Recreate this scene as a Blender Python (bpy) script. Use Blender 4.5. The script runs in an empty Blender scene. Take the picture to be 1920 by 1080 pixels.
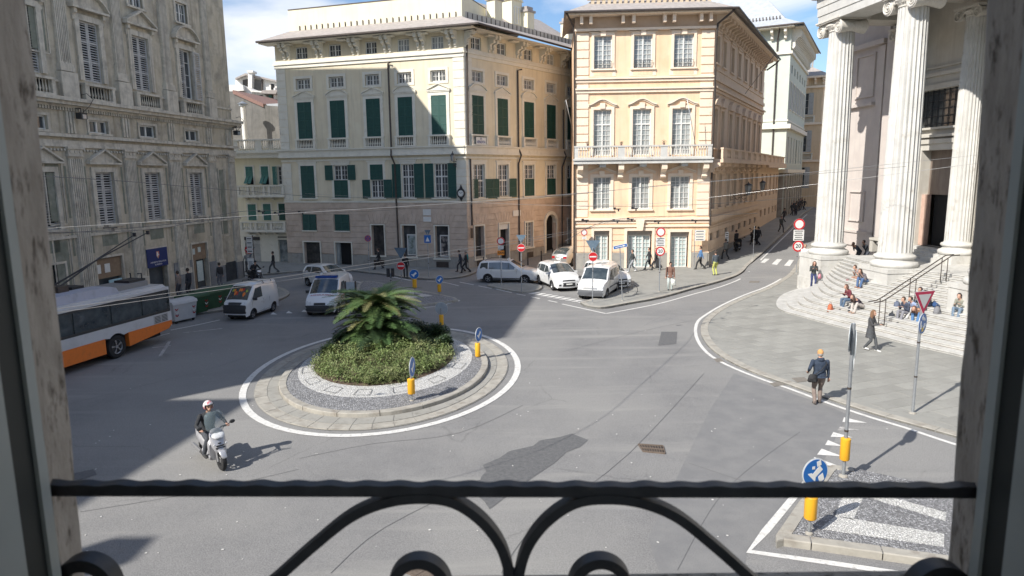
import bpy, bmesh, math, random
import numpy as np
from mathutils import Vector, Matrix
from mathutils.geometry import delaunay_2d_cdt
from mathutils.kdtree import KDTree
R = math.radians
rnd = random.Random(7)
SC = bpy.context.scene
COL = SC.collection
# ------------------------------------------------------------------ camera
FPX = 1280.0; EYE = 7.5; PITCH = R(9.3); ROLL = R(0.7)
_fw = Vector((0, math.cos(PITCH), -math.sin(PITCH))); _r0 = Vector((1, 0, 0)); _u0 = _r0.cross(_fw)
_rt = _r0*math.cos(ROLL) - _u0*math.sin(ROLL); _up = _u0*math.cos(ROLL) + _r0*math.sin(ROLL)
CAMP = Vector((0, 0, EYE))
cd = bpy.data.cameras.new('camera'); cam = bpy.data.objects.new('camera', cd); COL.objects.link(cam)
mw = Matrix(((_rt.x, _up.x, -_fw.x, 0), (_rt.y, _up.y, -_fw.y, 0), (_rt.z, _up.z, -_fw.z, EYE), (0, 0, 0, 1)))
cam.matrix_world = mw
cd.sensor_width = 36; cd.lens = 24; cd.clip_start = 0.05; cd.clip_end = 3000
cd.dof.use_dof = True; cd.dof.focus_distance = 38; cd.dof.aperture_fstop = 9.0
SC.camera = cam
# ------------------------------------------------------------------ sky, sun, exposure
SUN_EL = 38.9; SUN_AZ = 48.9                     # azimuth the light travels towards
w = bpy.data.worlds.new('World'); SC.world = w; w.use_nodes = True
nt = w.node_tree; nt.nodes.clear()
out = nt.nodes.new('ShaderNodeOutputWorld'); bg = nt.nodes.new('ShaderNodeBackground')
sky = nt.nodes.new('ShaderNodeTexSky'); sky.sky_type = 'NISHITA'; sky.sun_disc = False
sky.sun_elevation = R(SUN_EL); sky.sun_rotation = R(180+SUN_AZ); sky.air_density = 1.0; sky.dust_density = .5; sky.ozone_density = 4.5
bg.inputs['Strength'].default_value = 0.106
tc = nt.nodes.new('ShaderNodeTexCoord'); mp = nt.nodes.new('ShaderNodeMapping'); mp.inputs['Scale'].default_value = (1, 1, 2.6)
mp.inputs['Location'].default_value = (.35, .2, .1)
nz = nt.nodes.new('ShaderNodeTexNoise'); nz.inputs['Scale'].default_value = 2.6; nz.inputs['Detail'].default_value = 8; nz.inputs['Roughness'].default_value = .52
nz.inputs['Distortion'].default_value = .25
rp = nt.nodes.new('ShaderNodeValToRGB'); rp.color_ramp.elements[0].position = .49; rp.color_ramp.elements[1].position = .64
rp.color_ramp.elements[0].color = (0, 0, 0, 1); rp.color_ramp.elements[1].color = (.85, .85, .85, 1)
mx = nt.nodes.new('ShaderNodeMixRGB'); mx.inputs[2].default_value = (6.8, 6.9, 7.2, 1)
L = nt.links.new
L(tc.outputs['Generated'], mp.inputs['Vector']); L(mp.outputs[0], nz.inputs['Vector']); L(nz.outputs['Fac'], rp.inputs[0])
L(rp.outputs[0], mx.inputs[0]); L(sky.outputs[0], mx.inputs[1]); L(mx.outputs[0], bg.inputs['Color']); L(bg.outputs[0], out.inputs['Surface'])
sd = bpy.data.lights.new('sun', 'SUN'); sd.energy = 4.2; sd.angle = R(.55); sd.color = (1.0, .955, .885)
so = bpy.data.objects.new('sun', sd); COL.objects.link(so)
SUND = Vector((math.sin(R(SUN_AZ))*math.cos(R(SUN_EL)), math.cos(R(SUN_AZ))*math.cos(R(SUN_EL)), -math.sin(R(SUN_EL))))
so.rotation_euler = SUND.to_track_quat('-Z', 'Y').to_euler(); so.location = (-30, -30, 60)
vs = SC.view_settings
vs.view_transform = 'Standard'; vs.look = 'None'; vs.gamma = 1; vs.use_curve_mapping = False; vs.exposure = 0.62
SC.cycles.max_bounces = 6; SC.cycles.diffuse_bounces = 3; SC.cycles.glossy_bounces = 3; SC.cycles.transparent_max_bounces = 6
# ------------------------------------------------------------------ measuring helpers
def ray(u, v): return _fw + _rt*((u-960)/FPX) - _up*((v-540)/FPX)
def dep(u, v, Y):
    d = ray(u, v); return CAMP + d*(Y/d.y)
SD = Vector((.4726, .8813)); SN = Vector((.8813, -.4726)); P0 = Vector((14.6, 52.2))
def zg(x, y):                                       # the street on the right climbs away from the square
    s = (Vector((x, y))-P0).dot(SD)
    return 0.0 if s <= 0 else 2.0*(1-math.exp(-s/27.0))*min(1, s/6)
def gz(u, v, z):
    d = ray(u, v); t = (z-EYE)/d.z; return CAMP + d*t
def gp(u, v, off=0.0):
    z = off
    for i in range(12):
        p = gz(u, v, z); z = z*.3+.7*(zg(p.x, p.y)+off)
    return Vector((p.x, p.y, z))
# ------------------------------------------------------------------ materials
MATS = {}
def mat(name, col, col2=None, scale=3.0, rough=.8, bump=0.0, bscale=None, metal=0.0, spec=.5, detail=5, lo=.35, hi=.65, streak=None,
        dirt=None, dscale=.6, dlo=.5, dhi=.75, kind=None, coat=0.0, alpha=None, emit=None, estr=0.0, trans=0.0, stretch=(1, 1, 1), bdist=.02):
    if name in MATS: return MATS[name]
    m = bpy.data.materials.new(name); m.use_nodes = True; t = m.node_tree; b = t.nodes['Principled BSDF']; MATS[name] = m
    c4 = lambda c: (c[0], c[1], c[2], 1)
    b.inputs['Base Color'].default_value = c4(col); b.inputs['Roughness'].default_value = rough; b.inputs['Metallic'].default_value = metal
    b.inputs['Specular IOR Level'].default_value = spec; b.inputs['Coat Weight'].default_value = coat; b.inputs['Coat Roughness'].default_value = .08
    if alpha is not None: b.inputs['Alpha'].default_value = alpha
    if trans: b.inputs['Transmission Weight'].default_value = trans
    if emit: b.inputs['Emission Color'].default_value = c4(emit); b.inputs['Emission Strength'].default_value = estr
    co = t.nodes.new('ShaderNodeTexCoord'); mpn = t.nodes.new('ShaderNodeMapping'); t.links.new(co.outputs['Object'], mpn.inputs[0]); mpn.inputs['Scale'].default_value = stretch
    vec = mpn.outputs[0]
    def noise(sc, det=5, ro=.6, v=vec):
        n = t.nodes.new('ShaderNodeTexNoise'); n.inputs['Scale'].default_value = sc; n.inputs['Detail'].default_value = det; n.inputs['Roughness'].default_value = ro; t.links.new(v, n.inputs['Vector']); return n
    def ramp(src, lo, hi):
        r = t.nodes.new('ShaderNodeMapRange'); r.inputs[1].default_value = lo; r.inputs[2].default_value = hi; t.links.new(src, r.inputs[0]); return r.outputs[0]
    def mix(f, a, bb, typ='MIX'):
        x = t.nodes.new('ShaderNodeMixRGB'); x.blend_type = typ
        for i, q in ((0, f), (1, a), (2, bb)):
            if hasattr(q, 'type'): t.links.new(q, x.inputs[i])
            elif i == 0: x.inputs[0].default_value = q
            else: x.inputs[i].default_value = c4(q)
        return x.outputs[0]
    cur = None
    if kind in ('pebble', 'wpebble'):
        vo = t.nodes.new('ShaderNodeTexVoronoi'); vo.inputs['Scale'].default_value = scale; vo.inputs['Randomness'].default_value = .9; t.links.new(vec, vo.inputs['Vector'])
        bw = t.nodes.new('ShaderNodeRGBToBW'); t.links.new(vo.outputs['Color'], bw.inputs[0])
        cur = mix(ramp(bw.outputs[0], lo, hi), col, col2)
        ed = t.nodes.new('ShaderNodeTexVoronoi'); ed.feature = 'DISTANCE_TO_EDGE'; ed.inputs['Scale'].default_value = scale; ed.inputs['Randomness'].default_value = .9; t.links.new(vec, ed.inputs['Vector'])
        cur = mix(ramp(ed.outputs['Distance'], .02, .12), (col[0]*.5, col[1]*.5, col[2]*.5), cur)
        bp = t.nodes.new('ShaderNodeBump'); bp.inputs['Strength'].default_value = .9; bp.inputs['Distance'].default_value = .02
        t.links.new(ramp(ed.outputs['Distance'], 0, .3), bp.inputs['Height']); t.links.new(bp.outputs[0], b.inputs['Normal'])
    elif col2 is not None:
        cur = mix(ramp(noise(scale, detail).outputs['Fac'], lo, hi), col, col2)
    if kind == 'asphalt':
        md_ = noise(2.3, 6, .7); cur = mix(ramp(md_.outputs['Fac'], .35, .7), mix(1.0, cur, (.80, .80, .82), 'MULTIPLY'), cur); big = noise(.13, 4, .55); cur = mix(ramp(big.outputs['Fac'], .42, .60), cur, (.275, .27, .256))
        fine = noise(40, 4, .75); cur = mix(.46, cur, mix(ramp(fine.outputs['Fac'], .35, .68), (.055, .055, .058), (.42, .41, .40)))
        # cracks: edges of big warped cells, only in places
        wv = t.nodes.new('ShaderNodeMixRGB'); wv.blend_type = 'ADD'; wv.inputs[0].default_value = .35
        wn = noise(1.3, 5, .7); t.links.new(vec, wv.inputs[1]); t.links.new(wn.outputs['Color'], wv.inputs[2])
        ed = t.nodes.new('ShaderNodeTexVoronoi'); ed.feature = 'DISTANCE_TO_EDGE'; ed.inputs['Scale'].default_value = .23; t.links.new(wv.outputs[0], ed.inputs['Vector'])
        msk = noise(.35, 2, .5)
        ck = t.nodes.new('ShaderNodeMath'); ck.operation = 'MULTIPLY'; t.links.new(ramp(ed.outputs['Distance'], .009, .002), ck.inputs[0]); t.links.new(ramp(msk.outputs['Fac'], .52, .62), ck.inputs[1])
        ck2 = t.nodes.new('ShaderNodeMath'); ck2.operation = 'MULTIPLY'; ck2.inputs[1].default_value = .22; t.links.new(ck.outputs[0], ck2.inputs[0])
        cur = mix(ck2.outputs[0], cur, (.05, .05, .05))
        # long worn bands left by the traffic
        mp2 = t.nodes.new('ShaderNodeMapping'); mp2.inputs['Rotation'].default_value = (0, 0, R(-38)); mp2.inputs['Scale'].default_value = (.12, 1.1, 1); t.links.new(co.outputs['Object'], mp2.inputs[0])
        bn = noise(.9, 4, .6, mp2.outputs[0]); cur = mix(ramp(bn.outputs['Fac'], .55, .75), cur, (.29, .284, .268))
    if dirt:
        dn = noise(dscale, 6, .65); cur = mix(ramp(dn.outputs['Fac'], dlo, dhi), cur if cur is not None else col, dirt)
    if streak:
        ms = t.nodes.new('ShaderNodeMapping'); ms.inputs['Scale'].default_value = (2.2, 2.2, .12); t.links.new(co.outputs['Object'], ms.inputs[0])
        sn = noise(1.6, 6, .65, ms.outputs[0]); cur = mix(ramp(sn.outputs['Fac'], .5, .78), cur if cur is not None else col, streak)
    if cur is not None: t.links.new(cur, b.inputs['Base Color'])
    if bump and kind not in ('pebble', 'wpebble'):
        bp = t.nodes.new('ShaderNodeBump'); bp.inputs['Strength'].default_value = bump; bp.inputs['Distance'].default_value = bdist
        t.links.new(noise(bscale or scale*4, 5).outputs['Fac'], bp.inputs['Height']); t.links.new(bp.outputs[0], b.inputs['Normal'])
    return m
def flat(name, col, rough=.6, **k): return mat(name, col, rough=rough, **k)
K = {}
K['asphalt'] = mat('asphalt', (.19, .19, .187), (.24, .239, .233), scale=.5, rough=.86, kind='asphalt', bump=.35, bscale=70, bdist=.006)
K['patch'] = mat('asphalt_patch', (.095, .097, .10), (.135, .135, .137), scale=9, rough=.85, bump=.35, bscale=80, bdist=.006, dirt=(.2, .2, .2), dscale=30, dlo=.5, dhi=.8)
K['asphalt_old'] = mat('asphalt_pale', (.20, .192, .178), (.245, .232, .21), scale=2, rough=.88, bump=.3, bscale=70, bdist=.006, dirt=(.15, .15, .15), dscale=30, dlo=.5, dhi=.8)
K['line'] = mat('road_paint', (.72, .71, .68), (.6, .59, .56), scale=8, rough=.7, dirt=(.28, .27, .26), dscale=7, dlo=.56, dhi=.72)
K['worn'] = mat('road_paint_worn', (.5, .49, .47), (.28, .27, .26), scale=6, rough=.8, lo=.4, hi=.6)
K['pave'] = mat('paving_stone', (.26, .257, .235), (.31, .305, .28), scale=.8, rough=.85, dirt=(.16, .16, .15), dscale=3, dlo=.55, dhi=.85, bump=.3, bscale=40, bdist=.005)
K['kerb'] = mat('kerb_stone', (.33, .312, .275), (.41, .388, .34), scale=3, rough=.85, dirt=(.2, .17, .14), dscale=2.5, dlo=.5, dhi=.8, bump=.3, bscale=25)
K['apron'] = mat('apron_stone', (.29, .282, .255), (.35, .338, .305), scale=1.5, rough=.85, dirt=(.2, .19, .17), dscale=3, bump=.3, bscale=30)
K['gpeb'] = mat('grey_pebbles', (.22, .22, .225), (.50, .50, .51), scale=19, kind='pebble', lo=.25, hi=.9)
K['wpeb'] = mat('white_pebbles', (.60, .59, .56), (.80, .79, .76), scale=19, kind='wpebble', lo=.1, hi=.6)
K['soil'] = mat('soil', (.09, .065, .045), (.14, .1, .07), scale=6, rough=.95, bump=.6, bscale=20)
K['marble'] = mat('white_marble', (.50, .49, .46), (.60, .59, .555), scale=1.1, rough=.6, dirt=(.33, .30, .25), dscale=1.9, dlo=.56, dhi=.82, bump=.2, bscale=12, streak=(.49, .47, .43))
K['mstep'] = mat('marble_step', (.46, .452, .425), (.57, .56, .53), scale=2.2, rough=.65, dirt=(.29, .27, .24), dscale=3.5, dlo=.54, dhi=.8, bump=.2, bscale=14)
K['church'] = mat('church_plaster', (.60, .545, .50), (.54, .485, .45), scale=1.2, rough=.85, streak=(.52, .47, .44))
K['churchw'] = mat('church_stone', (.48, .455, .40), (.55, .525, .47), scale=1.2, rough=.8, streak=(.44, .41, .36))
K['pal'] = mat('palazzo_plaster', (.52, .455, .34), (.60, .535, .42), scale=1.3, rough=.9, dirt=(.30, .27, .22), dscale=.9, dlo=.45, dhi=.7, streak=(.27, .225, .16), bump=.3, bscale=9)
K['pals'] = mat('palazzo_stone', (.56, .505, .41), (.67, .615, .515), scale=2.2, rough=.85, dirt=(.33, .30, .25), dscale=1.7, dlo=.48, dhi=.75, streak=(.3, .27, .23), bump=.25, bscale=12)
K['palg'] = mat('palazzo_green_panel', (.19, .20, .155), (.25, .26, .21), scale=3, rough=.9, dirt=(.33, .32, .27), dscale=1.5)
K['palgrey'] = mat('grey_render', (.19, .195, .20), (.25, .255, .26), scale=2, rough=.9, dirt=(.3, .3, .29), dscale=3)
K['louv'] = mat('grey_shutter_paint', (.44, .43, .41), (.50, .49, .47), scale=4, rough=.6, dirt=(.3, .29, .28), dscale=3)
K['yel'] = mat('yellow_plaster', (.72, .625, .455), (.76, .68, .51), scale=.9, rough=.88, dirt=(.66, .58, .43), dscale=.5, dlo=.45, dhi=.75, streak=(.58, .51, .38))
K['yelc'] = mat('cream_plaster', (.76, .69, .50), (.80, .74, .56), scale=.8, rough=.88, streak=(.68, .62, .46))
K['trim'] = mat('cream_trim', (.70, .66, .56), (.76, .72, .62), scale=1.8, rough=.8, dirt=(.55, .51, .43), dscale=2, dlo=.55, dhi=.8)
K['pink'] = mat('pink_render', (.57, .45, .355), (.64, .52, .42), scale=1.2, rough=.9, dirt=(.45, .35, .27), dscale=1.3, dlo=.45, dhi=.75)
K['plinth'] = mat('plinth_stone', (.34, .32, .28), (.42, .40, .36), scale=2, rough=.9, dirt=(.24, .22, .2), dscale=2, dlo=.45, dhi=.7, streak=(.27, .25, .22))
K['gshut'] = mat('green_shutter', (.018, .075, .062), (.024, .092, .076), scale=5, rough=.5)
K['gshutp'] = mat('faded_green_shutter', (.05, .17, .14), (.07, .2, .17), scale=5, rough=.55)
K['white'] = mat('white_joinery', (.70, .69, .65), (.76, .75, .71), scale=4, rough=.5)
K['glass'] = mat('window_glass', (.035, .042, .05), (.11, .12, .125), scale=.7, rough=.06, spec=.8, lo=.3, hi=.7)
K['glassb'] = mat('curtained_glass', (.22, .24, .24), (.42, .44, .43), scale=2.4, rough=.08, spec=.8, stretch=(3, 3, .4))
K['dark'] = flat('dark_interior', (.012, .012, .013), .9)
K['orange'] = mat('apricot_plaster', (.82, .575, .375), (.86, .63, .435), scale=.8, rough=.88, dirt=(.74, .5, .3), dscale=.6, dlo=.5, dhi=.8, streak=(.66, .47, .33))
K['otrim'] = mat('pale_apricot_trim', (.82, .67, .52), (.85, .72, .58), scale=1.5, rough=.85, dirt=(.66, .5, .36), dscale=3, dlo=.55, dhi=.8)
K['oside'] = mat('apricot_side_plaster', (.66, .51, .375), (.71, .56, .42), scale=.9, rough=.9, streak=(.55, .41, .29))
K['roof'] = mat('slate_roof', (.30, .27, .25), (.40, .36, .33), scale=3, rough=.85, bump=.6, bscale=8, dirt=(.45, .3, .24), dscale=1.3, dlo=.6, dhi=.8)
K['roofw'] = mat('pale_slate_roof', (.36, .38, .40), (.44, .46, .48), scale=2, rough=.7, bump=.3, bscale=10)
K['tile'] = mat('red_roof_tiles', (.22, .13, .11), (.28, .17, .14), scale=8, rough=.9, bump=.5, bscale=20)
K['gutter'] = mat('dark_metal', (.06, .05, .045), (.09, .07, .06), scale=6, rough=.5, metal=.3)
K['iron'] = mat('wrought_iron', (.022, .023, .026), (.036, .037, .040), scale=30, dirt=(.075, .06, .05), dscale=55, dlo=.62, dhi=.8, rough=.5, bump=.4, bscale=60, bdist=.002)
K['green'] = mat('mint_plaster', (.50, .535, .465), (.55, .58, .515), scale=1, rough=.9, streak=(.52, .58, .48))
K['tan'] = mat('tan_plaster', (.66, .50, .33), (.7, .54, .37), scale=1, rough=.9, streak=(.5, .38, .26))
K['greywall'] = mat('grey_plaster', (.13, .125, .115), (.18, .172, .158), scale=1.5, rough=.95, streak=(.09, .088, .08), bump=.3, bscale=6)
K['whiteh'] = mat('white_house_plaster', (.74, .71, .65), (.8, .77, .72), scale=1, rough=.9, streak=(.6, .57, .52))
K['pole'] = mat('galvanised_steel', (.34, .36, .38), (.42, .44, .46), scale=12, rough=.45, metal=.6)
K['jamb'] = mat('old_stone_jamb', (.33, .285, .23), (.46, .405, .335), scale=26, rough=.95, detail=8, dirt=(.11, .085, .06), dscale=42, dlo=.53, dhi=.66, bump=.9, bscale=70, bdist=.004, stretch=(1, 1, .55))
K['wframe'] = mat('window_frame_paint', (.42, .45, .42), (.48, .51, .48), scale=5, rough=.5)
K['wseal'] = flat('window_dark_seal', (.03, .035, .032), .6)
K['room'] = flat('room_plaster', (.55, .52, .48), .9)
# ------------------------------------------------------------------ object helpers
ORG = {}
def tag(o, label=None, cat=None, group=None, kind=None):
    if label: o['label'] = label
    if cat: o['category'] = cat
    if group: o['group'] = group
    if kind: o['kind'] = kind
    return o
def thing(name, label, cat, loc=(0, 0, 0), rz=0.0, group=None):
    o = bpy.data.objects.new(name, None); COL.objects.link(o); o.empty_display_size = .3
    o.location = loc; o.rotation_euler = (0, 0, rz); ORG[o.name] = (Vector(loc), rz)
    return tag(o, label, cat, group)
def Vt(p): return Vector(p) if len(p) == 3 else Vector((p[0], p[1], 0))
class Face:
    def __init__(s, A, B):
        s.A = Vector(A); s.B = Vector(B); s.L = (s.B-s.A).length; s.t = (s.B-s.A)/s.L; s.n = Vector((s.t.y, -s.t.x)); s.ang = math.atan2(s.t.y, s.t.x)
    def P(s, a, z, d=0.0):
        q = s.A + s.t*a + s.n*d; return Vector((q.x, q.y, z))
class M:
    def __init__(s): s.v = []; s.f = []; s.mi = []; s.c = 0; s.uvs = None
    def add(s, vs, fs):
        k = len(s.v); s.v.extend([tuple(p) for p in vs]); s.f.extend([tuple(i+k for i in f) for f in fs]); s.mi.extend([s.c]*len(fs)); return s
    def quad(s, *p): return s.add(p, [tuple(range(len(p)))])
    def hexa(s, p): return s.add(p, [(0, 3, 2, 1), (4, 5, 6, 7), (0, 1, 5, 4), (1, 2, 6, 5), (2, 3, 7, 6), (3, 0, 4, 7)])
    def box(s, a, b):
        x0, y0, z0 = a; x1, y1, z1 = b
        return s.hexa([(x0, y0, z0), (x1, y0, z0), (x1, y1, z0), (x0, y1, z0), (x0, y0, z1), (x1, y0, z1), (x1, y1, z1), (x0, y1, z1)])
    def cbox(s, c, h, rz=0.0):
        cs, sn = math.cos(rz), math.sin(rz); ps = []
        for dz in (-h[2], h[2]):
            for dx, dy in ((-h[0], -h[1]), (h[0], -h[1]), (h[0], h[1]), (-h[0], h[1])): ps.append((c[0]+dx*cs-dy*sn, c[1]+dx*sn+dy*cs, c[2]+dz))
        return s.hexa(ps)
    def fb(s, F, s0, s1, z0, z1, d0, d1):
        return s.hexa([F.P(s0, z0, d1), F.P(s1, z0, d1), F.P(s1, z0, d0), F.P(s0, z0, d0), F.P(s0, z1, d1), F.P(s1, z1, d1), F.P(s1, z1, d0), F.P(s0, z1, d0)])
    def fpoly(s, F, pts, d0, d1):
        n = len(pts); a = [F.P(x, z, d1) for x, z in pts]; b = [F.P(x, z, d0) for x, z in pts]
        return s.add(a+b, [tuple(range(n)), tuple(range(2*n-1, n-1, -1))]+[(i, i+n, (i+1) % n+n, (i+1) % n) for i in range(n)])
    def prism(s, pts, z0, z1):
        n = len(pts); a = [(p[0], p[1], z0) for p in pts]; b = [(p[0], p[1], z1) for p in pts]
        return s.add(a+b, [tuple(range(n-1, -1, -1)), tuple(range(n, 2*n))]+[(i, (i+1) % n, (i+1) % n+n, i+n) for i in range(n)])
    def ypoly(s, pts, y0, y1):
        n = len(pts); a = [(x, y0, z) for x, z in pts]; b = [(x, y1, z) for x, z in pts]
        return s.add(a+b, [tuple(range(n)), tuple(range(2*n-1, n-1, -1))]+[(i, i+n, (i+1) % n+n, (i+1) % n) for i in range(n)])
    def tube(s, pts, r, n=6, cap=True, close=False, sq=1.0):
        pts = [Vector(p) for p in pts]; N = len(pts); rs = r if isinstance(r, (list, tuple)) else [r]*N; vs = []; pu = None
        for i, p in enumerate(pts):
            if close: d = pts[(i+1) % N]-pts[i-1]
            else: d = pts[min(i+1, N-1)]-pts[max(i-1, 0)]
            d.normalize()
            if pu is None: pu = d.orthogonal() if abs(d.z) > .9 else Vector((0, 0, 1))
            u = (pu-d*pu.dot(d)); u = u.normalized() if u.length > 1e-6 else d.orthogonal().normalized(); pu = u; q = d.cross(u)
            for k in range(n):
                a = 2*math.pi*(k+.5)/n; vs.append(p+(q*math.cos(a)+u*math.sin(a)*sq)*rs[i])
        fs = []
        for i in range(N if close else N-1):
            j = (i+1) % N
            for k in range(n): fs.append((i*n+k, i*n+(k+1) % n, j*n+(k+1) % n, j*n+k))
        if cap and not close: fs += [tuple(range(n-1, -1, -1)), tuple(range((N-1)*n, N*n))]
        return s.add(vs, fs)
    def lathe(s, c, prof, n=12, cap=True, sc=(1, 1)):
        c = Vector(c); vs = []; N = len(prof)
        for r, z in prof:
            for k in range(n):
                a = 2*math.pi*k/n; vs.append((c.x+r*math.cos(a)*sc[0], c.y+r*math.sin(a)*sc[1], c.z+z))
        fs = [(i*n+k, i*n+(k+1) % n, (i+1)*n+(k+1) % n, (i+1)*n+k) for i in range(N-1) for k in range(n)]
        if cap: fs += [tuple(range(n-1, -1, -1)), tuple(range((N-1)*n, N*n))]
        return s.add(vs, fs)
    def disc(s, c, ax, r, th, n=24, ry=None):
        """flat cylinder whose axis is ax"""
        c = Vector(c); ax = Vector(ax).normalized(); u = Vector((0, 0, 1)) if abs(ax.z) < .9 else Vector((1, 0, 0)); q = ax.cross(u).normalized(); u = q.cross(ax); ry = ry or r
        a = [c+q*math.cos(2*math.pi*k/n)*r+u*math.sin(2*math.pi*k/n)*ry for k in range(n)]; b = [p+ax*th for p in a]
        return s.add(a+b, [tuple(range(n-1, -1, -1)), tuple(range(n, 2*n))]+[(i, (i+1) % n, (i+1) % n+n, i+n) for i in range(n)])
    def ball(s, c, r, n=8, m=6, sc=(1, 1, 1)):
        c = Vector(c); vs = []; 
        for i in range(m+1):
            ph = math.pi*i/m
            for k in range(n):
                a = 2*math.pi*k/n; vs.append((c.x+r*sc[0]*math.sin(ph)*math.cos(a), c.y+r*sc[1]*math.sin(ph)*math.sin(a), c.z+r*sc[2]*math.cos(ph)))
        return s.add(vs, [(i*n+k, (i+1)*n+k, (i+1)*n+(k+1) % n, i*n+(k+1) % n) for i in range(m) for k in range(n)])
    def mesh(s, name, mats, org=None, rz=0.0, smooth=False):
        me = bpy.data.meshes.new(name); v = s.v
        if org is not None:
            o = Vector(org); cs, sn = math.cos(-rz), math.sin(-rz)
            v = [((p[0]-o.x)*cs-(p[1]-o.y)*sn, (p[0]-o.x)*sn+(p[1]-o.y)*cs, p[2]-o.z) for p in v]
        me.from_pydata(v, [], s.f)
        for mm in (mats if isinstance(mats, (list, tuple)) else [mats]): me.materials.append(mm)
        if isinstance(mats, (list, tuple)) and len(mats) > 1: me.polygons.foreach_set('material_index', s.mi)
        if smooth: me.shade_smooth() if smooth is True else (me.shade_smooth(), me.set_sharp_from_angle(angle=R(smooth)))
        me.update(); return me
    def build(s, name, mats, parent=None, smooth=False, world=True, **kw):
        """world=True: vertices are in world metres and are brought into the frame of the parent"""
        if not s.v: return None
        org = None; rz = 0
        if parent is not None and world: org, rz = ORG[parent.name]
        me = s.mesh(name, mats, org, rz, smooth)
        o = bpy.data.objects.new(name, me); COL.objects.link(o)
        if parent is not None: o.parent = parent; ORG[o.name] = ORG[parent.name]
        else: ORG[o.name] = (Vector((0, 0, 0)), 0)
        return tag(o, **kw) if kw else o
def put(name, me, parent, F=None, s=0, z=0, d=0, loc=None, rz=None, **kw):
    """place a shared mesh; its own axes: x along the wall, -y out of the wall, z up"""
    o = bpy.data.objects.new(name, me); COL.objects.link(o)
    p = F.P(s, z, d) if F else Vector(loc); a = F.ang if F else (rz or 0)
    if parent is not None:
        org, prz = ORG[parent.name]; q = p-org; cs, sn = math.cos(-prz), math.sin(-prz)
        q = Vector((q.x*cs-q.y*sn, q.x*sn+q.y*cs, q.z)); o.parent = parent; a -= prz; o.location = q
    else: o.location = p
    o.rotation_euler = (0, 0, a); ORG[o.name] = (p, a+(ORG[parent.name][1] if parent is not None else 0))
    return tag(o, **kw) if kw else o
def sub(name, me, parent, **kw):
    o = bpy.data.objects.new(name, me); COL.objects.link(o); o.parent = parent; ORG[o.name] = ORG.get(parent.name, (Vector((0, 0, 0)), 0)); return tag(o, **kw) if kw else o
CACHE = {}
def cached(key, fn):
    if key not in CACHE: CACHE[key] = fn()
    return CACHE[key]
def copy_tree(o, parent=None):
    c = o.copy(); COL.objects.link(c); c.parent = parent
    for ch in list(o.children): copy_tree(ch, c)
    return c
def text_mesh(s, size, font_scale_x=1.0, th=.004):
    """letters as a mesh: x right, z up, facing -y, centred"""
    def mk():
        cu = bpy.data.curves.new('letters', 'FONT'); cu.body = s; cu.size = size; cu.align_x = 'CENTER'; cu.align_y = 'CENTER'; cu.resolution_u = 2; cu.offset = size*.018
        ob = bpy.data.objects.new('letters_tmp', cu); COL.objects.link(ob); bpy.context.view_layer.update()
        me = bpy.data.meshes.new_from_object(ob); bpy.data.objects.remove(ob)
        vs = [(v.co.x*font_scale_x, v.co.y) for v in me.vertices]; fs = [tuple(p.vertices) for p in me.polygons]; bpy.data.meshes.remove(me)
        return vs, fs
    return cached(('txt', s, size, font_scale_x), mk)
def add_text(m, s, c, size, sx=1.0, y=0.0):
    vs, fs = text_mesh(s, size, sx); m.add([(c[0]+a, c[1]+y, c[2]+b) for a, b in vs], [f for f in fs])
def wall(m, F, s0, s1, z0, z1, holes, rev=.35, d=0.0):
    """flat wall with rectangular openings and their reveals"""
    hs = [(max(a, s0), min(b, s1), max(c, z0), min(e, z1)) for a, b, c, e in holes]
    xs = sorted({s0, s1, *[h[0] for h in hs], *[h[1] for h in hs]}); zs = sorted({z0, z1, *[h[2] for h in hs], *[h[3] for h in hs]})
    for j in range(len(zs)-1):
        run = None
        for i in range(len(xs)-1):
            cx = (xs[i]+xs[i+1])/2; cz = (zs[j]+zs[j+1])/2
            solid = not any(h[0] < cx < h[1] and h[2] < cz < h[3] for h in hs)
            if solid:
                if run is None: run = xs[i]
                end = xs[i+1]
            if (not solid or i == len(xs)-2) and run is not None:
                m.quad(F.P(run, zs[j], d), F.P(end, zs[j], d), F.P(end, zs[j+1], d), F.P(run, zs[j+1], d)); run = None
    for a, b, c, e in hs:
        p = [(a, c), (b, c), (b, e), (a, e)]
        for i in range(4):
            q, r_ = p[i], p[(i+1) % 4]
            m.quad(F.P(q[0], q[1], d), F.P(q[0], q[1], d-rev), F.P(r_[0], r_[1], d-rev), F.P(r_[0], r_[1], d))
def rect_minus(s0, s1, z0, z1, holes):
    xs = sorted({s0, s1, *[min(max(h[k], s0), s1) for h in holes for k in (0, 1) if h[2] < z1 and h[3] > z0]})
    outp = []; run = None
    for i in range(len(xs)-1):
        cx = (xs[i]+xs[i+1])/2; cz = (z0+z1)/2
        if not any(h[0] < cx < h[1] and h[2] < cz < h[3] for h in holes):
            if run is None: run = xs[i]
            end = xs[i+1]
        else:
            if run is not None: outp.append((run, end)); run = None
    if run is not None: outp.append((run, end))
    return outp
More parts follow.
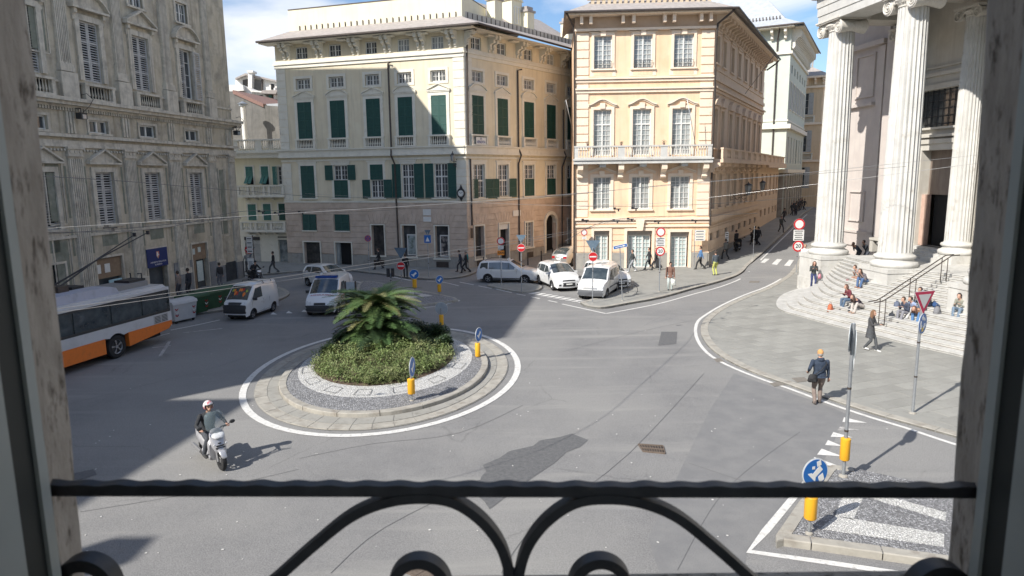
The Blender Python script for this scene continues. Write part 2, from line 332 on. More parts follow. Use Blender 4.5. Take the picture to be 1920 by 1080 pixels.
# ---- window joinery (local axes: x right, -y outwards, z up; origin at lower left of the opening)
def win_mesh(w, h, cols=2, rows=3, leaves=2, transom=None, fr=.07, mu=.03, mt='white'):
    def mk():
        m = M(); y0, y1 = -.03, .05
        m.box((0, y0, 0), (fr, y1, h)); m.box((w-fr, y0, 0), (w, y1, h)); m.box((fr, y0, 0), (w-fr, y1, fr)); m.box((fr, y0, h-fr), (w-fr, y1, h))
        lw = (w-2*fr)/leaves
        for i in range(1, leaves): m.box((fr+lw*i-.05, y0-.01, fr), (fr+lw*i+.05, y1, h-fr))
        zt = []
        if transom: m.box((fr, y0-.012, h*transom-.05), (w-fr, y1, h*transom+.05))
        for i in range(leaves):
            x0 = fr+lw*i; 
            for c in range(1, cols): x = x0+lw*c/cols; m.box((x-mu/2, y0+.012, fr), (x+mu/2, y1-.02, h-fr))
            for r_ in range(1, rows): z = h*r_/rows; m.box((x0+.03, y0+.014, z-mu/2), (x0+lw-.03, y1-.022, z+mu/2))
        return m.mesh('window', K[mt])
    return cached(('win', round(w, 2), round(h, 2), cols, rows, leaves, transom, mt), mk)
def pane_mesh(w, h, mt='glass'):
    def mk():
        m = M(); m.box((.02, .035, .02), (w-.02, .043, h-.02)); return m.mesh('pane', K[mt])
    return cached(('pane', round(w, 2), round(h, 2), mt), mk)
def window(parent, F, s0, s1, z0, z1, d=-.2, cols=2, rows=3, leaves=2, transom=None, glass='glass', mt='white', name='window'):
    w, h = s1-s0, z1-z0
    o = put(name, win_mesh(w, h, cols, rows, leaves, transom, mt=mt), parent, F, s0, z0, d)
    lw = w/leaves
    for i in range(leaves):
        p = sub('pane', pane_mesh(lw, h, glass), o); p.location = (lw*i, 0, 0)
    return o
def leaf_mesh(w, h, panels=3, mt='gshut', pitch=.075, blind=False):
    def mk():
        m = M(); f = .06 if blind else .095
        m.box((0, 0, 0), (f, .045, h)); m.box((w-f, 0, 0), (w, .045, h))
        ph = (h-f)/panels
        for i in range(panels+1): z = i*ph; m.box((f, 0, z), (w-f, .045, z+f))
        for i in range(panels):
            z0 = i*ph+f; n = max(2, int((ph-f)/pitch))
            for k in range(n):
                z = z0+(ph-f)*(k+.5)/n; hh = (ph-f)/n*(.22 if not blind else .46)
                m.hexa([(f, .004, z-hh), (w-f, .004, z-hh), (w-f, .034, z+hh*.2), (f, .034, z+hh*.2), (f, .004, z-hh*.3), (w-f, .004, z-hh*.3), (w-f, .034, z+hh), (f, .034, z+hh)])
            m.box((f, .035, z0), (w-f, .04, z0+ph-f)) if blind else None
        return m.mesh('shutter', K[mt])
    return cached(('leaf', round(w, 2), round(h, 2), panels, mt, pitch, blind), mk)
def shutters(parent, F, s0, s1, z0, z1, d=.0, panels=3, mt='gshut', pitch=.075, blind=True):
    w = (s1-s0)/2-.005
    me = leaf_mesh(w, z1-z0, panels, mt, pitch, blind)
    return [put('shutter', me, parent, F, s0, z0, d), put('shutter', me, parent, F, s0+w+.01, z0, d)]
def frame(m, F, s0, s1, z0, z1, w=.16, d=.06, sill=True, head=0.0):
    m.fb(F, s0-w, s0, z0, z1+w, 0.002, d); m.fb(F, s1, s1+w, z0, z1+w, 0.002, d); m.fb(F, s0, s1, z1, z1+w, 0.002, d)
    if sill: m.fb(F, s0-w-.05, s1+w+.05, z0-.12, z0, 0.002, d+.09)
    if head: m.fb(F, s0-w-.06, s1+w+.06, z1+w, z1+w+head, .002, d+.1)
def pediment(m, F, s0, s1, z, h, d=.2, th=.1, arch=False):
    """triangular or segmental head: base moulding, raking mouldings, recessed field"""
    m.fb(F, s0, s1, z, z+th, .002, d)
    c = (s0+s1)/2; N = 10 if arch else 2; W = (s1-s0)/2
    top = []
    for i in range(N+1):
        x = s0+(s1-s0)*i/N; u = (x-c)/W; zz = z+th+(h-th)*((math.sqrt(max(0, 1.25**2-u*u))-.75)/.5 if arch else 1-abs(u)); top.append((x, zz))
    m.fpoly(F, [(s0+.02, z+th)]+[(x, max(zz, z+th+.002)) for x, zz in top[1:-1]]+[(s1-.02, z+th)], .002, d*.35)
    for i in range(N):
        a, b = top[i], top[i+1]; m.fpoly(F, [(a[0], a[1]), (b[0], b[1]), (b[0], b[1]+th), (a[0], a[1]+th)], .002, d*1.06)
def balustrade(parent, F, s0, s1, z0, z1, d=.1, depth=.22, piers=None, pitch=.17, mt='trim', r=.06):
    """rails, end piers (parts) and the row of balusters joined in one part"""
    a = M(); a.fb(F, s0, s1, z0, z0+.1, d, d+depth); a.fb(F, s0-.03, s1+.03, z1-.12, z1, d-.02, d+depth+.03)
    a.build('balustrade_rail', K[mt], parent)
    ps = piers if piers is not None else [(s0, s0+.2), (s1-.2, s1)]
    for p0, p1 in ps: b = M(); b.fb(F, p0, p1, z0+.1, z1-.12, d+.01, d+depth-.01); b.build('baluster_pier', K[mt], parent)
    g = M(); edges = sorted(ps); spans = []; cur = s0
    for p0, p1 in edges:
        if p0 > cur+.05: spans.append((cur, p0))
        cur = max(cur, p1)
    if cur < s1-.05: spans.append((cur, s1))
    hh = z1-z0-.22
    for q0, q1 in spans:
        n = max(1, int(round((q1-q0)/pitch)))
        for i in range(n):
            c = F.P(q0+(q1-q0)*(i+.5)/n, z0+.1, d+depth/2)
            g.lathe(c, [(r*.75, 0), (r*.5, hh*.12), (r*1.05, hh*.3), (r*.55, hh*.58), (r*.4, hh*.8), (r*.8, hh)], 7, cap=False)
    o = g.build('balusters', K[mt], parent, smooth=True)
    if o: o['kind'] = 'stuff'
def corbel(m, F, s, w, z0, z1, d, q=.002):
    """scroll bracket under an eave or balcony: profile extruded along the wall"""
    h = z1-z0; pr = [(q, 0), (d*.25, 0), (d*.42, h*.12), (d*.38, h*.35), (d*.6, h*.5), (d, h*.62), (d*1.02, h*.85), (d*.95, h), (q, h)]
    n = len(pr); a = [F.P(s, z0+z, x) for x, z in pr]; b = [F.P(s+w, z0+z, x) for x, z in pr]
    m.add(a+b, [tuple(range(n-1, -1, -1)), tuple(range(n, 2*n))]+[(i, (i+1) % n, (i+1) % n+n, i+n) for i in range(n)])
def pipe(name, parent, pts, r=.07, mt='gutter', **k):
    m = M(); m.tube(pts, r, 8); return m.build(name, K[mt], parent, smooth=40, **k)
def shell(parent, pts, z0, z1, mt, name='wall', skip=()):
    """the walls of a building that face away from the square"""
    m = M(); n = len(pts)
    for i in range(n):
        if i in skip: continue
        a, b = pts[i], pts[(i+1) % n]; m.quad((a[0], a[1], z0), (b[0], b[1], z0), (b[0], b[1], z1), (a[0], a[1], z1))
    return m.build(name, K[mt], parent)
# ---- sheets on the ground
def inpoly(x, y, P):
    c = False; j = len(P)-1
    for i in range(len(P)):
        if (P[i][1] > y) != (P[j][1] > y) and x < (P[j][0]-P[i][0])*(y-P[i][1])/(P[j][1]-P[i][1])+P[i][0]: c = not c
        j = i
    return c
def sheet(m, P, off, step=2.5, zf=None):
    P = [(p[0], p[1]) for p in P]; zf = zf or zg
    V = [Vector(p) for p in P]
    xs = [p[0] for p in P]; ys = [p[1] for p in P]
    far = any(zg(*p) > 0.001 for p in P)
    if far:
        x = min(xs)+step/2
        while x < max(xs):
            y = min(ys)+step/2
            while y < max(ys):
                if inpoly(x, y, P): V.append(Vector((x, y)))
                y += step
            x += step
    n = len(P); r_ = delaunay_2d_cdt(V, [], [list(range(n))], 1, 1e-5)
    m.add([(q.x, q.y, zf(q.x, q.y)+off) for q in r_[0]], [tuple(f) for f in r_[2]])
def resample(P, step, closed=False):
    P = [Vector((p[0], p[1])) for p in P]; 
    if closed: P = P+[P[0]]
    o = [P[0]]; 
    for a, b in zip(P, P[1:]):
        n = max(1, int((b-a).length/step)); o += [a.lerp(b, (i+1)/n) for i in range(n)]
    return o[:-1] if closed else o
def smooth_path(P, k=4, closed=False):
    """Catmull-Rom through the points"""
    P = [Vector(p) for p in P]; n = len(P); o = []
    for i in range(n if closed else n-1):
        a = P[(i-1) % n] if closed or i > 0 else P[0]; b = P[i]; c = P[(i+1) % n]; d = P[(i+2) % n] if closed or i < n-2 else P[-1]
        for j in range(k):
            t = j/k; o.append(.5*((2*b)+(c-a)*t+(2*a-5*b+4*c-d)*t*t+(3*b-a-3*c+d)*t**3))
    if not closed: o.append(P[-1])
    return o
def offset(P, d, closed=False):
    P = [Vector((p[0], p[1])) for p in P]; n = len(P); o = []
    for i in range(n):
        a = P[i-1] if (i > 0 or closed) else P[i]; b = P[(i+1) % n] if (i < n-1 or closed) else P[i]
        t = (b-a).normalized(); o.append(P[i]+Vector((t.y, -t.x))*d)
    return o
def strip(m, P, w, off, closed=False, w0=None):
    """painted line or band along a path; from w0 to w on the right-hand side"""
    P = resample(P, 1.0, closed); A = offset(P, (w0 if w0 is not None else -w/2), closed); B = offset(P, (w if w0 is not None else w/2), closed); n = len(P)
    vs = [(p.x, p.y, zg(p.x, p.y)+off) for p in A]+[(p.x, p.y, zg(p.x, p.y)+off) for p in B]
    m.add(vs, [(i, i+n, (i+1) % n+n, (i+1) % n) for i in range(n if closed else n-1)])
def kerb(parent, P, width=.28, h=.13, closed=False, length=1.0, side=1, gap=.012, mt='kerb', base=0.0, name='kerb_stone'):
    """a row of kerb stones, each one an object"""
    Q = resample(P, .25, closed); n = len(Q); per = max(1, int(round(length/.25))); A = Q; B = offset(Q, width*side, closed)
    i = 0; tot = n if closed else n-1
    while i < tot:
        j = min(i+per, tot); m = M(); k = j-i; vs = []
        for q in range(i, j+1):
            a = Vector(A[q % n]); b = Vector(B[q % n])
            if q == i and k > 0: nx = Vector(A[(q+1) % n]); dd = (nx-a).normalized()*gap; a = a+dd; b = b+dd
            if q == j and k > 0: nx = Vector(A[(q-1) % n]); dd = (nx-a).normalized()*gap; a = a+dd; b = b+dd
            z = zg(a.x, a.y)+base; dz = rnd.uniform(-.004, .004)
            bev = (a-b).normalized()*.02
            vs += [(a.x, a.y, z-.1), (a.x, a.y, z+h-.02), (a.x-bev.x, a.y-bev.y, z+h+dz), (b.x, b.y, z+h+dz), (b.x, b.y, z-.1)]
        fs = []
        for q in range(k):
            for r_ in range(4): a0 = q*5+r_; fs.append((a0, a0+5, a0+6, a0+1))
        fs += [(0, 1, 2, 3, 4), tuple(k*5+x for x in (4, 3, 2, 1, 0))]
        m.add(vs, fs); m.build(name, K[mt], parent); i = j
# ------------------------------------------------------------------ ground, roads, islands
def px(*l, off=0.0): return [gp(u, v, off).to_2d() for u, v in l]
g = M()
xs = [-400, -200, -100, -60]+[x for x in range(-40, 61, 4)]+[70, 80, 100, 140, 200, 400]
ys = [-60, -20]+[y for y in range(0, 141, 4)]+[160, 200, 280, 400, 700]
vs_ = [(x, y, zg(x, y)-.004) for y in ys for x in xs]; nx = len(xs)
g.add(vs_, [(j*nx+i, j*nx+i+1, (j+1)*nx+i+1, (j+1)*nx+i) for j in range(len(ys)-1) for i in range(nx-1)])
road = g.build('road', K['asphalt'], kind='structure')
def walk(name, P, h=.12, mt='pave', kind='structure', step=2.0, edge=True):
    m = M(); sheet(m, P, h, step)
    if edge:
        for i in range(len(P)):
            a, b = P[i], P[(i+1) % len(P)]; m.quad((a[0], a[1], zg(*a[:2])-.3), (b[0], b[1], zg(*b[:2])-.3), (b[0], b[1], zg(*b[:2])+h), (a[0], a[1], zg(*a[:2])+h))
    return m.build(name, K[mt], kind=kind)
def back(p, n): return (p[0]+n[0], p[1]+n[1])
# pavement in front of the apricot building and up the street
ok = px((1088, 570), (1096, 575), (1112, 578.5), (1135, 579), (1180, 571), (1240, 560), (1300, 543), (1345, 531), (1378, 520), (1392, 512), (1403, 500), (1415, 489), (1440, 467), (1480, 429), (1508, 401))
far = ok[-1]+SD.to_2d()*60; ok2 = ok+[far]
KO = smooth_path(ok2[:-1], 3)+[far]
op = KO+[(far[0]-SN.x*16, far[1]-SN.y*16), (20, 66), (6, 60)]+px((1080, 508), (1150, 507), (1172, 520), (1180, 535), (1150, 552))
pv1 = walk('pavement', op); kerb(pv1, KO, side=-1, length=1.1); 
kerb(pv1, smooth_path(px((1172, 520), (1180, 535), (1150, 552), (1088, 570)), 3), side=-1, length=1.1)
# pavement round the yellow building
yk = px((450, 519), (500, 516), (560, 511), (640, 508), (690, 513), (728, 517), (762, 522.5), (807, 525), (862, 522), (893, 512), (908, 500), (935, 492), (1000, 483), (1076, 472))
KY = smooth_path(yk, 3)
pv2 = walk('pavement', KY+[(8, 70), (-3, 62), (-12, 66), (-34, 66), (-32, 58)]); kerb(pv2, KY, side=-1, length=1.2)
# pavement along the palazzo with the rounded parking nose
lk = [(-25.6, 2), (-23.0, 17), (-20.6, 30), (-19.7, 36)]+px((430, 583), (480, 574), (506, 571), (530, 562), (543, 552), (530, 543), (505, 538), (480, 528), (462, 521))
KL = [Vector(p) for p in lk[:4]]+smooth_path([Vector(p) for p in lk[4:]], 3)
pv3 = walk('pavement', KL+[(-24, 56), (-31, 20), (-33, 2)]); kerb(pv3, KL, side=-1, length=1.2)
# church forecourt
fk = px((1516, 462), (1500, 484), (1486, 506), (1466, 524), (1436, 541), (1398, 556), (1360, 573), (1332, 590), (1317, 606), (1314, 624), (1324, 645), (1347, 666), (1388, 689), (1440, 710), (1482, 724), (1560, 752), (1640, 778), (1700, 795), (1790, 820), (1960, 868))
KF = smooth_path(fk, 3)
fe = KF[-1]
FC = [p+(Vector((.0, .0))) for p in KF]
sidek = [KF[0]+SD.to_2d()*70+Vector((.4, 0)), KF[0]+SD.to_2d()*.01]
FP = [Vector(sidek[0])]+FC+[Vector((fe.x+8, fe.y-1)), Vector((36, 10)), Vector((42, 52)), Vector((sidek[0].x+20, sidek[0].y-10))]
FP = FP[:1]+FP[1:]
FH = .05
pv4 = walk('forecourt', [tuple(p) for p in FP], FH, 'pave')
kerb(pv4, KF, width=.34, h=FH+.015, side=-1, length=1.0)
pv4['kind'] = 'structure'
# the slabs of the forecourt near the window, each its own piece
e1 = Vector((.34, -.94)).normalized(); e2 = Vector((e1.y, -e1.x))*-1
def slab_ok(cs, poly): return all(inpoly(c[0], c[1], poly) for c in cs)
inner = [tuple(p) for p in offset(KF, -.38)]
innerP = inner+[(fe.x+8, fe.y), (36, 10), (42, 52), (30, 60)]
slm = {}
steps_front = [(18.6, 43.4), (16.71, 41.3), (15.24, 38.6), (14.72, 36.6), (15.1, 35.0), (15.76, 32.9), (16.65, 30.6), (17.2, 28.95), (18.2, 26.8), (19.1, 24.4), (20.1, 21.8)]
stepP = steps_front+[(34, 20), (36, 46)]
org = Vector((14.5, 24.0)); cand = []
for i in range(-34, 40):
    for j in range(-24, 22):
        c = org+e1*(i*.62)+e2*(j*1.22+(.61 if i % 2 else 0)); cs = [c+e1*a+e2*b for a, b in ((-.30, -.6), (.30, -.6), (.30, .6), (-.30, .6))]
        if slab_ok(cs, innerP) and not any(inpoly(q.x, q.y, stepP) for q in cs):
            d = (c-Vector((0, 0))).length; u = 960+1280*c.x/max(c.y, 1)
            if c.y > 12 and u < 1850: cand.append((d, c))
cand.sort(key=lambda t: t[0])
K['slabs'] = [mat('paving_slab_%d' % i, tuple(v*k for v in (.258, .254, .232)), tuple(v*k for v in (.305, .30, .275)), scale=1.4, rough=.85, dirt=(.17, .165, .155), dscale=3, dlo=.55, dhi=.85, bump=.3, bscale=40, bdist=.005) for i, k in enumerate((.93, 1.0, 1.07))]
sl_me = []
for k in range(3):
    m = M(); m.hexa([(-.302, -.602, 0), (.302, -.602, 0), (.302, .602, 0), (-.302, .602, 0), (-.298, -.598, .012), (.298, -.598, .012), (.298, .598, .012), (-.298, .598, .012)]); sl_me.append(m.mesh('paving_slab', K['slabs'][k]))
for d, c in cand[:290]:
    o = sub('paving_slab', rnd.choice(sl_me), pv4); o.location = (c.x, c.y, FH-.004+rnd.uniform(-.002, .002)+zg(c.x, c.y)); o.rotation_euler = (rnd.uniform(-.003, .003), rnd.uniform(-.003, .003), math.atan2(e1.y, e1.x))
m = M()
for d, c in cand[290:2200]:
    ps = []
    for z in (0, .012):
        for a, b in ((-.30, -.6), (.30, -.6), (.30, .6), (-.30, .6)): q = c+e1*a+e2*b; ps.append((q.x, q.y, FH-.004+z+zg(q.x, q.y)))
    m.add(ps, [(4, 5, 6, 7), (0, 1, 5, 4), (1, 2, 6, 5), (2, 3, 7, 6), (3, 0, 4, 7)])
m.build('paving_slabs_beyond', K['slabs'][1], pv4, kind='stuff')
# ---- painted lines
LN = M(); o1 = .004
def line(P, w=.14, sm=True, closed=False, m=LN, off=o1): strip(m, smooth_path(P, 3, closed) if sm else P, w, off, closed)
line(offset(px((1487, 507), (1468, 521), (1436, 538), (1396, 553), (1356, 571), (1327, 588), (1309, 602), (1304, 622), (1312, 645), (1334, 668), (1378, 691), (1434, 713), (1478, 728), (1556, 757), (1634, 783), (1694, 801), (1784, 831), (1900, 866)), -.0), .15)
line(px((1136, 588), (1182, 580), (1241, 568), (1302, 551), (1350, 538), (1390, 522), (1408, 505), (1422, 492), (1445, 469), (1484, 431), (1513, 402)), .13)
line(px((1136, 588), (1095, 579), (1054, 570)), .13, False)
for a, b in (((1045, 567), (1028, 563.5)), ((1012, 560), (996, 556.5)), ((985, 554), (968, 551)), ((960, 549), (930, 542)), ((922, 541), (897, 536)), ((888, 534), (862, 529))): line(px(a, b), .13, False)
for i in range(9):
    u = 990+i*11.5; v = 551+i*2.05; a, b = px((u, v), (u+13, v-3.2)); c = b-a; q = Vector((.36, -.10)); sheet(LN, [a, a+q, b+q, b], o1)
for q in (((1421, 496), (1432, 496.4), (1443, 485.4), (1434, 485)), ((1445, 497), (1456, 497.6), (1466.5, 486.2), (1457, 485.6)), ((1470, 498), (1481, 499), (1489, 487.6), (1480, 487))): sheet(LN, px(*q), .006, .5)
def c4(x, y): return (1440+x/4, 640+y/4)
for q in (((570, 570), (558, 606), (745, 612)), ((490, 681), (470, 716), (635, 722)), ((450, 741), (428, 778), (560, 787)), ((402, 805), (368, 850), (560, 864)), ((345, 868), (352, 922), (545, 940)), ((375, 925), (380, 960), (425, 945))): sheet(LN, px(*[c4(*p) for p in q]), o1)
line(px((320, 619), (366, 610), (412, 600)), .12); line(px((110, 690), (200, 655), (318, 625)), .08)
for u, v in ((512, 588), (541, 585.5), (570, 583), (640, 577.5)): sheet(LN, px((u, v-2.5), (u+8, v+1.8), (u-5, v+1.8)), o1)
line(px((643, 526), (670, 528.5), (702, 533.5)), .22); line(px((730, 518), (770, 526)), .22)
line(px((800, 527), (830, 529), (860, 536)), .1)
# island outlines
ELL = {'white': (-4.958, 26.485, 5.155, 7.297), 'kerb': (-4.919, 26.182, 3.819, 5.422), 'wring': (-5.06, 27.0, 3.39, 4.86), 'bed': (-5.2, 27.25, 2.70, 3.84)}
def ell(n, k=0.0, N=72): cx, cy, a, b = ELL[n]; return [Vector((cx+(a+k)*math.cos(2*math.pi*i/N), cy+(b+k)*math.sin(2*math.pi*i/N))) for i in range(N)]
strip(LN, ell('white', .0), .24, .010, True)
far_isl = px((683, 531), (742, 541), (848, 562), (820, 570), (704, 581), (676, 560))
line(px((862, 564), (824, 574), (700, 586)), .1, False); line(px((862, 563.5), (800, 550)), .1, False)
near_out = px((1490, 930), (1404, 1034), (1560, 1056), (1720, 1080)); line([px((1522, 893))[0]]+near_out+px((1900, 1104)), .17, False)
LN.build('road_markings', K['line'], kind='structure')
WL = M(); sheet(WL, px(*[c4(*p) for p in ((540, 640), (520, 668), (690, 666))]), o1); line(px((343, 624), (417, 616)), .12, m=WL); line(px((300, 668), (318, 640)), .14, m=WL); line(px((285, 652), (320, 648)), .12, m=WL)
WL.build('worn_markings', K['worn'], kind='structure')
# ---- roundabout
def ring(m, A, B, z0, z1):
    n = len(A); m.add([(p.x, p.y, z0) for p in A]+[(p.x, p.y, z1) for p in B], [(i, (i+1) % n, (i+1) % n+n, i+n) for i in range(n)])
m = M(); ring(m, ell('white', -.38), ell('kerb', .12), .014, .03); m.build('island_apron', K['apron'], kind='structure')
m = M(); ring(m, ell('white', -.62), ell('white', -1.0), .026, .03); 
isl = M(); ring(isl, ell('kerb', -.1), ell('wring', -.02), .145, .19); isl = isl.build('grey_pebble_ring', K['gpeb'], kind='structure')
# apron flagstones: radial joints cut as separate stones
ap = M()
A0 = ell('white', -.40, 44); A1 = ell('white', -.82, 44); B0 = ell('white', -.84, 44); B1 = ell('kerb', .14, 44)
apo = bpy.data.objects['island_apron']
for i in range(44):
    j = (i+1) % 44
    for P_, Q_, t in ((A0, A1, 0), (B0, B1, 1)):
        m = M(); g_ = .012; a, b, c, d = P_[i], P_[j], Q_[j], Q_[i]; ce = (a+b+c+d)/4
        ps = [p+(ce-p).normalized()*g_ for p in (a, b, c, d)]; z = .034 if t == 0 else .04
        m.prism([tuple(p) for p in ps], 0.0, z+rnd.uniform(-.003, .003)); m.build('flagstone', K['apron'] if t else K['kerb'], apo)
kerb(isl, ell('kerb', .12), width=.26, h=.17, side=1 if False else -1, closed=True, length=1.1)
m = M(); ring(m, ell('wring'), ell('bed', .03), .192, .215); m.build('white_pebble_ring', K['wpeb'], kind='structure')
m = M(); bd = ell('bed', .05); m.add([(p.x, p.y, .216) for p in bd]+[(-5.3, 28, .55)], [(i, (i+1) % 72, 72) for i in range(72)]); m.build('planting_soil', K['soil'], kind='structure')
# ---- far splitter island
FI = smooth_path(far_isl, 3, True)
m = M(); sheet(m, FI, .12); m = m.build('splitter_island', K['gpeb'], kind='structure'); kerb(m, FI, width=.2, h=.13, closed=True, side=-1, length=1.0)
m2 = M(); sheet(m2, px((744, 560), (770, 546.5), (812, 554.5), (768, 559.5), off=.12), .124); m2.build('white_pebble_triangle', K['wpeb'], kind='structure')
m2 = M(); sheet(m2, px((776, 550), (790, 552), (778, 555), off=.12), .128); m2.build('grey_pebble_inset', K['gpeb'], kind='structure')
# ---- near splitter island
NI = px((1533, 893), (1455, 1003), (1470, 1012), (1740, 1050), (2000, 1088), off=.14)+px((2000, 960), (1760, 912), (1600, 877), (1560, 872), (1545, 878), off=.14)
m = M(); sheet(m, NI, .14); ni = m.build('splitter_island', K['gpeb'], kind='structure')
kp = [NI[9], NI[0], NI[1], NI[2], NI[3], NI[4]]
kerb(ni, [NI[-3], NI[-2], NI[-1]]+smooth_path([NI[0], NI[1], NI[2]], 2)+[NI[3], NI[4]], width=.26, h=.16, side=-1, length=1.15)
def c5(x, y): return (1340+x/4, 810+y/4)
m = M()
for q in (((905, 630), (790, 730), (1720, 865), (1720, 765)), ((960, 480), (905, 630), (1040, 660), (1115, 490)), ((1160, 495), (1730, 670), (1735, 605), (1330, 490))): sheet(m, px(*[c5(*p) for p in q], off=.14), .146)
m.build('white_pebble_bands', K['wpeb'], kind='structure')
# taxi island
TI = smooth_path(px((918, 537), (945, 534), (985, 534), (1010, 538), (1006, 545), (980, 549), (955, 545)), 2, True)
m = M(); sheet(m, TI, .1); m = m.build('taxi_island', K['pave'], kind='structure'); kerb(m, TI, width=.18, h=.11, closed=True, side=-1, length=.9)
# ---- dark pebble rectangles laid into the white ring
m = M(); cx, cy, ra, rb = ELL['wring']
for a0 in (200, 222, 246, 268, 292, 318, 345):
    c4_ = []
    for da, f in ((-5, .84), (5, .84), (5, .96), (-5, .96)): t = R(a0+da); c4_.append(Vector((cx+ra*f*math.cos(t), cy+rb*f*math.sin(t))))
    for i in range(4): strip(m, [c4_[i], c4_[(i+1) % 4]], .024, .222)
m.build('dark_pebble_frames', K['patch'], kind='structure')
# ---- patches, seams, litter, grates
m = M()
for q in (((1500, 810), (1440, 852), (1378, 902), (1330, 960), (1270, 1070)), ((1054, 660), (1200, 622), (1302, 600)), ((560, 860), (700, 832), (860, 812), (980, 760)), ((150, 960), (360, 925), (560, 880)), ((940, 1075), (1010, 980), (1180, 850), (1320, 700)), ((120, 760), (400, 690), (470, 665)), ((620, 1075), (720, 990), (900, 900)), ((1290, 868), (1400, 905), (1470, 930)), ((860, 640), (1000, 590), (1130, 600))): strip(m, smooth_path(px(*q), 4), .014, .0055)
m.build('tar_seams', K['patch'], kind='structure')
m = M(); r5 = random.Random(9)
for i in range(150):
    p = gp(r5.uniform(150, 1700), 600+450*r5.random()**.8); s_ = r5.uniform(.008, .024); m.cbox((p.x, p.y, .008), (s_, s_*r5.uniform(.4, 1), .003), r5.uniform(0, 3))
tag(m.build('road_litter', K['line']), 'small pale chips and litter scattered on the asphalt', 'litter', kind='stuff')
m = M(); sheet(m, px((903, 893), (912, 884), (905, 872), (938, 858), (955, 846), (1000, 836), (1012, 826), (1048, 820), (1072, 813), (1103, 825), (1088, 838), (1062, 848), (1040, 868), (1010, 888), (985, 906), (958, 925), (925, 950), (918, 955), (908, 940), (890, 925)), .004)
sheet(m, px((1240, 622), (1270, 622), (1268, 645), (1234, 648)), .004); sheet(m, px((136, 888), (175, 880), (182, 890), (150, 900), (136, 898)), .004); m.build('asphalt_patch', K['patch'], kind='structure')
m = M(); sheet(m, px((1376, 700), (1330, 770), (1285, 862), (1215, 1010), (1240, 1085), (1395, 1085), (1400, 1030), (1486, 930), (1545, 862), (1590, 778), (1560, 764), (1480, 736), (1430, 719)), .001); m.build('newer_asphalt', K['patch2'] if 'patch2' in K else mat('newer_asphalt', (.185, .185, .187), (.225, .223, .22), scale=1.5, rough=.86, bump=.35, bscale=75, bdist=.006, dirt=(.12, .12, .122), dscale=45, dlo=.5, dhi=.75), kind='structure')
def grate(P, z=.006, name='drain_grate', label='rusty drain grate set into the road', bars=9):
    t = thing(name, label, 'drain grate', (P[0].x, P[0].y, 0)); m = M()
    a, b, c, d = P
    m.add([(p.x, p.y, z+zg(*p)) for p in P], [(0, 1, 2, 3)]); m.build('pit', K['dark'], t); m = M()
    for i in range(bars+1):
        f = i/bars; p = a.lerp(b, f); q = d.lerp(c, f); m.tube([(p.x, p.y, z+.006+zg(*p)), (q.x, q.y, z+.006+zg(*q))], .022, 4)
    for f in (0, .5, 1): p = a.lerp(d, f); q = b.lerp(c, f); m.tube([(p.x, p.y, z+.008+zg(*p)), (q.x, q.y, z+.008+zg(*q))], .03, 4)
    o = m.build('grid', mat('rusty_iron', (.13, .10, .08), (.2, .16, .13), scale=20, rough=.8, metal=.3), t); o['kind'] = 'stuff'
grate(px((1197, 834), (1243, 837), (1247, 851), (1206, 847)), label='rectangular drain grate in the middle of the sunlit road')
grate(px((756, 1072), (785, 1058), (830, 1072), (800, 1090)), label='diamond-set drain grate below the railing scroll')
mhm = mat('cast_cover', (.17, .15, .13), (.24, .22, .19), scale=30, rough=.8, bump=.6, bscale=60)
for q, lb in ((((1484, 712), (1507, 710), (1517, 717), (1495, 720)), 'brown manhole cover by the kerb near the man in the orange cap'), (((1443, 719), (1462, 716), (1473, 722), (1452, 725)), 'manhole cover just outside the forecourt kerb line'), (((1406, 527), (1424, 527), (1423, 530), (1404, 530)), 'long manhole cover across the foot of the street'), (((1414, 512), (1433, 512), (1431, 515), (1412, 515)), 'small iron cover nearer the zebra crossing'), (((1338, 673), (1350, 672), (1358, 678), (1344, 679)), 'small iron cover beside the curved white line')):
    P = px(*q); m = M(); zz = .06 if 'near the man' in lb else .006; ce = sum(P, Vector((0, 0)))/4
    m.add([(p.x, p.y, zg(*p)+zz) for p in P]+[(p.x*.96+ce.x*.04, p.y*.96+ce.y*.04, zg(*p)+zz+.012) for p in P], [(4, 5, 6, 7), (0, 1, 5, 4), (1, 2, 6, 5), (2, 3, 7, 6), (3, 0, 4, 7)])
    tag(m.build('manhole_cover', mhm), lb, 'manhole cover')
# ------------------------------------------------------------------ church with its portico and steps
C0 = Vector((20.05, 43.0)); CDr = Vector((.126, -.992)).normalized(); CN = Vector((.992, .126)).normalized()
def cp(a, b, z=0): q = C0+CDr*a+CN*b; return Vector((q.x, q.y, z))
church = thing('church', 'white marble church portico with tall fluted Ionic columns on a broad flight of steps', 'church', tuple(cp(6, 4)))
def cbx(m, a0, a1, b0, b1, z0, z1): m.hexa([cp(a0, b0, z0), cp(a1, b0, z0), cp(a1, b1, z0), cp(a0, b1, z0), cp(a0, b0, z1), cp(a1, b0, z1), cp(a1, b1, z1), cp(a0, b1, z1)])
COLA = (0.0, 6.15, 12.8, 19.5); PZ = 2.4
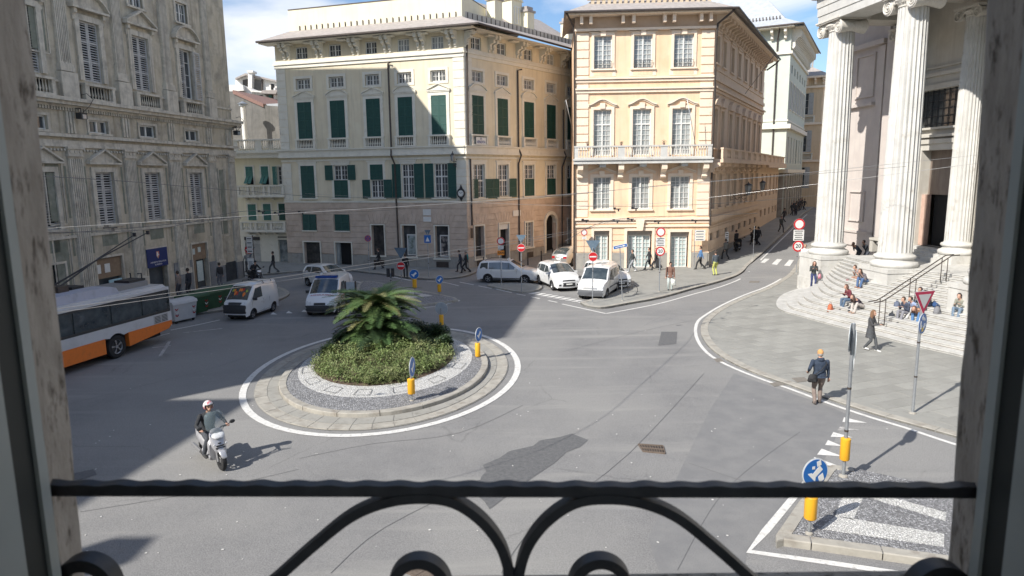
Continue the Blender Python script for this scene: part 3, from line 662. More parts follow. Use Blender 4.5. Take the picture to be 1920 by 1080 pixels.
# steps: one object each, following the rounded front
sf = [Vector(p) for p in steps_front]; sfp = smooth_path(sf, 4)
off_k = [0]; 
for k in range(1, 15): off_k.append(off_k[-1]+(.55 if k <= 7 else .34))
K['joint'] = mat('dirty_joint', (.16, .145, .125), (.3, .28, .25), scale=5, rough=.95)
def stepZ(k): return .16*(k+1)
for k in range(15):
    A = offset(sfp, -off_k[k]); nb = (off_k[k+1]-off_k[k]+.7) if k < 14 else 9.0
    if k >= 3:                       # the upper steps run in to the corner of the first pedestal
        i0 = min(range(len(A)*2//3), key=lambda i: A[i].x); A = A[i0:]; a_ = A[0]; c_ = a_-CDr*1.9; e_ = Vector((18.85+.16*(k-3), 41.9)); A = [e_*(1-t)**2+c_*2*t*(1-t)+a_*t*t for t in [i/8 for i in range(8)]]+A
    if k >= 8:
        A2_ = []
        for p in A:
            if not A2_ or (p-C0).dot(CDr) > (A2_[-1]-C0).dot(CDr)+.02: A2_.append(p)
        A = A2_
    B = offset(A, -nb) if k < 14 else [cp((p-C0).dot(CDr), 6.5).to_2d() for p in A]
    m = M(); z1 = stepZ(k); z0 = z1-.17 if k else -.1; n = len(A)
    nose = [a-(b-a).normalized()*.045 for a, b in zip(A, B)]
    vs = [(a.x, a.y, z0) for a in A]+[(a.x, a.y, z0+.045) for a in A]+[(a.x, a.y, z1-.045) for a in A]+[(a.x, a.y, z1-.04) for a in nose]+[(a.x, a.y, z1) for a in nose]+[(b.x, b.y, z1) for b in B]
    fs = [(r*n+i, r*n+i+1, (r+1)*n+i+1, (r+1)*n+i) for r in range(5) for i in range(n-1)]+[(0, n, 2*n, 3*n, 4*n, 5*n), tuple(r*n+n-1 for r in (5, 4, 3, 2, 1, 0))]
    m.add(vs, fs)
    for i in range(n-1): m.mi[i] = 1
    m.build('step', [K['mstep'], K['joint']], church)
for j in range(4):            # four more steps up to the door
    m = M(); cbx(m, 1.4, 4.3, 3.2+.38*j, 5.3, PZ-.03, PZ+.15*(j+1)); m.build('step', K['mstep'], church)
m = M(); cbx(m, .9, 1.4, 3.3, 4.88, PZ-.03, PZ+.452); cbx(m, 4.3, 6.3, 3.3, 4.88, PZ-.03, PZ+.452); cbx(m, 4.3, 5.9, 3.0, 3.3, PZ-.03, PZ+.25); m.build('door_plinth', K['marble'], church)
for a in COLA:
    m = M(); cbx(m, a-1.2, a+1.2, -1.2, 1.2, -.2, PZ-.22); cbx(m, a-1.25, a+1.25, -1.25, 1.25, -.2, .9) if a == 0 else None
    m.build('pedestal', K['marble'], church)
    m = M(); cbx(m, a-1.24, a+1.24, -1.24, 1.24, PZ-.22, PZ+.012); m.build('pedestal_cap', K['marble'], church)
def shaft_mesh(r0, r1, h, nfl=22):
    def mk():
        m = M(); per = 6; n = nfl*per; rings = 9; vs = []
        for j in range(rings):
            t = j/(rings-1); z = h*t; r = r0*(1-t)+r1*t+.03*r0*math.sin(math.pi*t)
            fl = 1.0 if 0 < j < rings-1 else .25
            for k in range(n):
                q = (k % per)/per; dpt = (0 if q < .12 else math.sin(math.pi*(q-.1)/.9))*.105*fl; a = 2*math.pi*k/n; vs.append((r*(1-dpt)*math.cos(a), r*(1-dpt)*math.sin(a), z))
        m.add(vs, [(j*n+k, j*n+(k+1) % n, (j+1)*n+(k+1) % n, (j+1)*n+k) for j in range(rings-1) for k in range(n)])
        return m.mesh('shaft', K['marble'], smooth=35)
    return cached(('shaft', r0, r1, h), mk)
def base_mesh(r):
    def mk():
        m = M(); P = []
        def tor(rc, z, q): return [(rc+q*math.cos(a), z+q*math.sin(a)) for a in [math.pi*(-.5+i/6) for i in range(7)]]
        m.lathe((0, 0, 0), [(r*.9, 0)]+tor(r*1.22, .16, .16)+[(r*1.2, .34), (r*1.12, .38), (r*1.10, .44), (r*1.16, .48)]+tor(r*1.12, .57, .10)+[(r*1.08, .68), (r*1.02, .74), (r, .80)], 40)
        return m.mesh('base', K['marble'], smooth=40)
    return cached(('base', r), mk)
def capital_mesh(r):
    def mk():
        m = M(); s = r/.72
        m.lathe((0, 0, 0), [(r, -.02), (r*1.06, .03), (r*1.0, .08), (r*1.04, .14), (r*1.28, .34*s), (r*1.25, .44*s)], 32)
        W = r*1.22; cz = .16*s; vr = .40*s
        for sx in (-1, 1):
            m.lathe((0, 0, 0), [(0, 0)], 3, cap=False) if False else None
            # bolster: waisted roll running from front to back
            prof = [(-1.12*r, vr), (-.75*r, vr*.86), (0, vr*.62), (.75*r, vr*.86), (1.12*r, vr)]; n = 20; vs = []
            for y, q in prof:
                for k in range(n): a = 2*math.pi*k/n; vs.append((sx*W+q*math.cos(a), y, cz+q*math.sin(a)))
            m.add(vs, [(i*n+k, i*n+(k+1) % n, (i+1)*n+(k+1) % n, (i+1)*n+k) for i in range(4) for k in range(n)]+[tuple(range(n)), tuple(range(5*n-1, 4*n-1, -1))])
            for sy in (-1, 1):   # spiral relief
                pts = []; rr = []
                for k in range(46): th = k/45*2*math.pi*2.4; q = vr*(.93-.80*k/45); pts.append((sx*W+sx*q*math.cos(th+math.pi/2)*-1, sy*(1.12*r+.02), cz+q*math.sin(th+math.pi/2))); rr.append(.055*s*(1-.6*k/45))
                m.tube(pts, rr, 5); m.ball((sx*W, sy*(1.12*r+.03), cz), .07*s, 8, 5)
        m.box((-W, -1.1*r, .32*s), (W, 1.1*r, .52*s))
        for sy in (-1, 1):
            for i in range(7): m.ball((-W*.72+W*1.44*i/6, sy*1.08*r, .30*s), .10*s, 6, 5, (1, .7, 1.3))
        m.box((-r*1.55, -r*1.38, .54*s), (r*1.55, r*1.38, .60*s)); m.box((-r*1.62, -r*1.45, .605*s), (r*1.62, r*1.45, .70*s))
        return m.mesh('capital', mat('aged_marble', (.54, .50, .44), (.66, .64, .59), scale=5, rough=.7, dirt=(.34, .29, .23), dscale=5, dlo=.52, dhi=.75, bump=.3, bscale=20), smooth=40)
    return cached(('cap', r), mk)
crz = math.atan2(CN.y, CN.x)+math.pi/2          # local -y faces the square
def column(a, b, z0, z1, r):
    hb = .8 if r > .7 else .8
    p = cp(a, b, z0); base = put('column_base', base_mesh(r), church, loc=p, rz=crz)
    put('column_shaft', shaft_mesh(r, r*.85, z1-z0-.8-.5), church, loc=cp(a, b, z0+.8), rz=crz)
    put('capital', capital_mesh(r*.86), church, loc=cp(a, b, z1-.5), rz=crz)
for a in COLA: column(a, 0, PZ, 16.3, .84)
column(.1, 4.3, PZ+.45, 16.1, .62); column(5.4, 4.3, PZ+.45, 16.1, .62); column(11.2, 4.3, PZ+.45, 16.1, .62)
# entablature
AZ = 16.42
m = M()
for i, (z0, z1, e) in enumerate(((AZ, AZ+.45, .0), (AZ+.45, AZ+.95, .05), (AZ+.95, AZ+1.5, .10))): cbx(m, -1.05-e, 24, -.95-e, .75+e, z0, z1)
m.build('architrave', K['marble'], church)
m = M(); cbx(m, -1.4, 24, -1.3, 1.0, AZ+1.5, AZ+1.68); m.build('moulding', K['marble'], church)
m = M(); cbx(m, -1.08, 24, -.98, 8, AZ+1.68, AZ+3.4); m.build('frieze', K['marble'], church)
m = M(); cbx(m, -2.1, 24, -2.0, 8, AZ+3.4, AZ+4.2); m.build('cornice', K['marble'], church)
m = M(); cbx(m, -.95, .65, .76, 4.9, AZ, AZ+1.5); m.build('side_beam', K['churchw'], church)
m = M(); cbx(m, 3.4, 4.4, .76, 4.9, AZ+.35, AZ+1.5); cbx(m, 9.0, 10.0, .76, 4.9, AZ+.35, AZ+1.5); m.build('ceiling_beam', K['churchw'], church)
m = M(); cbx(m, -1, 24, .76, 5, AZ+1.3, AZ+1.62); m.build('portico_ceiling', K['churchw'], church)
m = M(); cbx(m, 1.6, 2.9, 1.7, 3.6, AZ+1.22, AZ+1.3); m.build('ceiling_coffer', K['marble'], church)
# back wall
CF = Face(cp(-8, 4.9).to_2d(), cp(24, 4.9).to_2d())
wz = CF_meas if 'CF_meas' in globals() else None
def cfs(u, v):
    d = ray(u, v); n = Vector((CF.n.x, CF.n.y, 0)); A = Vector((CF.A.x, CF.A.y, 0)); t = (A-CAMP).dot(n)/d.dot(n); p = CAMP+d*t; return (p.to_2d()-CF.A).dot(CF.t), p.z
wa, wt = cfs(1722, 160); wb, wl = cfs(1797, 236); da, dt = cfs(1733, 281); db, dl = cfs(1788, 460); dt2 = cfs(1765, 366)[1]
wl = cfs(1760, 238)[1]; wt = cfs(1760, 167)[1]; dl = PZ+.6; dt = cfs(1760, 281)[1]
m = M(); wall(m, CF, 5.75, 32, 2, AZ+1.5, [(wa, wb, wl, wt), (da, db, dl, dt)], .6); m.build('wall', K['churchw'], church)
m = M(); wall(m, CF, -.6, 5.7, 0, 24, [], .1, d=.12); m.quad(CF.P(5.7, 0, .12), CF.P(5.7, 0, -.2), CF.P(5.7, 24, -.2), CF.P(5.7, 24, .12)); m.fb(CF, 5.82, 6.5, 2.4, 16.3, .002, .35); m.build('wall', K['church'], church)
# panelled bay left of the portico: raised surrounds, round-headed niche
m = M()
def pan(s0, s1, z0, z1, w=.12, d=.17): m.fb(CF, s0-w, s0, z0-w, z1+w, .12, d+.06); m.fb(CF, s1, s1+w, z0-w, z1+w, .12, d+.06); m.fb(CF, s0, s1, z1, z1+w, .12, d+.06); m.fb(CF, s0, s1, z0-w, z0, .12, d+.06)
x0, z0 = cfs(1612, 222); x1, _ = cfs(1640, 222)
pan(2.65, 4.4, 12.6, 15.2); pan(2.75, 4.3, 4.15, 6.1, .06); m.fb(CF, 2.1, 4.7, 11.9, 12.1, .12, .4); m.fb(CF, 1.2, 5.6, 3.3, 3.45, .12, .3)
m.fb(CF, 5.0, 5.6, 2.4, 15.6, .12, .3); m.fb(CF, 1.3, 1.9, 2.4, 15.6, .12, .3); m.fb(CF, .2, 5.65, 15.7, 16.0, .12, .5); m.fb(CF, 2.0, 4.9, 2.4, 3.3, .12, .22)
m.build('wall_panelling', K['church'], church)
m = M(); pts = [(2.85, 6.75), (4.45, 6.75), (4.45, 10.7)]+[(3.65+.8*math.cos(math.pi*i/10), 10.7+.8*math.sin(math.pi*i/10)) for i in range(1, 10)]+[(2.85, 10.7)]
n = len(pts); a_ = [CF.P(x, z, .125) for x, z in pts]; b_ = [CF.P(x*.8+3.65*.2, z*.98+8.5*.02, -.30) for x, z in pts]
m.add(a_+b_, [(i, (i+1) % n, (i+1) % n+n, i+n) for i in range(n)]+[tuple(range(n, 2*n))])
m.build('niche', mat('niche_plaster', (.56, .47, .43), (.62, .53, .48), scale=2, rough=.9), church)
# window with grille, door
m = M(); frame(m, CF, wa, wb, wl, wt, .3, .14); frame(m, CF, da, db, dl, dt, .38, .16, sill=False, head=.25)
m.fb(CF, 8.0, 14, wt+.75, wt+.95, .002, .18); m.fb(CF, 8.0, 14, wt+1.2, wt+1.3, .002, .12); m.fb(CF, da-.3, db+.3, dt+.75, dt+.9, .002, .3); m.build('wall_mouldings', K['churchw'], church)
wn = M(); wn.fb(CF, wa, wb, wl, wt, -.45, -.42); wn = wn.build('window', K['glass'], church)
m = M()
for i in range(8): s = wa+(wb-wa)*(i+.5)/8; m.tube([CF.P(s, wl, -.2), CF.P(s, wt, -.2)], .025, 5)
for i in range(5): z = wl+(wt-wl)*(i+.5)/5; m.tube([CF.P(wa, z, -.2), CF.P(wb, z, -.2)], .022, 5)
m.build('grille', K['iron'], wn)
m = M(); m.fb(CF, da, db, dt2, dt, -.6, -.5); m.build('door_transom', mat('brown_wood', (.16, .12, .10), (.21, .17, .14), scale=4, rough=.6, stretch=(1, 1, .2)), church)
m = M(); m.fb(CF, da+.35, db, dl, dt2, -.75, -.7); m.build('doorway', K['dark'], church)
m = M(); m.fb(CF, da, da+.3, dl, dt2, -.5, -.1); m.build('door_jamb', mat('pink_marble', (.5, .34, .27), (.58, .42, .34), scale=4, rough=.4), church)
m = M(); m.fb(CF, da-.6, da-.4, dl, dt-.3, .3, 1.5); m.build('door_leaf', mat('open_door_leaf', (.55, .57, .58), (.62, .63, .63), scale=3, rough=.5), church)
# bench with X-shaped rail by the column
m = M(); m.fb(CF, 7.2, 9.8, PZ+.75, PZ+.9, 1.1, 1.6); m.fb(CF, 7.2, 7.5, PZ, PZ+.75, 1.15, 1.55); m.fb(CF, 9.5, 9.8, PZ, PZ+.75, 1.15, 1.55)
for i in range(5): m.fb(CF, 9.0+i*.12, 9.06+i*.12, PZ+.1, PZ+.72, 1.3, 1.4)
m.build('stone_bench', K['churchw'], church)
# mass behind
shell(church, [tuple(cp(-8.3, 5.1)), tuple(cp(24, 5.1)), tuple(cp(24, 30)), tuple(cp(-8.3, 30))], -1, 24, 'church', 'rear_wall', skip=(0,))
m = M(); m.quad(cp(-8.3, -2, AZ+4.2), cp(24, -2, AZ+4.2), cp(24, 30, AZ+7), cp(-8.3, 30, AZ+7)); m.build('roof', K['roof'], church)
# hand rail on the steps
b0 = gz(1645, 600, .64); t0 = gz(1772, 514, PZ)
rail = thing('handrail', 'double steel handrail running up the marble steps beside the seated students', 'handrail', tuple(b0))
dr = Vector((t0.x-b0.x, t0.y-b0.y, 0)).normalized(); sd_ = Vector((dr.y, -dr.x, 0))
for s_ in (0, .28):
    o_ = sd_*s_; m = M(); a = b0+o_+Vector((0, 0, .95)); b = t0+o_+Vector((0, 0, .95))
    m.tube([a-dr*.75+Vector((0, 0, -.0)), a-dr*.2, a+dr*.2+Vector((0, 0, .1)), b-dr*.1, b+dr*.6], .028, 6); m.build('rail', K['gutter'], rail, smooth=True)
    for f in (.02, .45, .93):
        p = b0.lerp(t0, f)+o_; m = M(); m.tube([p+Vector((0, 0, -.25)), p+Vector((0, 0, .95))], .022, 6); m.tube([p+Vector((0, 0, .35)), p+sd_*.14+Vector((0, 0, .35))], .012, 5); m.build('post', K['gutter'], rail, smooth=True)
# ------------------------------------------------------------------ yellow palace on the far side
YL = Face((-19.9, 60.5), (-3.55, 55.2)); YR = Face((-3.55, 55.2), (5.4, 66.5)); YR.B = Vector((6.6, 68.0))
yb = thing('yellow_building', 'yellow corner palace with dark green shutters, pink ground floor and street clock', 'building', (-3.55, 55.2, 0))
YLc = [(1.9, 3.3), (5.1, 6.5), (8.5, 9.8), (11.4, 12.7), (14.35, 15.65)]
YRc = [(.8, 2.25), (4.0, 5.4), (7.65, 9.1), (11.05, 12.5), (14.4, 15.85)]
shopL = [(1.73, 3.38, .12, 2.02), (4.9, 6.48, .12, 2.03), (8.48, 9.68, 1.0, 3.57), (11.35, 12.6, .95, 3.57), (14.35, 15.54, .9, 3.55)]
shopR = [(.85, 2.0, .8, 3.5), (4.0, 5.3, .15, 3.5), (7.7, 8.8, 1.15, 3.4), (10.85, 12.5, .3, 3.95), (14.55, 15.6, 1.05, 3.35)]
YLw0 = [(1.77, 3.09, 3.05, 4.45), (4.98, 6.36, 3.05, 4.45)]
YLf = [(1.85, 3.2), (5.1, 6.45), (8.6, 9.8), (11.5, 12.6), (14.42, 15.6)]
for F, Lw, cols, shops, extra, fcols in ((YL, 17.19, YLc, shopL, YLw0, YLf), (YR, 18.0, YRc, shopR, [], YRc)):
    f1 = [(a, b, 5.85, 8.6) for a, b in fcols]
    m = M(); m.mi = []; 
    wall(m, F, 0, Lw, 5.55, 16.8, [(a, b, 10.0, 13.9) for a, b in cols]+[(a, b, 14.95, 15.82) for a, b in cols]+f1, .3); m.build('wall', K['yel'], yb)
    m = M(); wall(m, F, 0, Lw, 16.8, 18.9, [(a+.12, b-.12, 17.4, 18.4) for a, b in cols], .25); m.build('attic_wall', K['yel'], yb)
    m = M(); wall(m, F, 0, Lw, -1, 5.55, shops+extra, .35, d=-.03); m.build('ground_floor_wall', K['pink'], yb)
    # rusticated courses
    m_all = shops+extra; z = 1.02; ci = 0; bounds = [1.02, 1.5, 1.98, 2.46, 2.94, 3.42, 3.9, 4.4, 4.95, 5.45]
    for z0, z1 in zip(bounds, bounds[1:]):
        for s0, s1 in rect_minus(0, Lw, z0, z1, [(a-.12, b+.12, c, e+.12) for a, b, c, e in m_all]):
            n = max(1, int(round((s1-s0)/2.6))); 
            for i in range(n):
                p0 = s0+(s1-s0)*i/n; p1 = s0+(s1-s0)*(i+1)/n; m = M(); m.fb(F, p0+(.0 if i == 0 else .008), p1, z0+.03, z1, -.03, .03+rnd.uniform(-.004, .004)); m.build('stone_course', K['pink'], yb)
    for s0, s1 in rect_minus(0, Lw, .2, 1.0, [(a-.1, b+.1, c, e) for a, b, c, e in m_all]):
        m = M(); m.fb(F, s0, s1, -.3, 1.0, -.02, .07); m.build('plinth', K['plinth'], yb)
    m = M(); m.fb(F, -.05, Lw, 5.45, 5.6, 0, .08)
    # belt with the base of the balustrades
    m.build('string_course', K['trim'], yb)
    m = M(); m.fb(F, -.2, Lw, 9.28, 9.42, 0, .3); m.fb(F, -.15, Lw, 9.42, 9.86, 0, .22); m.fb(F, -.25, Lw, 9.86, 9.96, 0, .34); m.fb(F, -.06, Lw, 8.95, 9.1, 0, .08); m.build('belt_course', K['trim'], yb)
    m = M(); m.fb(F, -.1, Lw, 16.72, 17.0, 0, .10); m.fb(F, -.15, Lw, 17.0, 17.12, 0, .2); m.fb(F, -.1, Lw, 17.12, 17.34, 0, .1); m.build('cornice_band', K['trim'], yb)
    # quoins and surrounds
    q = [0.0] if F is YR else [0.0, Lw-.9]
    for s0 in q:
        z = 9.98
        while z < 16.6: m = M(); m.fb(F, s0, s0+.9, z+.015, z+.62, 0, .045); m.build('quoin', K['trim'], yb); z += .64
        z = 5.62
        while z < 8.8: m = M(); m.fb(F, s0, s0+.9, z+.015, z+.62, 0, .045); m.build('quoin', K['trim'], yb); z += .64
    for i, (a, b) in enumerate(cols):
        m = M(); frame(m, F, a, b, 10.85, 13.9, .26, .07, sill=False); m.fb(F, a-.32, b+.32, 14.16, 14.26, 0.002, .12)
        pediment(m, F, a-.36, b+.36, 14.26, .50, .16, .07, arch=(i % 2 == 1) if F is YL else (i % 2 == 0)); m.build('window_surround', K['trim'], yb); m = M()
        frame(m, F, a, b, 14.95, 15.82, .22, .05, sill=False); m.fb(F, a-.22, b+.22, 14.80, 14.95, .002, .05)
        m.build('window_surround', K['trim'], yb)
        shutters(yb, F, a, b, 10.85, 13.9, .05 if not (F is YL and i == 4) else .05, 4, 'gshut' if not (F is YL and i == 4) else 'gshut', .07)
        m = M(); m.fb(F, a, b, 10.0, 10.86, -.28, -.2); m.build('window_recess', K['dark'], yb)
        window(yb, F, a+.02, b-.02, 14.97, 15.8, -.2, 2, 2)
        mm = M(); 
        for k in range(9): s = a+(b-a)*(k+.5)/9; mm.tube([F.P(s, 14.97, -.03), F.P(s, 15.8, -.03)], .012, 4)
        o = mm.build('grille', K['white'], yb); o['kind'] = 'stuff'
        window(yb, F, a+.12, b-.12, 17.42, 18.38, -.15, 2, 2, glass='glass' if i not in (3, 4) else 'glassb')
        balustrade(yb, F, a-.28, b+.28, 9.98, 10.85, .0, .26, pitch=.16)
        # eave brackets between the attic windows
        for s in (a-1.05, a-.6)+((b+.35, b+.8) if i == 4 else ()):
            if s < .1: s += .35
            m = M(); m.fb(F, s, s+.24, 18.3, 18.64, .0, .85); corbel(m, F, s, .24, 17.75, 18.3, .62); corbel(m, F, s+.04, .16, 17.4, 17.75, .25); m.build('eave_bracket', K['trim'], yb)
        m = M(); m.fb(F, a-.8, a+.05, 18.5, 18.6, .2, .75); m.fb(F, b-.05, b+.75, 18.5, 18.6, .2, .75); m.build('eave_block', K['trim'], yb)
    m = M(); m.fb(F, -.8 if F is YL else 0, Lw+(1.15 if F is YL else .5), 18.66, 18.76, -.2, 1.15); m.build('eave_soffit', K['trim'], yb)
# first floor openings, each as the photograph shows it
def opening(F, a, b, spec, z0=5.85, z1=8.6):
    m = M(); frame(m, F, a, b, z0, z1, .2, .06); m.fb(F, a-.3, b+.3, z1+.2, z1+.32, .002, .1); m.build('window_surround', K['trim'], yb)
    w = (b-a)/2
    if spec == 'closed': shutters(yb, F, a, b, z0, z1, .04, 4)
    elif spec == 'open': window(yb, F, a, b, z0, z1, -.15, 2, 5, transom=.62); pass
    elif spec == 'split_top_open':
        window(yb, F, a, b, z0+1.5, z1, -.15, 2, 3); shutters(yb, F, a, b, z0, z0+1.48, .04, 2)
    elif spec == 'split_low_open': window(yb, F, a, b, z0, z0+1.5, -.15, 2, 3); shutters(yb, F, a, b, z0+1.5, z1, .04, 2)
    elif spec == 'both_open': window(yb, F, a, b, z0, z1, -.15, 2, 6, transom=.52)
def side_leaf(F, a, z0, z1, w, d=.10, n=3): put('shutter', leaf_mesh(w, z1-z0, n, 'gshut', .07, True), yb, F, a, z0, d)
for (a, b), sp in zip(YLf, ('closed', 'split_top_open', 'split_low_open', 'open', 'open')): opening(YL, a, b, sp)
side_leaf(YL, 4.3, 7.35, 8.6, .75, n=2); side_leaf(YL, 6.5, 7.35, 8.6, .72, n=2); side_leaf(YL, 7.85, 5.8, 7.35, .72, n=2); side_leaf(YL, 9.85, 5.8, 7.35, .75, n=2)
side_leaf(YL, 10.66, 5.8, 8.6, .78); side_leaf(YL, 12.65, 5.8, 8.6, .82); side_leaf(YL, 13.62, 5.8, 8.6, .76); side_leaf(YL, 15.64, 5.8, 8.6, .72)
for (a, b), sp in zip(YRc, ('both_open', 'both_open', 'split_top_open', 'split_top_open', 'split_top_open')): opening(YR, a, b, sp, 5.75, 8.5)
side_leaf(YR, .7, 5.7, 7.3, .7, .06, 2); side_leaf(YR, 2.3, 5.7, 7.3, .9, n=2); side_leaf(YR, 3.25, 5.7, 7.3, .8, n=2); side_leaf(YR, 5.45, 5.7, 7.3, 1.0, n=2)
for a, b, c, e in YLw0: shutters(yb, YL, a, b, c, e, .06, 2); mm = M(); mm.fb(YL, a-.1, b+.1, c-.1, c, .03, .12); mm.build('sill', K['trim'], yb)
# shop fronts
def shop(F, a, b, c, e, kind):
    m = M(); frame(m, F, a, b, c, e, .1, .10, sill=c > .5); o = m.build('shop_surround', K['trim'], yb)
    if kind == 'door': m = M(); m.fb(F, a, b, c, e, -.34, -.32); m.build('shop_interior', K['dark'], yb); m = M(); m.fb(F, a, a+.35, c, e, -.3, -.1); m.build('door_leaf', K['glassb'], yb)
    elif kind == 'poster':
        m = M(); m.fb(F, a, b, c, e, -.34, -.32); m.build('shop_interior', mat('shop_dim', (.03, .032, .035), (.10, .10, .10), scale=1.6, rough=.6), yb)
        p = M(); p.fb(F, a+.3, b-.12, c+.1, e-.75, -.28, -.24); p = p.build('poster_frame', K['white'], yb)
        q = M(); q.fb(F, a+.38, b-.2, c+.2, e-.85, -.24, -.235); q.build('poster', mat('poster_dark', (.035, .035, .04), (.33, .29, .26), scale=2.6, rough=.5, lo=.5, hi=.62) if b > 14 else mat('poster_pale', (.42, .47, .47), (.15, .19, .15), scale=2.2, rough=.5, lo=.45, hi=.62), p)
        m = M(); m.fb(F, a, b, c, e, -.12, -.11)
    else: m = M(); m.fb(F, a, b, c, e, -.34, -.32); m.build('shop_interior', mat('shop_dim2', (.02, .02, .022), (.08, .075, .07), scale=2.6, rough=.5, dirt=(.35, .33, .3), dscale=3.2, dlo=.66, dhi=.72), yb)
for r_, k in zip(shopL, ('show', 'door', 'show', 'poster', 'poster')): shop(YL, *r_, k)
shop(YR, *shopR[0], 'show'); shop(YR, *shopR[1], 'door')
m = M(); m.fb(YR, 4.02, 5.28, 3.0, 3.48, -.1, -.02); m.build('number_panel', K['white'], yb); m = M()
for i in (2, 4):
    a, b, c, e = shopR[i]; window(yb, YR, a, b, c, e, -.15, 2, 6); frame(m, YR, a, b, c, e, .12, .1)
a, b, c, e = shopR[3]; m.fb(YR, a-.3, a, .3, 3.1, .03, .12); m.fb(YR, b, b+.3, .3, 3.1, .03, .12); cx = (a+b)/2; rr = (b-a)/2
for i in range(12):
    t0, t1 = math.pi*i/12, math.pi*(i+1)/12; P4 = [(cx+rr*math.cos(t0), 3.1+rr*math.sin(t0)), (cx+(rr+.3)*math.cos(t0), 3.1+(rr+.3)*math.sin(t0)), (cx+(rr+.3)*math.cos(t1), 3.1+(rr+.3)*math.sin(t1)), (cx+rr*math.cos(t1), 3.1+rr*math.sin(t1))]
    m.fpoly(YR, P4, -.3, .12)
m.build('door_surround', K['trim'], yb)
sp = M()
for sgn in (0, 1):
    pts = [(a if sgn == 0 else b, 3.1), (a if sgn == 0 else b, e)]+[(cx, e)]+[(cx+rr*math.cos(math.pi*(.5+(.5*i/6 if sgn == 0 else -.5*i/6))), 3.1+rr*math.sin(math.pi*(.5+(.5*i/6 if sgn == 0 else -.5*i/6)))) for i in range(0, 7)]
    sp.fpoly(YR, pts if sgn else pts[::-1], -.06, .0)
sp.build('arch_spandrel', K['pink'], yb)
m = M(); m.fb(YR, a, b, c, e, -.5, -.4); m.build('doorway', K['dark'], yb)
for s0, s1 in ((8.6, 9.6), (14.4, 15.5)):
    m = M(); m.fb(YL, s0, s1, .15, .62, .07, .09); m.build('basement_grille', K['gutter'], yb)
for s0, s1 in ((1.0, 2.0), (7.9, 8.8)):
    m = M(); m.fb(YR, s0, s1, .2, .7, .07, .09); m.build('basement_grille', K['gutter'], yb)
# fanned voussoirs above the openings
for F, ops in ((YL, shopL[2:]), (YR, [shopR[0], shopR[1], shopR[2]])):
    for a, b, c, e in ops:
        cx = (a+b)/2
        for k in range(-3, 3):
            x0 = cx+k*.3; x1 = x0+.28; m = M(); m.fpoly(F, [(x0, 3.72), (x1, 3.72), (x1+(x1-cx)*.35, 4.4+.12*(3-abs(k+.5))/3), (x0+(x0-cx)*.35, 4.4+.12*(3-abs(k+.5))/3)], .03, .055); m.build('voussoir', K['pink'], yb)
m = M(); m.fb(YL, 13.35, 14.05, 4.42, 4.92, .06, .09); m.fb(YL, 13.35, 14.05, 3.9, 4.3, .06, .09); m.build('stone_plaque', K['white'], yb)
m = M(); m.fb(YR, 5.9, 7.0, 4.05, 4.55, .06, .09); m.build('stone_plaque', K['white'], yb)
# roof, attic block, dormers
def roofquad(m, F, s0, s1, d0, z0, d1, z1): m.quad(F.P(s0, z0, d0), F.P(s1, z0, d0), F.P(s1, z1, d1), F.P(s0, z1, d1))
m = M(); A = YL.P(-.8, 18.8, 1.35); Bc = YL.P(17.19+1.75, 18.8, 1.35); Cc = YR.P(18.6, 18.8, 1.35)
A2 = YL.P(.9, 19.95, -1.0); B2 = YL.P(16.7, 19.95, -1.0)
B3 = YR.P(1.3, 19.95, -.9); C3 = YR.P(18.6, 19.95, -.9)
m.add([A, Bc, B2, A2], [(0, 1, 2, 3)]); m.add([Bc, Cc, C3, B3], [(0, 1, 2, 3)]); m.add([Bc, B3, B2], [(0, 1, 2)])
D0 = YL.P(-.8, 18.8, -2.5); m.add([A, A2, YL.P(.9, 19.95, -2.5), D0], [(0, 1, 2, 3)])
m.build('pent_roof', K['roof'], yb)
m = M(); m.tube([A+Vector((0, 0, -.02)), Bc+Vector((0, 0, -.02)), Cc+Vector((0, 0, -.02))], .09, 6); m.build('gutter', K['gutter'], yb)
m = M()
a0, a1, a2, a3 = YL.P(.85, 0, -1.0), YL.P(16.75, 0, -1.0), YL.P(16.75, 0, -6.5), YL.P(.85, 0, -6.5)
for p, q in ((a0, a1), (a1, a2), (a2, a3), (a3, a0)): m.quad((p.x, p.y, 19.6), (q.x, q.y, 19.6), (q.x, q.y, 21.65), (p.x, p.y, 21.65))
m.quad((a0.x, a0.y, 21.65), (a1.x, a1.y, 21.65), (a2.x, a2.y, 21.65), (a3.x, a3.y, 21.65)); m.build('attic_block', K['yelc'], yb)
m = M(); m.tube([(a0.x, a0.y, 21.68), (a1.x, a1.y, 21.68), (a2.x, a2.y, 21.68)], .05, 4); m.build('coping', K['gutter'], yb)
m = M()
for i in range(27): s = 1.9+i*.55; m.fb(YL, s, s+.07, 19.9, 20.3, -1.0, -.93)
o = m.build('attic_vents', K['gutter'], yb, kind='stuff')
m = M()                                     # right wing: parapet with slots, mansard behind
m.fb(YR, .9, 18.6, 19.7, 20.45, -1.3, -1.0); m.build('parapet', mat('parapet_stone', (.48, .44, .37), (.55, .51, .44), scale=2, rough=.9), yb)
m = M()
for i in range(30): s = 1.1+i*.58; m.fb(YR, s, s+.06, 19.8, 20.4, -1.0, -.96)
m.build('parapet_slots', K['gutter'], yb, kind='stuff')
m = M(); roofquad(m, YR, .6, 19, -1.3, 20.2, -6.5, 23.4); m.quad(YR.P(.6, 20.2, -1.3), YR.P(.6, 23.4, -6.5), YR.P(.6, 20, -6.5)); roofquad(m, YR, .6, 19, -6.5, 23.4, -14, 20); m.build('roof', K['roof'], yb)
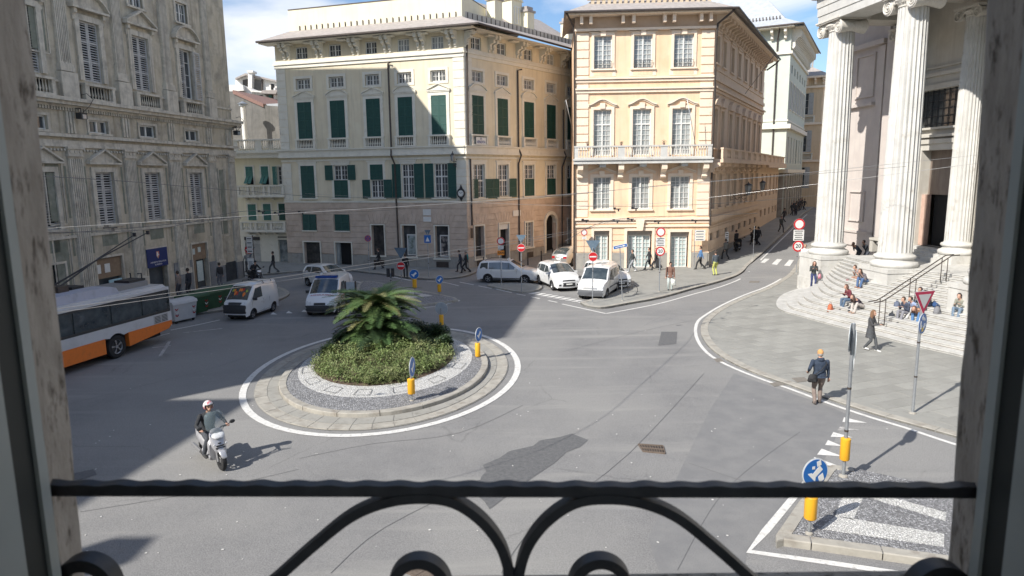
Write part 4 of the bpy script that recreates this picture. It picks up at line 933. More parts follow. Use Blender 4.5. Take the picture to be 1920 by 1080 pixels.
for s, zt, lab in ((2.0, 23.4, 0), (9.2, 23.6, 1)):
    m = M(); m.fb(YR, s, s+1.5, 20.4, zt-.6, -5.0, -2.4); m.fpoly(YR, [(s-.15, zt-.6), (s+1.65, zt-.6), (s+.75, zt)], -5.0, -2.3); d_ = m.build('dormer', K['yelc'], yb); window(d_, YR, s+.4, s+1.1, 21.1, zt-.8, -2.36, 1, 3, 2) if False else None
    o = put('window', win_mesh(.8, 1.5, 1, 3, 2), yb, YR, s+.35, 21.0, -2.38); sub('pane', pane_mesh(.8, 1.5), o)
for s, z1 in ((6.0, 22.3), (10.6, 22.1), (17.2, 22.2)):
    m = M(); m.fb(YR, s, s+1.0, 20.2, z1, -2.6, -1.7); m.build('chimney', K['yelc'], yb); m = M(); m.fb(YR, s-.12, s+1.12, z1, z1+.18, -2.7, -1.6); m.fb(YR, s+.05, s+.95, z1+.18, z1+.5, -2.5, -1.8); m.build('chimney_cap', K['roof'], yb)
# skylights strip on the slope
m = M()
for i in range(3): m.quad(YR.P(5.2+i*1.3, 21.9+.35*i, -4.05-.6*i), YR.P(6.6+i*1.3, 21.9+.35*i, -4.05-.6*i), YR.P(6.6+i*1.3, 22.25+.35*i, -4.55-.6*i), YR.P(5.2+i*1.3, 22.25+.35*i, -4.55-.6*i))
m.build('roof_flashing', K['roofw'], yb)
# rainwater pipes
pipe('rain_pipe', yb, [YL.P(10.95, 16.6, .25), YL.P(10.7, 16.55, .1), YL.P(10.7, 9.9, .12), YL.P(10.8, 9.3, .4), YL.P(10.95, 8.6, .1), YL.P(11.0, 1.5, .1)], .07)
pipe('rain_pipe', yb, [YR.P(.9, 18.9, 1.0), YR.P(.35, 18.3, .15), YR.P(.25, 17, .15), YR.P(.2, 9.9, .12)], .07); pipe('rain_pipe', yb, [YR.P(.45, 8.9, .1), YR.P(.5, 3.6, .1)], .07)
pipe('rain_pipe', yb, [YR.P(7.1, 16.5, .25), YR.P(6.75, 16.4, .1), YR.P(6.75, 9.9, .12), YR.P(6.75, 9.3, .4), YR.P(6.75, 8.6, .1), YR.P(6.75, 0, .1)], .07)
pipe('rain_pipe', yb, [YR.P(13.7, 13.6, .1), YR.P(13.7, 9.9, .12), YR.P(13.7, 9.3, .4), YR.P(13.5, 8.3, .1), YR.P(13.5, .4, .1)], .07)
shell(yb, [YL.P(0, 0), YR.P(0, 0), YR.P(18, 0), YR.P(18, 0, -14), YL.P(0, 0, -16)], -1, 18.6, 'yel', 'rear_wall', skip=(0, 1))
m = M(); m.quad(*[Vector((p.x, p.y, 18.7)) for p in (YL.P(0, 0, 0), YL.P(17.19, 0, 0), YR.P(18, 0, 0), YR.P(18, 0, -14), YL.P(0, 0, -16))]); m.build('flat_roof', K['roof'], yb)
# street clock on the corner
ck = thing('street_clock', 'ornate dark iron clock with white dial hanging on the corner of the yellow building', 'clock', tuple(YL.P(16.8, 6.2, .1)))
cf = Face(YL.P(16.0, 0, .12).to_2d(), YL.P(17.6, 0, .30).to_2d()); cc = cf.P(.85, 6.2, .05)
m = M(); m.disc(cc, -Vector((cf.n.x, cf.n.y, 0))*-1, .36, .08, 24, ry=.40); m.fpoly(cf, [(.70, 6.55), (.85, 6.9), (1.0, 6.55)], .05, .1); m.fpoly(cf, [(.68, 5.86), (1.02, 5.86), (.85, 5.55)], .05, .1); m.build('case', K['iron'], ck)
nn = Vector((cf.n.x, cf.n.y, 0)); m = M(); m.disc(cc+nn*.081, nn, .25, .012, 24); m.build('dial', K['white'], ck)
m = M(); 
def hand(ang, l, w=.018): d = cf.t.to_3d()*math.sin(ang)+Vector((0, 0, 1))*math.cos(ang); m.tube([cc+nn*.10, cc+nn*.10+d*l], w, 4)
hand(R(-60), .13); hand(R(60), .2); 
for k in range(12): d = cf.t.to_3d()*math.sin(math.pi*k/6)+Vector((0, 0, 1))*math.cos(math.pi*k/6); m.tube([cc+nn*.096+d*.19, cc+nn*.096+d*.235], .011, 4)
m.build('hands_and_hours', K['iron'], ck)
# scroll lantern bracket at the corner
def wall_lamp(F, s, z, name_label, arm=1.0, along=False, big=1.0):
    t = thing('wall_lantern', name_label, 'lantern', tuple(F.P(s, z, 0))); m = M()
    base = F.P(s, z, 0); n3 = Vector((F.n.x, F.n.y, 0)); 
    m.tube([base+n3*.02, base+n3*arm], .03, 5); pts = [base+n3*(arm*.1+arm*.8*i/14)+Vector((0, 0, -.28+.2*math.sin(i*.95)*(1-i/20))) for i in range(15)]; m.tube(pts, .022, 5)
    m.tube([base+Vector((0, 0, -.5)), base+Vector((0, 0, .2))], .035, 5); m.tube([base+n3*arm*.9+Vector((0, 0, .0)), base+Vector((0, 0, -.45))], .018, 5); m.build('bracket', K['iron'], t)
    q = base+n3*arm; m = M(); m.lathe(q+Vector((0, 0, .05)), [(.02, -.06), (.10*big, 0), (.17*big, .42*big), (.02, .44*big)], 6); m.build('lantern_glass', K['glassb'], t)
    m = M(); m.lathe(q+Vector((0, 0, .05+.42*big)), [(.21*big, 0), (.13*big, .1), (.05, .2), (.02, .34)], 6)
    for k in range(6): a = math.pi*k/3; m.tube([q+Vector((.105*big*math.cos(a), .105*big*math.sin(a), .05)), q+Vector((.175*big*math.cos(a), .175*big*math.sin(a), .05+.42*big))], .012, 4)
    m.build('lantern_frame', K['iron'], t); return t
wall_lamp(YL, 16.4, 8.7, 'scrolled iron lantern high on the corner of the yellow building', .8)
# red-framed shop notice on corner, hanging sign
m = M(); m.fb(YR, .10, .35, 2.6, 3.4, .25, .33); m.build('corner_sign_box', K['gutter'], yb)
sb = thing('for_sale_banner', 'white banner reading IN VENDITA tied to a balustrade of the yellow building', 'banner', tuple(YR.P(1.5, 10, .3)))
m = M(); m.fb(YR, .95, 2.15, 10.05, 10.62, .30, .315); m.build('cloth', K['white'], sb)
bl = mat('blue_print', (.03, .05, .22), rough=.5)
def wtext(F, parent, s, sc, zc, d, size, mt, sx=1.0, name='lettering'):
    vs, fs = text_mesh(s, size, sx); m = M(); m.add([F.P(sc+a, zc+b, d) for a, b in vs], fs); return m.build(name, mt, parent)
wtext(YR, sb, 'IN', 1.55, 10.5, .325, .22, bl); wtext(YR, sb, 'VENDITA', 1.55, 10.24, .325, .3, bl, .85)

# ------------------------------------------------------------------ apricot building
OF = Face((5.1, 54.6), (15.6, 54.0)); OS = Face((15.6, 54.0), (15.6+.4726*25.0, 54+.8813*25.0)); OL_ = 25.0
ob = thing('apricot_building', 'apricot baroque palace with white balcony and small-paned windows at the head of the street', 'building', (15.6, 54.0, 0))
Oc = [(1.4, 2.78), (4.42, 5.84), (7.45, 8.95)]; Od = [(1.5, 2.72, .12, 3.12), (4.12, 6.1, .12, 3.1), (7.52, 9.0, .12, 2.98)]
m = M(); wall(m, OF, 0, OF.L, -1, 18.35, [(a, b, 15.55, 18.0) for a, b in Oc]+[(a, b, 9.0, 12.5) for a, b in Oc]+[(a, b, 4.8, 7.35) for a, b in Oc]+Od, .3); m.build('wall', K['orange'], ob)
m = M(); m.fb(OF, -.05, OF.L+.05, 18.35, 19.4, -.02, .12); m.build('frieze', mat('umber_frieze', (.50, .36, .25), (.56, .41, .29), scale=2, rough=.9), ob)
m = M(); m.fb(OF, -.1, OF.L+.1, 18.3, 18.48, .12, .28); m.build('moulding', K['otrim'], ob)
for z0, z1, d in ((13.75, 13.95, .14), (13.98, 14.1, .24), (14.55, 14.72, .12), (14.76, 14.9, .22), (3.95, 4.12, .22), (3.4, 3.55, .14), (3.7, 3.86, .08)):
    m = M(); m.fb(OF, -.02, OF.L+.02, z0, z1, .002, d); m.build('string_course', K['otrim'], ob)
# corner quoins with dark joints
z = 9.4
dj = M()
while z < 18.2: 
    for s0 in (.05, OF.L-1.0): m = M(); m.fb(OF, s0, s0+.95, z+.045, z+.60, .002, .07); m.build('quoin', K['otrim'], ob)
    z += .63
z = 4.2
while z < 8.0:
    for s0 in (.05, OF.L-1.0): m = M(); m.fb(OF, s0, s0+.95, z+.03, z+.60, .002, .05); m.build('quoin', K['otrim'], ob)
    z += .63
for s0, s1 in rect_minus(0, OF.L, .5, 1.4, Od): 
    m = M(); m.fb(OF, s0+.02, s1-.02, -.3, 1.35, .002, .08); m.build('plinth', K['plinth'], ob)
    z = 1.4
    while z < 3.2: m = M(); m.fb(OF, s0+.14, s1-.14, z+.03, z+.44, .002, .04); m.build('stone_course', K['orange'], ob); z += .46
def scroll_head(m, F, a, b, z, kind):
    c = (a+b)/2; W = (b-a)/2+.35
    if kind == 'wave': fn = lambda u: .42*math.cos(u*math.pi*.5)**2 if abs(u) < 1 else 0
    elif kind == 'gable': fn = lambda u: .45*(1-abs(u))
    else: fn = lambda u: .10
    N = 16; P = [(c+W*(-1+2*i/N), z+fn(-1+2*i/N)) for i in range(N+1)]
    for th, d0, zz in ((.09, .20, .0), (.06, .12, -.10)):
        for i in range(N):
            (x0, y0), (x1, y1) = P[i], P[i+1]
            if kind == 'broken' and abs((x0+x1)/2-c) < .28: continue
            m.fpoly(F, [(x0, y0+zz), (x1, y1+zz), (x1, y1+zz+th), (x0, y0+zz+th)], .002, d0)
    m.fb(F, c-.2, c+.2, z-.25, z+.18, .002, .16)
for i, (a, b) in enumerate(Oc):
    m = M(); frame(m, OF, a, b, 15.55, 18.0, .2, .07); scroll_head(m, OF, a, b, 18.28-.02, 'broken') if False else scroll_head(m, OF, a-.02, b+.02, 18.2, 'broken'); m.build('window_surround', K['otrim'], ob); m = M(); m.fb(OF, a-.3, b+.3, 14.98, 15.42, .002, .03); m.build('window_panel', K['otrim'], ob); m = M(); m.fb(OF, a-.02, b+.02, 15.05, 15.35, .03, .045); m.build('sunk_field', K['orange'], ob); m = M()
    frame(m, OF, a, b, 9.0, 12.5, .22, .09, sill=False); scroll_head(m, OF, a-.05, b+.05, 12.82, 'wave'); m.build('window_surround', K['otrim'], ob); m = M()
    frame(m, OF, a, b, 4.8, 7.35, .22, .07); scroll_head(m, OF, a-.1, b+.1, 7.65, 'gable'); m.build('window_surround', K['otrim'], ob)
    window(ob, OF, a, b, 15.55, 18.0, -.2, 2, 7, glass='glassb'); window(ob, OF, a, b, 4.8, 7.35, -.2, 2, 6, glass='glassb'); window(ob, OF, a, b, 9.0, 12.5, -.2, 2, 9, transom=.68, glass='glassb')
    g_ = M(); c = (a+b)/2; W = (b-a)/2-.06
    for k in range(9): x = c-W+2*W*k/8; g_.tube([OF.P(x, 15.57, .12), OF.P(x, 16.05, .18+.05*math.sin(k))], .014, 4)
    g_.tube([OF.P(c-W-.05, 16.06, .2), OF.P(c+W+.05, 16.06, .2)], .02, 4); g_.tube([OF.P(c-W-.05, 15.6, .16), OF.P(c+W+.05, 15.6, .16)], .02, 4)
    for k in range(4): x = c-W+2*W*(k+.5)/4; g_.tube([OF.P(x+.1*math.cos(t*.7), 15.83+.16*math.sin(t*.7), .18) for t in range(10)], .012, 4)
    o = g_.build('window_guard', K['iron'], ob)
for a, b, c, e in Od:
    m = M(); frame(m, OF, a, b, c, e, .2, .1, sill=False); m.build('door_surround', K['otrim'], ob)
    o = window(ob, OF, a+.1, b-.1, c, e-.35, -.35, 2, 8, leaves=2 if b-a < 1.6 else 3, glass='glass_teal')if 'glass_teal' in K else None
    if o is None:
        K['glass_teal'] = mat('pale_teal_glass', (.36, .46, .45), (.5, .58, .57), scale=1.2, rough=.15, spec=.7); o = window(ob, OF, a+.1, b-.1, c, e-.35, -.35, 2, 8, leaves=2 if b-a < 1.6 else 3, glass='glass_teal')
    m = M(); m.fb(OF, a, b, e-.35, e, -.36, -.2); m.build('door_lintel', K['plinth'], ob)
m = M(); m.fpoly(OF, [(4.9, 3.12), (5.32, 3.12), (5.45, 3.95), (4.78, 3.95)], .1, .3); m.build('keystone', K['otrim'], ob)
# white balcony on carved brackets
m = M(); m.fb(OF, -.15, OF.L-.1, 8.35, 8.62, .002, 1.15); m.fb(OF, -.2, OF.L-.05, 8.62, 8.74, .002, 1.25); m.build('balcony_slab', K['marble'], ob)
balustrade(ob, OF, -.1, OF.L-.2, 8.74, 9.72, .95, .2, piers=[(-.1, .2), (3.2, 3.75), (6.45, 7.0), (OF.L-.5, OF.L-.2)], pitch=.2, mt='marble')
for s in (.15, 3.3, 6.6, OF.L-.75): m = M(); corbel(m, OF, s, .42, 7.2, 8.35, 1.0); m.build('balcony_bracket', K['otrim'], ob)
for s in (1.85, 4.95, 8.1): m = M(); m.fb(OF, s, s+.5, 8.1, 8.35, .002, .9); m.build('balcony_bracket', K['marble'], ob)
for i, s in enumerate((.9, 3.47, 6.7)):
    t = thing('potted_plant', ('small potted plant at the left end of the white balcony', 'small potted plant on the second pier of the white balcony', 'small potted plant on the third pier of the white balcony')[i], 'plant', tuple(OF.P(s, 9.72, 1.05)))
    m = M(); m.lathe(OF.P(s, 9.72, 1.05), [(.06, 0), (.09, .16)], 8); m.build('pot', K['tile'], t); m = M(); r2 = random.Random(i)
    for k in range(40): c = OF.P(s, 9.95, 1.05)+Vector((r2.gauss(0, .07), r2.gauss(0, .07), r2.gauss(0, .07))); m.cbox(c, (.025, .025, .006), r2.random()*3)
    m.build('leaves', mat('pot_leaves', (.03, .06, .02), rough=.7), t)
# eaves and roof
OSw = [(.5, 1.6), (2.95, 4.2), (6.3, 7.6), (9.5, 10.8), (12.75, 14.0), (15.8, 17.0), (18.95, 20.15), (22.0, 23.2)]
m = M(); m.fb(OF, -.7, OF.L+.9, 19.33, 19.45, -.1, 1.1); m.fb(OS, -.4, OL_+.7, 19.3, 19.42, -.1, 1.25); m.build('eave_soffit', K['otrim'], ob)
for s in (.3, 1.0, 3.4, 4.2, 6.5, 7.2, 9.2, 9.9): m = M(); m.fb(OF, s, s+.24, 18.75, 19.34, .12, .75); m.build('eave_bracket', K['otrim'], ob)
c0 = OF.P(-.9, 19.5, 1.25); c1 = OF.P(OF.L+1.35, 19.5, 1.25); c2 = OS.P(OL_+.9, 19.5, 1.4); c3 = OF.P(-.9, 19.5, -9)
r0 = OF.P(2.6, 20.6, -1.2); r1 = OF.P(OF.L-1.2, 20.6, -1.2); rs2 = OS.P(OL_-1.5, 20.6, -1.2); pk = OF.P(3.5, 23.5, -6); pk1 = OF.P(OF.L-4.5, 23.5, -6); pk2 = OS.P(OL_-4, 23.5, -6)
m = M(); r0 = OF.P(.9, 20.45, -.6); r1 = OF.P(OF.L-.4, 20.45, -.6); rs1 = OS.P(.8, 20.45, -.7); rs2 = OS.P(OL_, 20.45, -.7)
m.add([c0, c1, r1, r0], [(0, 1, 2, 3)]); m.add([c1, c2, rs2, rs1], [(0, 1, 2, 3)]); m.add([c1, rs1, r1], [(0, 1, 2)]); m.add([r0, r1, pk1, pk], [(0, 1, 2, 3)]); m.add([rs1, rs2, pk2, pk1], [(0, 1, 2, 3)]); m.add([c3, c0, r0, pk], [(0, 1, 2, 3)]); m.add([r1, rs1, pk1], [(0, 1, 2)])
m.add([pk, pk1, pk2, OF.P(-.9, 19.88, -9)], [(0, 1, 2, 3)]); m.build('roof', K['roof'], ob)
m = M()
for i in range(22): s = 1.2+i*.42; m.fb(OF, s, s+.24, 20.4, 20.72, -.75, -.55)
m.build('parapet_blocks', mat('ochre_blocks', (.58, .47, .33), rough=.9), ob, kind='stuff'); m = M(); m.fb(OF, .9, OF.L-.5, 20.74, 20.86, -.8, -.5); m.build('parapet_rail', K['otrim'], ob)
m = M(); m.tube([c0, c1, c2], .09, 6); m.build('gutter', K['gutter'], ob)
m = M(); m.fb(OF, 3.0, 4.0, 21.0, 22.6, -5, -4); m.fb(OF, 2.9, 4.1, 22.6, 22.8, -5.1, -3.9); m.build('chimney', mat('pink_chimney', (.6, .45, .4), rough=.9), ob)
pipe('rain_pipe', ob, [OF.P(-.7, 19.4, 1.2), OF.P(-.2, 18.7, .3), OF.P(-.08, 18, .15), OF.P(-.08, 0, .15)], .07)
pipe('rain_pipe', ob, [OF.P(OF.L+1.1, 19.4, 1.1), OF.P(OF.L+.1, 18.6, .3), OF.P(OF.L+.06, 17.8, .2), OF.P(OF.L+.06, 3.5, .2)], .08)
pipe('rain_pipe', ob, [OS.P(OL_+.8, 19.4, 1.3), OS.P(OL_+.4, 19.0, 1.0), OS.P(OL_+.1, 18.4, .2)], .08)
# the long side towards the street
m = M(); OSg = [(a+.1, b-.1, 2.1, 3.0) for a, b in OSw]
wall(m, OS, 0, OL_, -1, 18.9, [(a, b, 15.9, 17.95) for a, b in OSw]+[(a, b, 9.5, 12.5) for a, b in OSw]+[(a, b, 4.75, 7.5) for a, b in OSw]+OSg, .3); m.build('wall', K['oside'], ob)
m = M(); m.fb(OS, 0, OL_, -1, 1.25, .002, .1); m.build('plinth', K['plinth'], ob)
for z0, z1, d in ((13.75, 13.95, .14), (13.98, 14.12, .3), (14.6, 14.9, .16), (3.7, 4.1, .2), (8.35, 8.62, .95), (8.1, 8.35, .6), (18.75, 18.95, .3), (18.35, 18.5, .16), (3.3, 3.4, .1), (1.28, 1.4, .08), (15.4, 15.5, .08)):
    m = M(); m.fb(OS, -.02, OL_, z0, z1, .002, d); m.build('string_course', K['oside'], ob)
for z in (1.8, 2.3, 2.8):
    for s0, s1 in rect_minus(0, OL_, z, z+.4, [(a-.1, b+.1, c, e) for a, b, c, e in OSg]): m = M(); m.fb(OS, s0+.1, s1-.1, z+.03, z+.43, .002, .05); m.build('stone_course', K['oside'], ob)
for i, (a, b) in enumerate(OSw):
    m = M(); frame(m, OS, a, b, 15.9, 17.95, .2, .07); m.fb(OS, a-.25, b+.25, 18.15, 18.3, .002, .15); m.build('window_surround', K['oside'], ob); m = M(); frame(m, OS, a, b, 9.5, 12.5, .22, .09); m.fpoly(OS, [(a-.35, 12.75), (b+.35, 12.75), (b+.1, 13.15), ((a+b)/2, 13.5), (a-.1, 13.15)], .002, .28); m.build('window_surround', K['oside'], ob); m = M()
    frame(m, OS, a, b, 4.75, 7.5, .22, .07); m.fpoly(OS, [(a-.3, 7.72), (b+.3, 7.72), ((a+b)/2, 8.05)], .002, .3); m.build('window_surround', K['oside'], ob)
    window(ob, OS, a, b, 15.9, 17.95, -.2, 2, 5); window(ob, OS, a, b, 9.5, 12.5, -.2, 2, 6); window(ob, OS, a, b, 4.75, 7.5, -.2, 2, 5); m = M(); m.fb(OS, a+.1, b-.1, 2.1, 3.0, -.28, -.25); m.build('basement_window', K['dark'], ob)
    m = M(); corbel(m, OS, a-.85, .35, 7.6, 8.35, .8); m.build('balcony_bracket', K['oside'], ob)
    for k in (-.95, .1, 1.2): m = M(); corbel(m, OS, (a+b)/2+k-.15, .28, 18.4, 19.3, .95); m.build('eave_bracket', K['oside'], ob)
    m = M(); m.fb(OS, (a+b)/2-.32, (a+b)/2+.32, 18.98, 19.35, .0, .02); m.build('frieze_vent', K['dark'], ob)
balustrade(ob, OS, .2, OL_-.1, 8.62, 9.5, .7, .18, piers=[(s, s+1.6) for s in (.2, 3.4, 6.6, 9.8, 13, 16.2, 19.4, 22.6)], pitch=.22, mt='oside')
shell(ob, [OF.P(0, 0), OF.P(OF.L, 0), OS.P(OL_, 0), OS.P(OL_, 0, -12), OF.P(0, 0, -14)], -1, 19.3, 'orange', 'rear_wall', skip=(0, 1))
wall_lamp(OS, 8.6, 5.6, 'street lantern on a scrolled bracket, nearest one on the shaded side of the apricot building', 1.5, big=1.9)
wall_lamp(OS, 17.5, 5.8, 'street lantern on a scrolled bracket, further up the shaded side of the apricot building', 1.4, big=1.7)
# lower wing that carries the terrace on up the street
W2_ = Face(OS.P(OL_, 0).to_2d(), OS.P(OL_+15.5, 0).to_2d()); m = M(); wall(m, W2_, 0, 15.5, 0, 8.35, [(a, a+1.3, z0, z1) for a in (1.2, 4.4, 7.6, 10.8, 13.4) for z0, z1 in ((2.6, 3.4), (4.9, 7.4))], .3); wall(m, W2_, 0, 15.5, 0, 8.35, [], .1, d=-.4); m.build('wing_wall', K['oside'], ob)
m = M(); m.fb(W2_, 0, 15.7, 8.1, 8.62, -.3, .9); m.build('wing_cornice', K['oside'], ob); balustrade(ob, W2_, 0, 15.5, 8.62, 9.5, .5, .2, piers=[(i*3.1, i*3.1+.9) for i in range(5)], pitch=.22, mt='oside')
m = M(); m.quad(W2_.P(0, 8.4, 0), W2_.P(15.5, 8.4, 0), W2_.P(15.5, 8.4, -10), W2_.P(0, 8.4, -10)); m.quad(W2_.P(15.5, 0, 0), W2_.P(15.5, 0, -10), W2_.P(15.5, 8.4, -10), W2_.P(15.5, 8.4, 0)); m.build('wing_terrace', K['oside'], ob)
# flag poles
def pole_thing(a, b, label, r=.03): t = M(); t.tube([a, b], [r, r*.6], 6); return tag(t.build('flagpole', K['pole'] if 'white' in label else K['gutter'], smooth=True), label, 'flagpole')
pole_thing(dep(1452, 103, 66), dep(1395, 178, 58) if False else dep(1397, 176, 63), 'long bare flagpole leaning out from the shaded side of the apricot building')
pole_thing(dep(1288, 183, 52.3), dep(1306, 283, 53.0), 'bare flagpole rising from the right end of the white balcony')
pole_thing(dep(1061, 187, 60), dep(1082, 285, 62), 'white flagpole leaning in the gap beside the yellow building')
# ------------------------------------------------------------------ mint and tan buildings up the street
GA = Vector((35.7, 90.2)); GP = Vector((-.8813, .4726)); GF = Face(GA+GP*14, GA); GS = Face(GA, GA+SD.to_2d()*22)
gb = thing('mint_building', 'tall pale mint building with slate roof beyond the apricot palace', 'building', (GA.x, GA.y, 1))
for F, L_ in ((GF, 14), (GS, 22)):
    cols = [(8.9, 10.3)] if F is GF else [(1.8+3.35*i, 3.1+3.35*i) for i in range(6)]
    m = M(); hl = [(a, b, z0, z1) for a, b in cols for z0, z1 in ((15.7, 19.15), (8.8, 12.2), (20.3, 21.3), (23.3, 24.9))]
    wall(m, F, 0, L_, 0, 25.6, hl, .25); m.build('wall', K['green'], gb)
    for z0, z1, d in ((13.15, 13.7, .5), (7.5, 7.95, .5), (22.4, 22.75, .25), (14.1, 14.3, .1)): m = M(); m.fb(F, 0, L_+(d if F is GF else 0), z0, z1, .002, d); m.build('string_course', K['trim'], gb)
    for a, b in cols:
        window(gb, F, a, b, 15.7, 19.15, -.15, 2, 6, transom=.6); window(gb, F, a, b, 23.3, 24.9, -.15, 2, 3); m = M(); m.fb(F, a, b, 20.3, 21.3, -.2, -.15); m.build('pane', K['glass'], gb)
        put('shutter', leaf_mesh(.72, 3.45, 3, 'louv', .09, True), gb, F, b+.02, 15.7, .05); 
        if F is GS: put('shutter', leaf_mesh(.7, 3.45, 3, 'louv', .09, True), gb, F, a-.72, 15.7, .05); m = M(); m.fb(F, a, b, 8.8, 12.2, -.2, -.1); m.build('shutter', K['louv'] if rnd.random() < .6 else K['dark'], gb)
        else: put('shutter', leaf_mesh(1.4, 3.4, 3, 'louv', .09, True), gb, F, a, 8.8, .03)
        m = M(); frame(m, F, a, b, 15.7, 19.15, .15, .06); m.build('window_surround', K['trim'], gb)
    m = M(); m.fb(F, -.3, L_+.4, 25.5, 25.65, 0, 1.5); m.build('eave_soffit', K['trim'], gb)
    s = .4
    while s < L_-.3: m = M(); corbel(m, F, s, .32, 23.1 if F is GS else 24.2, 25.5, 1.15); m.build('eave_bracket', K['trim'], gb); s += 1.0 if F is GS else 1.6
balustrade(gb, GF, 8.4, 10.9, 14.3, 15.5, .0, .3, mt='trim'); 
m = M(); e0 = GF.P(-.5, 25.7, 1.6); e1_ = GF.P(15.5, 25.7, 1.6); e2_ = GS.P(23.5, 25.7, 1.6); p0 = GF.P(3, 32.2, -6); p1 = GF.P(8.8, 32.2, -7); p2 = GS.P(17, 31.7, -7)
q0 = GF.P(.5, 26.9, -.6); q1 = GF.P(13.1, 26.9, -.6); q2 = GS.P(1, 26.9, -.8); q3 = GS.P(22, 26.9, -.8)
m.add([e0, e1_, q1, q0], [(0, 1, 2, 3)]); m.add([e1_, q2, q1], [(0, 1, 2)]); m.add([e1_, e2_, q3, q2], [(0, 1, 2, 3)]); m.add([q0, q1, p1, p0], [(0, 1, 2, 3)]); m.add([q1, q2, p1], [(0, 1, 2)]); m.add([q2, q3, p2, p1], [(0, 1, 2, 3)]); m.add([e0, q0, p0, GF.P(-.5, 25.7, -9)], [(0, 1, 2, 3)]); m.build('roof', K['roofw'], gb)
m = M()
for i in range(18): m.fb(GF, 5.4+i*.41, 5.54+i*.41, 26.9, 27.3, -.6, -.5)
m.build('snow_guard', K['gutter'], gb, kind='stuff'); m = M(); m.tube([e0, e1_, e2_], .1, 6); m.build('gutter', K['gutter'], gb)
m = M(); m.fb(GF, 10.5, 11.4, 31, 33.3, -6.3, -5.5); m.build('chimney', K['tile'], gb)
pipe('rain_pipe', gb, [GF.P(12.7, 25.4, 1.1), GF.P(12.4, 24.2, .15), GF.P(12.4, 1, .15)], .1)
shell(gb, [GF.P(0, 0), GF.P(14, 0), GS.P(22, 0), GS.P(22, 0, -13), GF.P(0, 0, -13)], 0, 25.6, 'green', 'rear_wall', skip=(0, 1))
K['arc'] = mat('street_arcade_stone', (.30, .27, .23), (.42, .38, .32), scale=1.5, rough=.9)
m = M()
m.fb(GF, 0, 13.9, 0, 7.5, .002, .1)
for i in range(8): m.fb(GS, .2+i*2.9, 1.0+i*2.9, 0, 7.5, .002, .25)
m.build('street_pilasters', K['arc'], gb); m = M()
for i in range(7): m.fb(GS, 1.2+i*2.9, 2.8+i*2.9, 1.5, 5.6, .002, .05)
m.build('shop_openings', K['dark'], gb)
TA = Vector((49.8, 112.0)); TF = Face(TA+GP*10, TA); TS = Face(TA, TA+SD.to_2d()*26)
tb = thing('tan_building', 'tan balustraded palace furthest up the street before the columns', 'building', (TA.x, TA.y, 2))
for F, L_, cols in ((TF, 10, [(6.9, 8.0)]), (TS, 26, [(1.8+3.2*i, 3.2+3.2*i) for i in range(7)])):
    m = M(); wall(m, F, 0, L_, 0, 22.4, [(a, b, z, z+3.4) for a, b in cols for z in (5.0, 10.8, 16.7)], .25); m.build('wall', K['tan'], tb)
    for z in (9.2, 15.1, 20.8): m = M(); m.fb(F, 0, L_+.3, z, z+.35, .002, .35); m.build('string_course', K['otrim'], tb)
    for a, b in cols:
        for z in (5.0, 10.8, 16.7): window(tb, F, a, b, z, z+3.4, -.2, 1, 3); put('shutter', leaf_mesh(.7, 3.4, 3, 'louv', .1, True), tb, F, b+.02, z, .04); 
    m = M(); m.fb(F, -.3, L_+.8, 22.3, 22.6, -.5, 1.0); m.build('cornice', K['otrim'], tb); s = .3
    while s < L_: m = M(); corbel(m, F, s, .3, 21.3, 22.3, .8); m.build('eave_bracket', K['otrim'], tb); s += 1.2
m = M(); f0, f1, f2 = TF.P(-.3, 22.6, 1), TF.P(11, 22.6, 1), TS.P(27, 22.6, 1); h0, h1, h2 = TF.P(2, 24.2, -1.5), TF.P(8.3, 24.2, -1.5), TS.P(25, 24.2, -1.7)
m.add([f0, f1, h1, h0], [(0, 1, 2, 3)]); m.add([f1, f2, h2, h1], [(0, 1, 2, 3)]); m.build('roof', K['roof'], tb); balustrade(tb, TF, 3, 8.2, 24.2, 25.3, -2.0, .2, mt='arc'); balustrade(tb, TF, 6.2, 9, 15.45, 16.5, .0, .3, mt='trim'); balustrade(tb, TF, 6.2, 9, 9.55, 10.6, .0, .3, mt='trim')
shell(tb, [TF.P(0, 0), TF.P(10, 0), TS.P(26, 0), TS.P(26, 0, -12), TF.P(0, 0, -12)], 0, 22.4, 'tan', 'rear_wall', skip=(0, 1))
eb = thing('street_end_building', 'shaded row of tall houses closing the end of the rising street', 'building', (62, 150, 2))
EF = Face((58, 152), (102, 130)); m = M(); wall(m, EF, 0, 44, 0, 18, [(1.5+3*i, 2.7+3*i, z, z+2.2) for i in range(13) for z in (4, 8, 12)], .25); m.build('wall', K['tan'], eb); m = M(); m.fb(EF, 0, 44, 2.5, 16.5, -.3, -.27); m.build('window_row', K['glass'], eb)
# one more house on the right-hand side of the street, behind the church
nb = thing('street_house', 'ochre house behind the church on the right side of the street', 'building', (40, 75, 1)); NF = Face((60, 112), (31, 59)); m = M(); wall(m, NF, 0, 60, 0, 15, [(2+3.2*i, 3.2+3.2*i, z, z+2.4) for i in range(17) for z in (5, 9)], .25); m.build('wall', K['tan'], nb); m = M(); m.fb(NF, 0, 60, 4, 13, -.3, -.27); m.build('window_row', K['glass'], nb)
shell(nb, [(60, 112), (31, 59), (45, 52), (75, 105)], 0, 15, 'tan', 'rear_wall', skip=(0,))
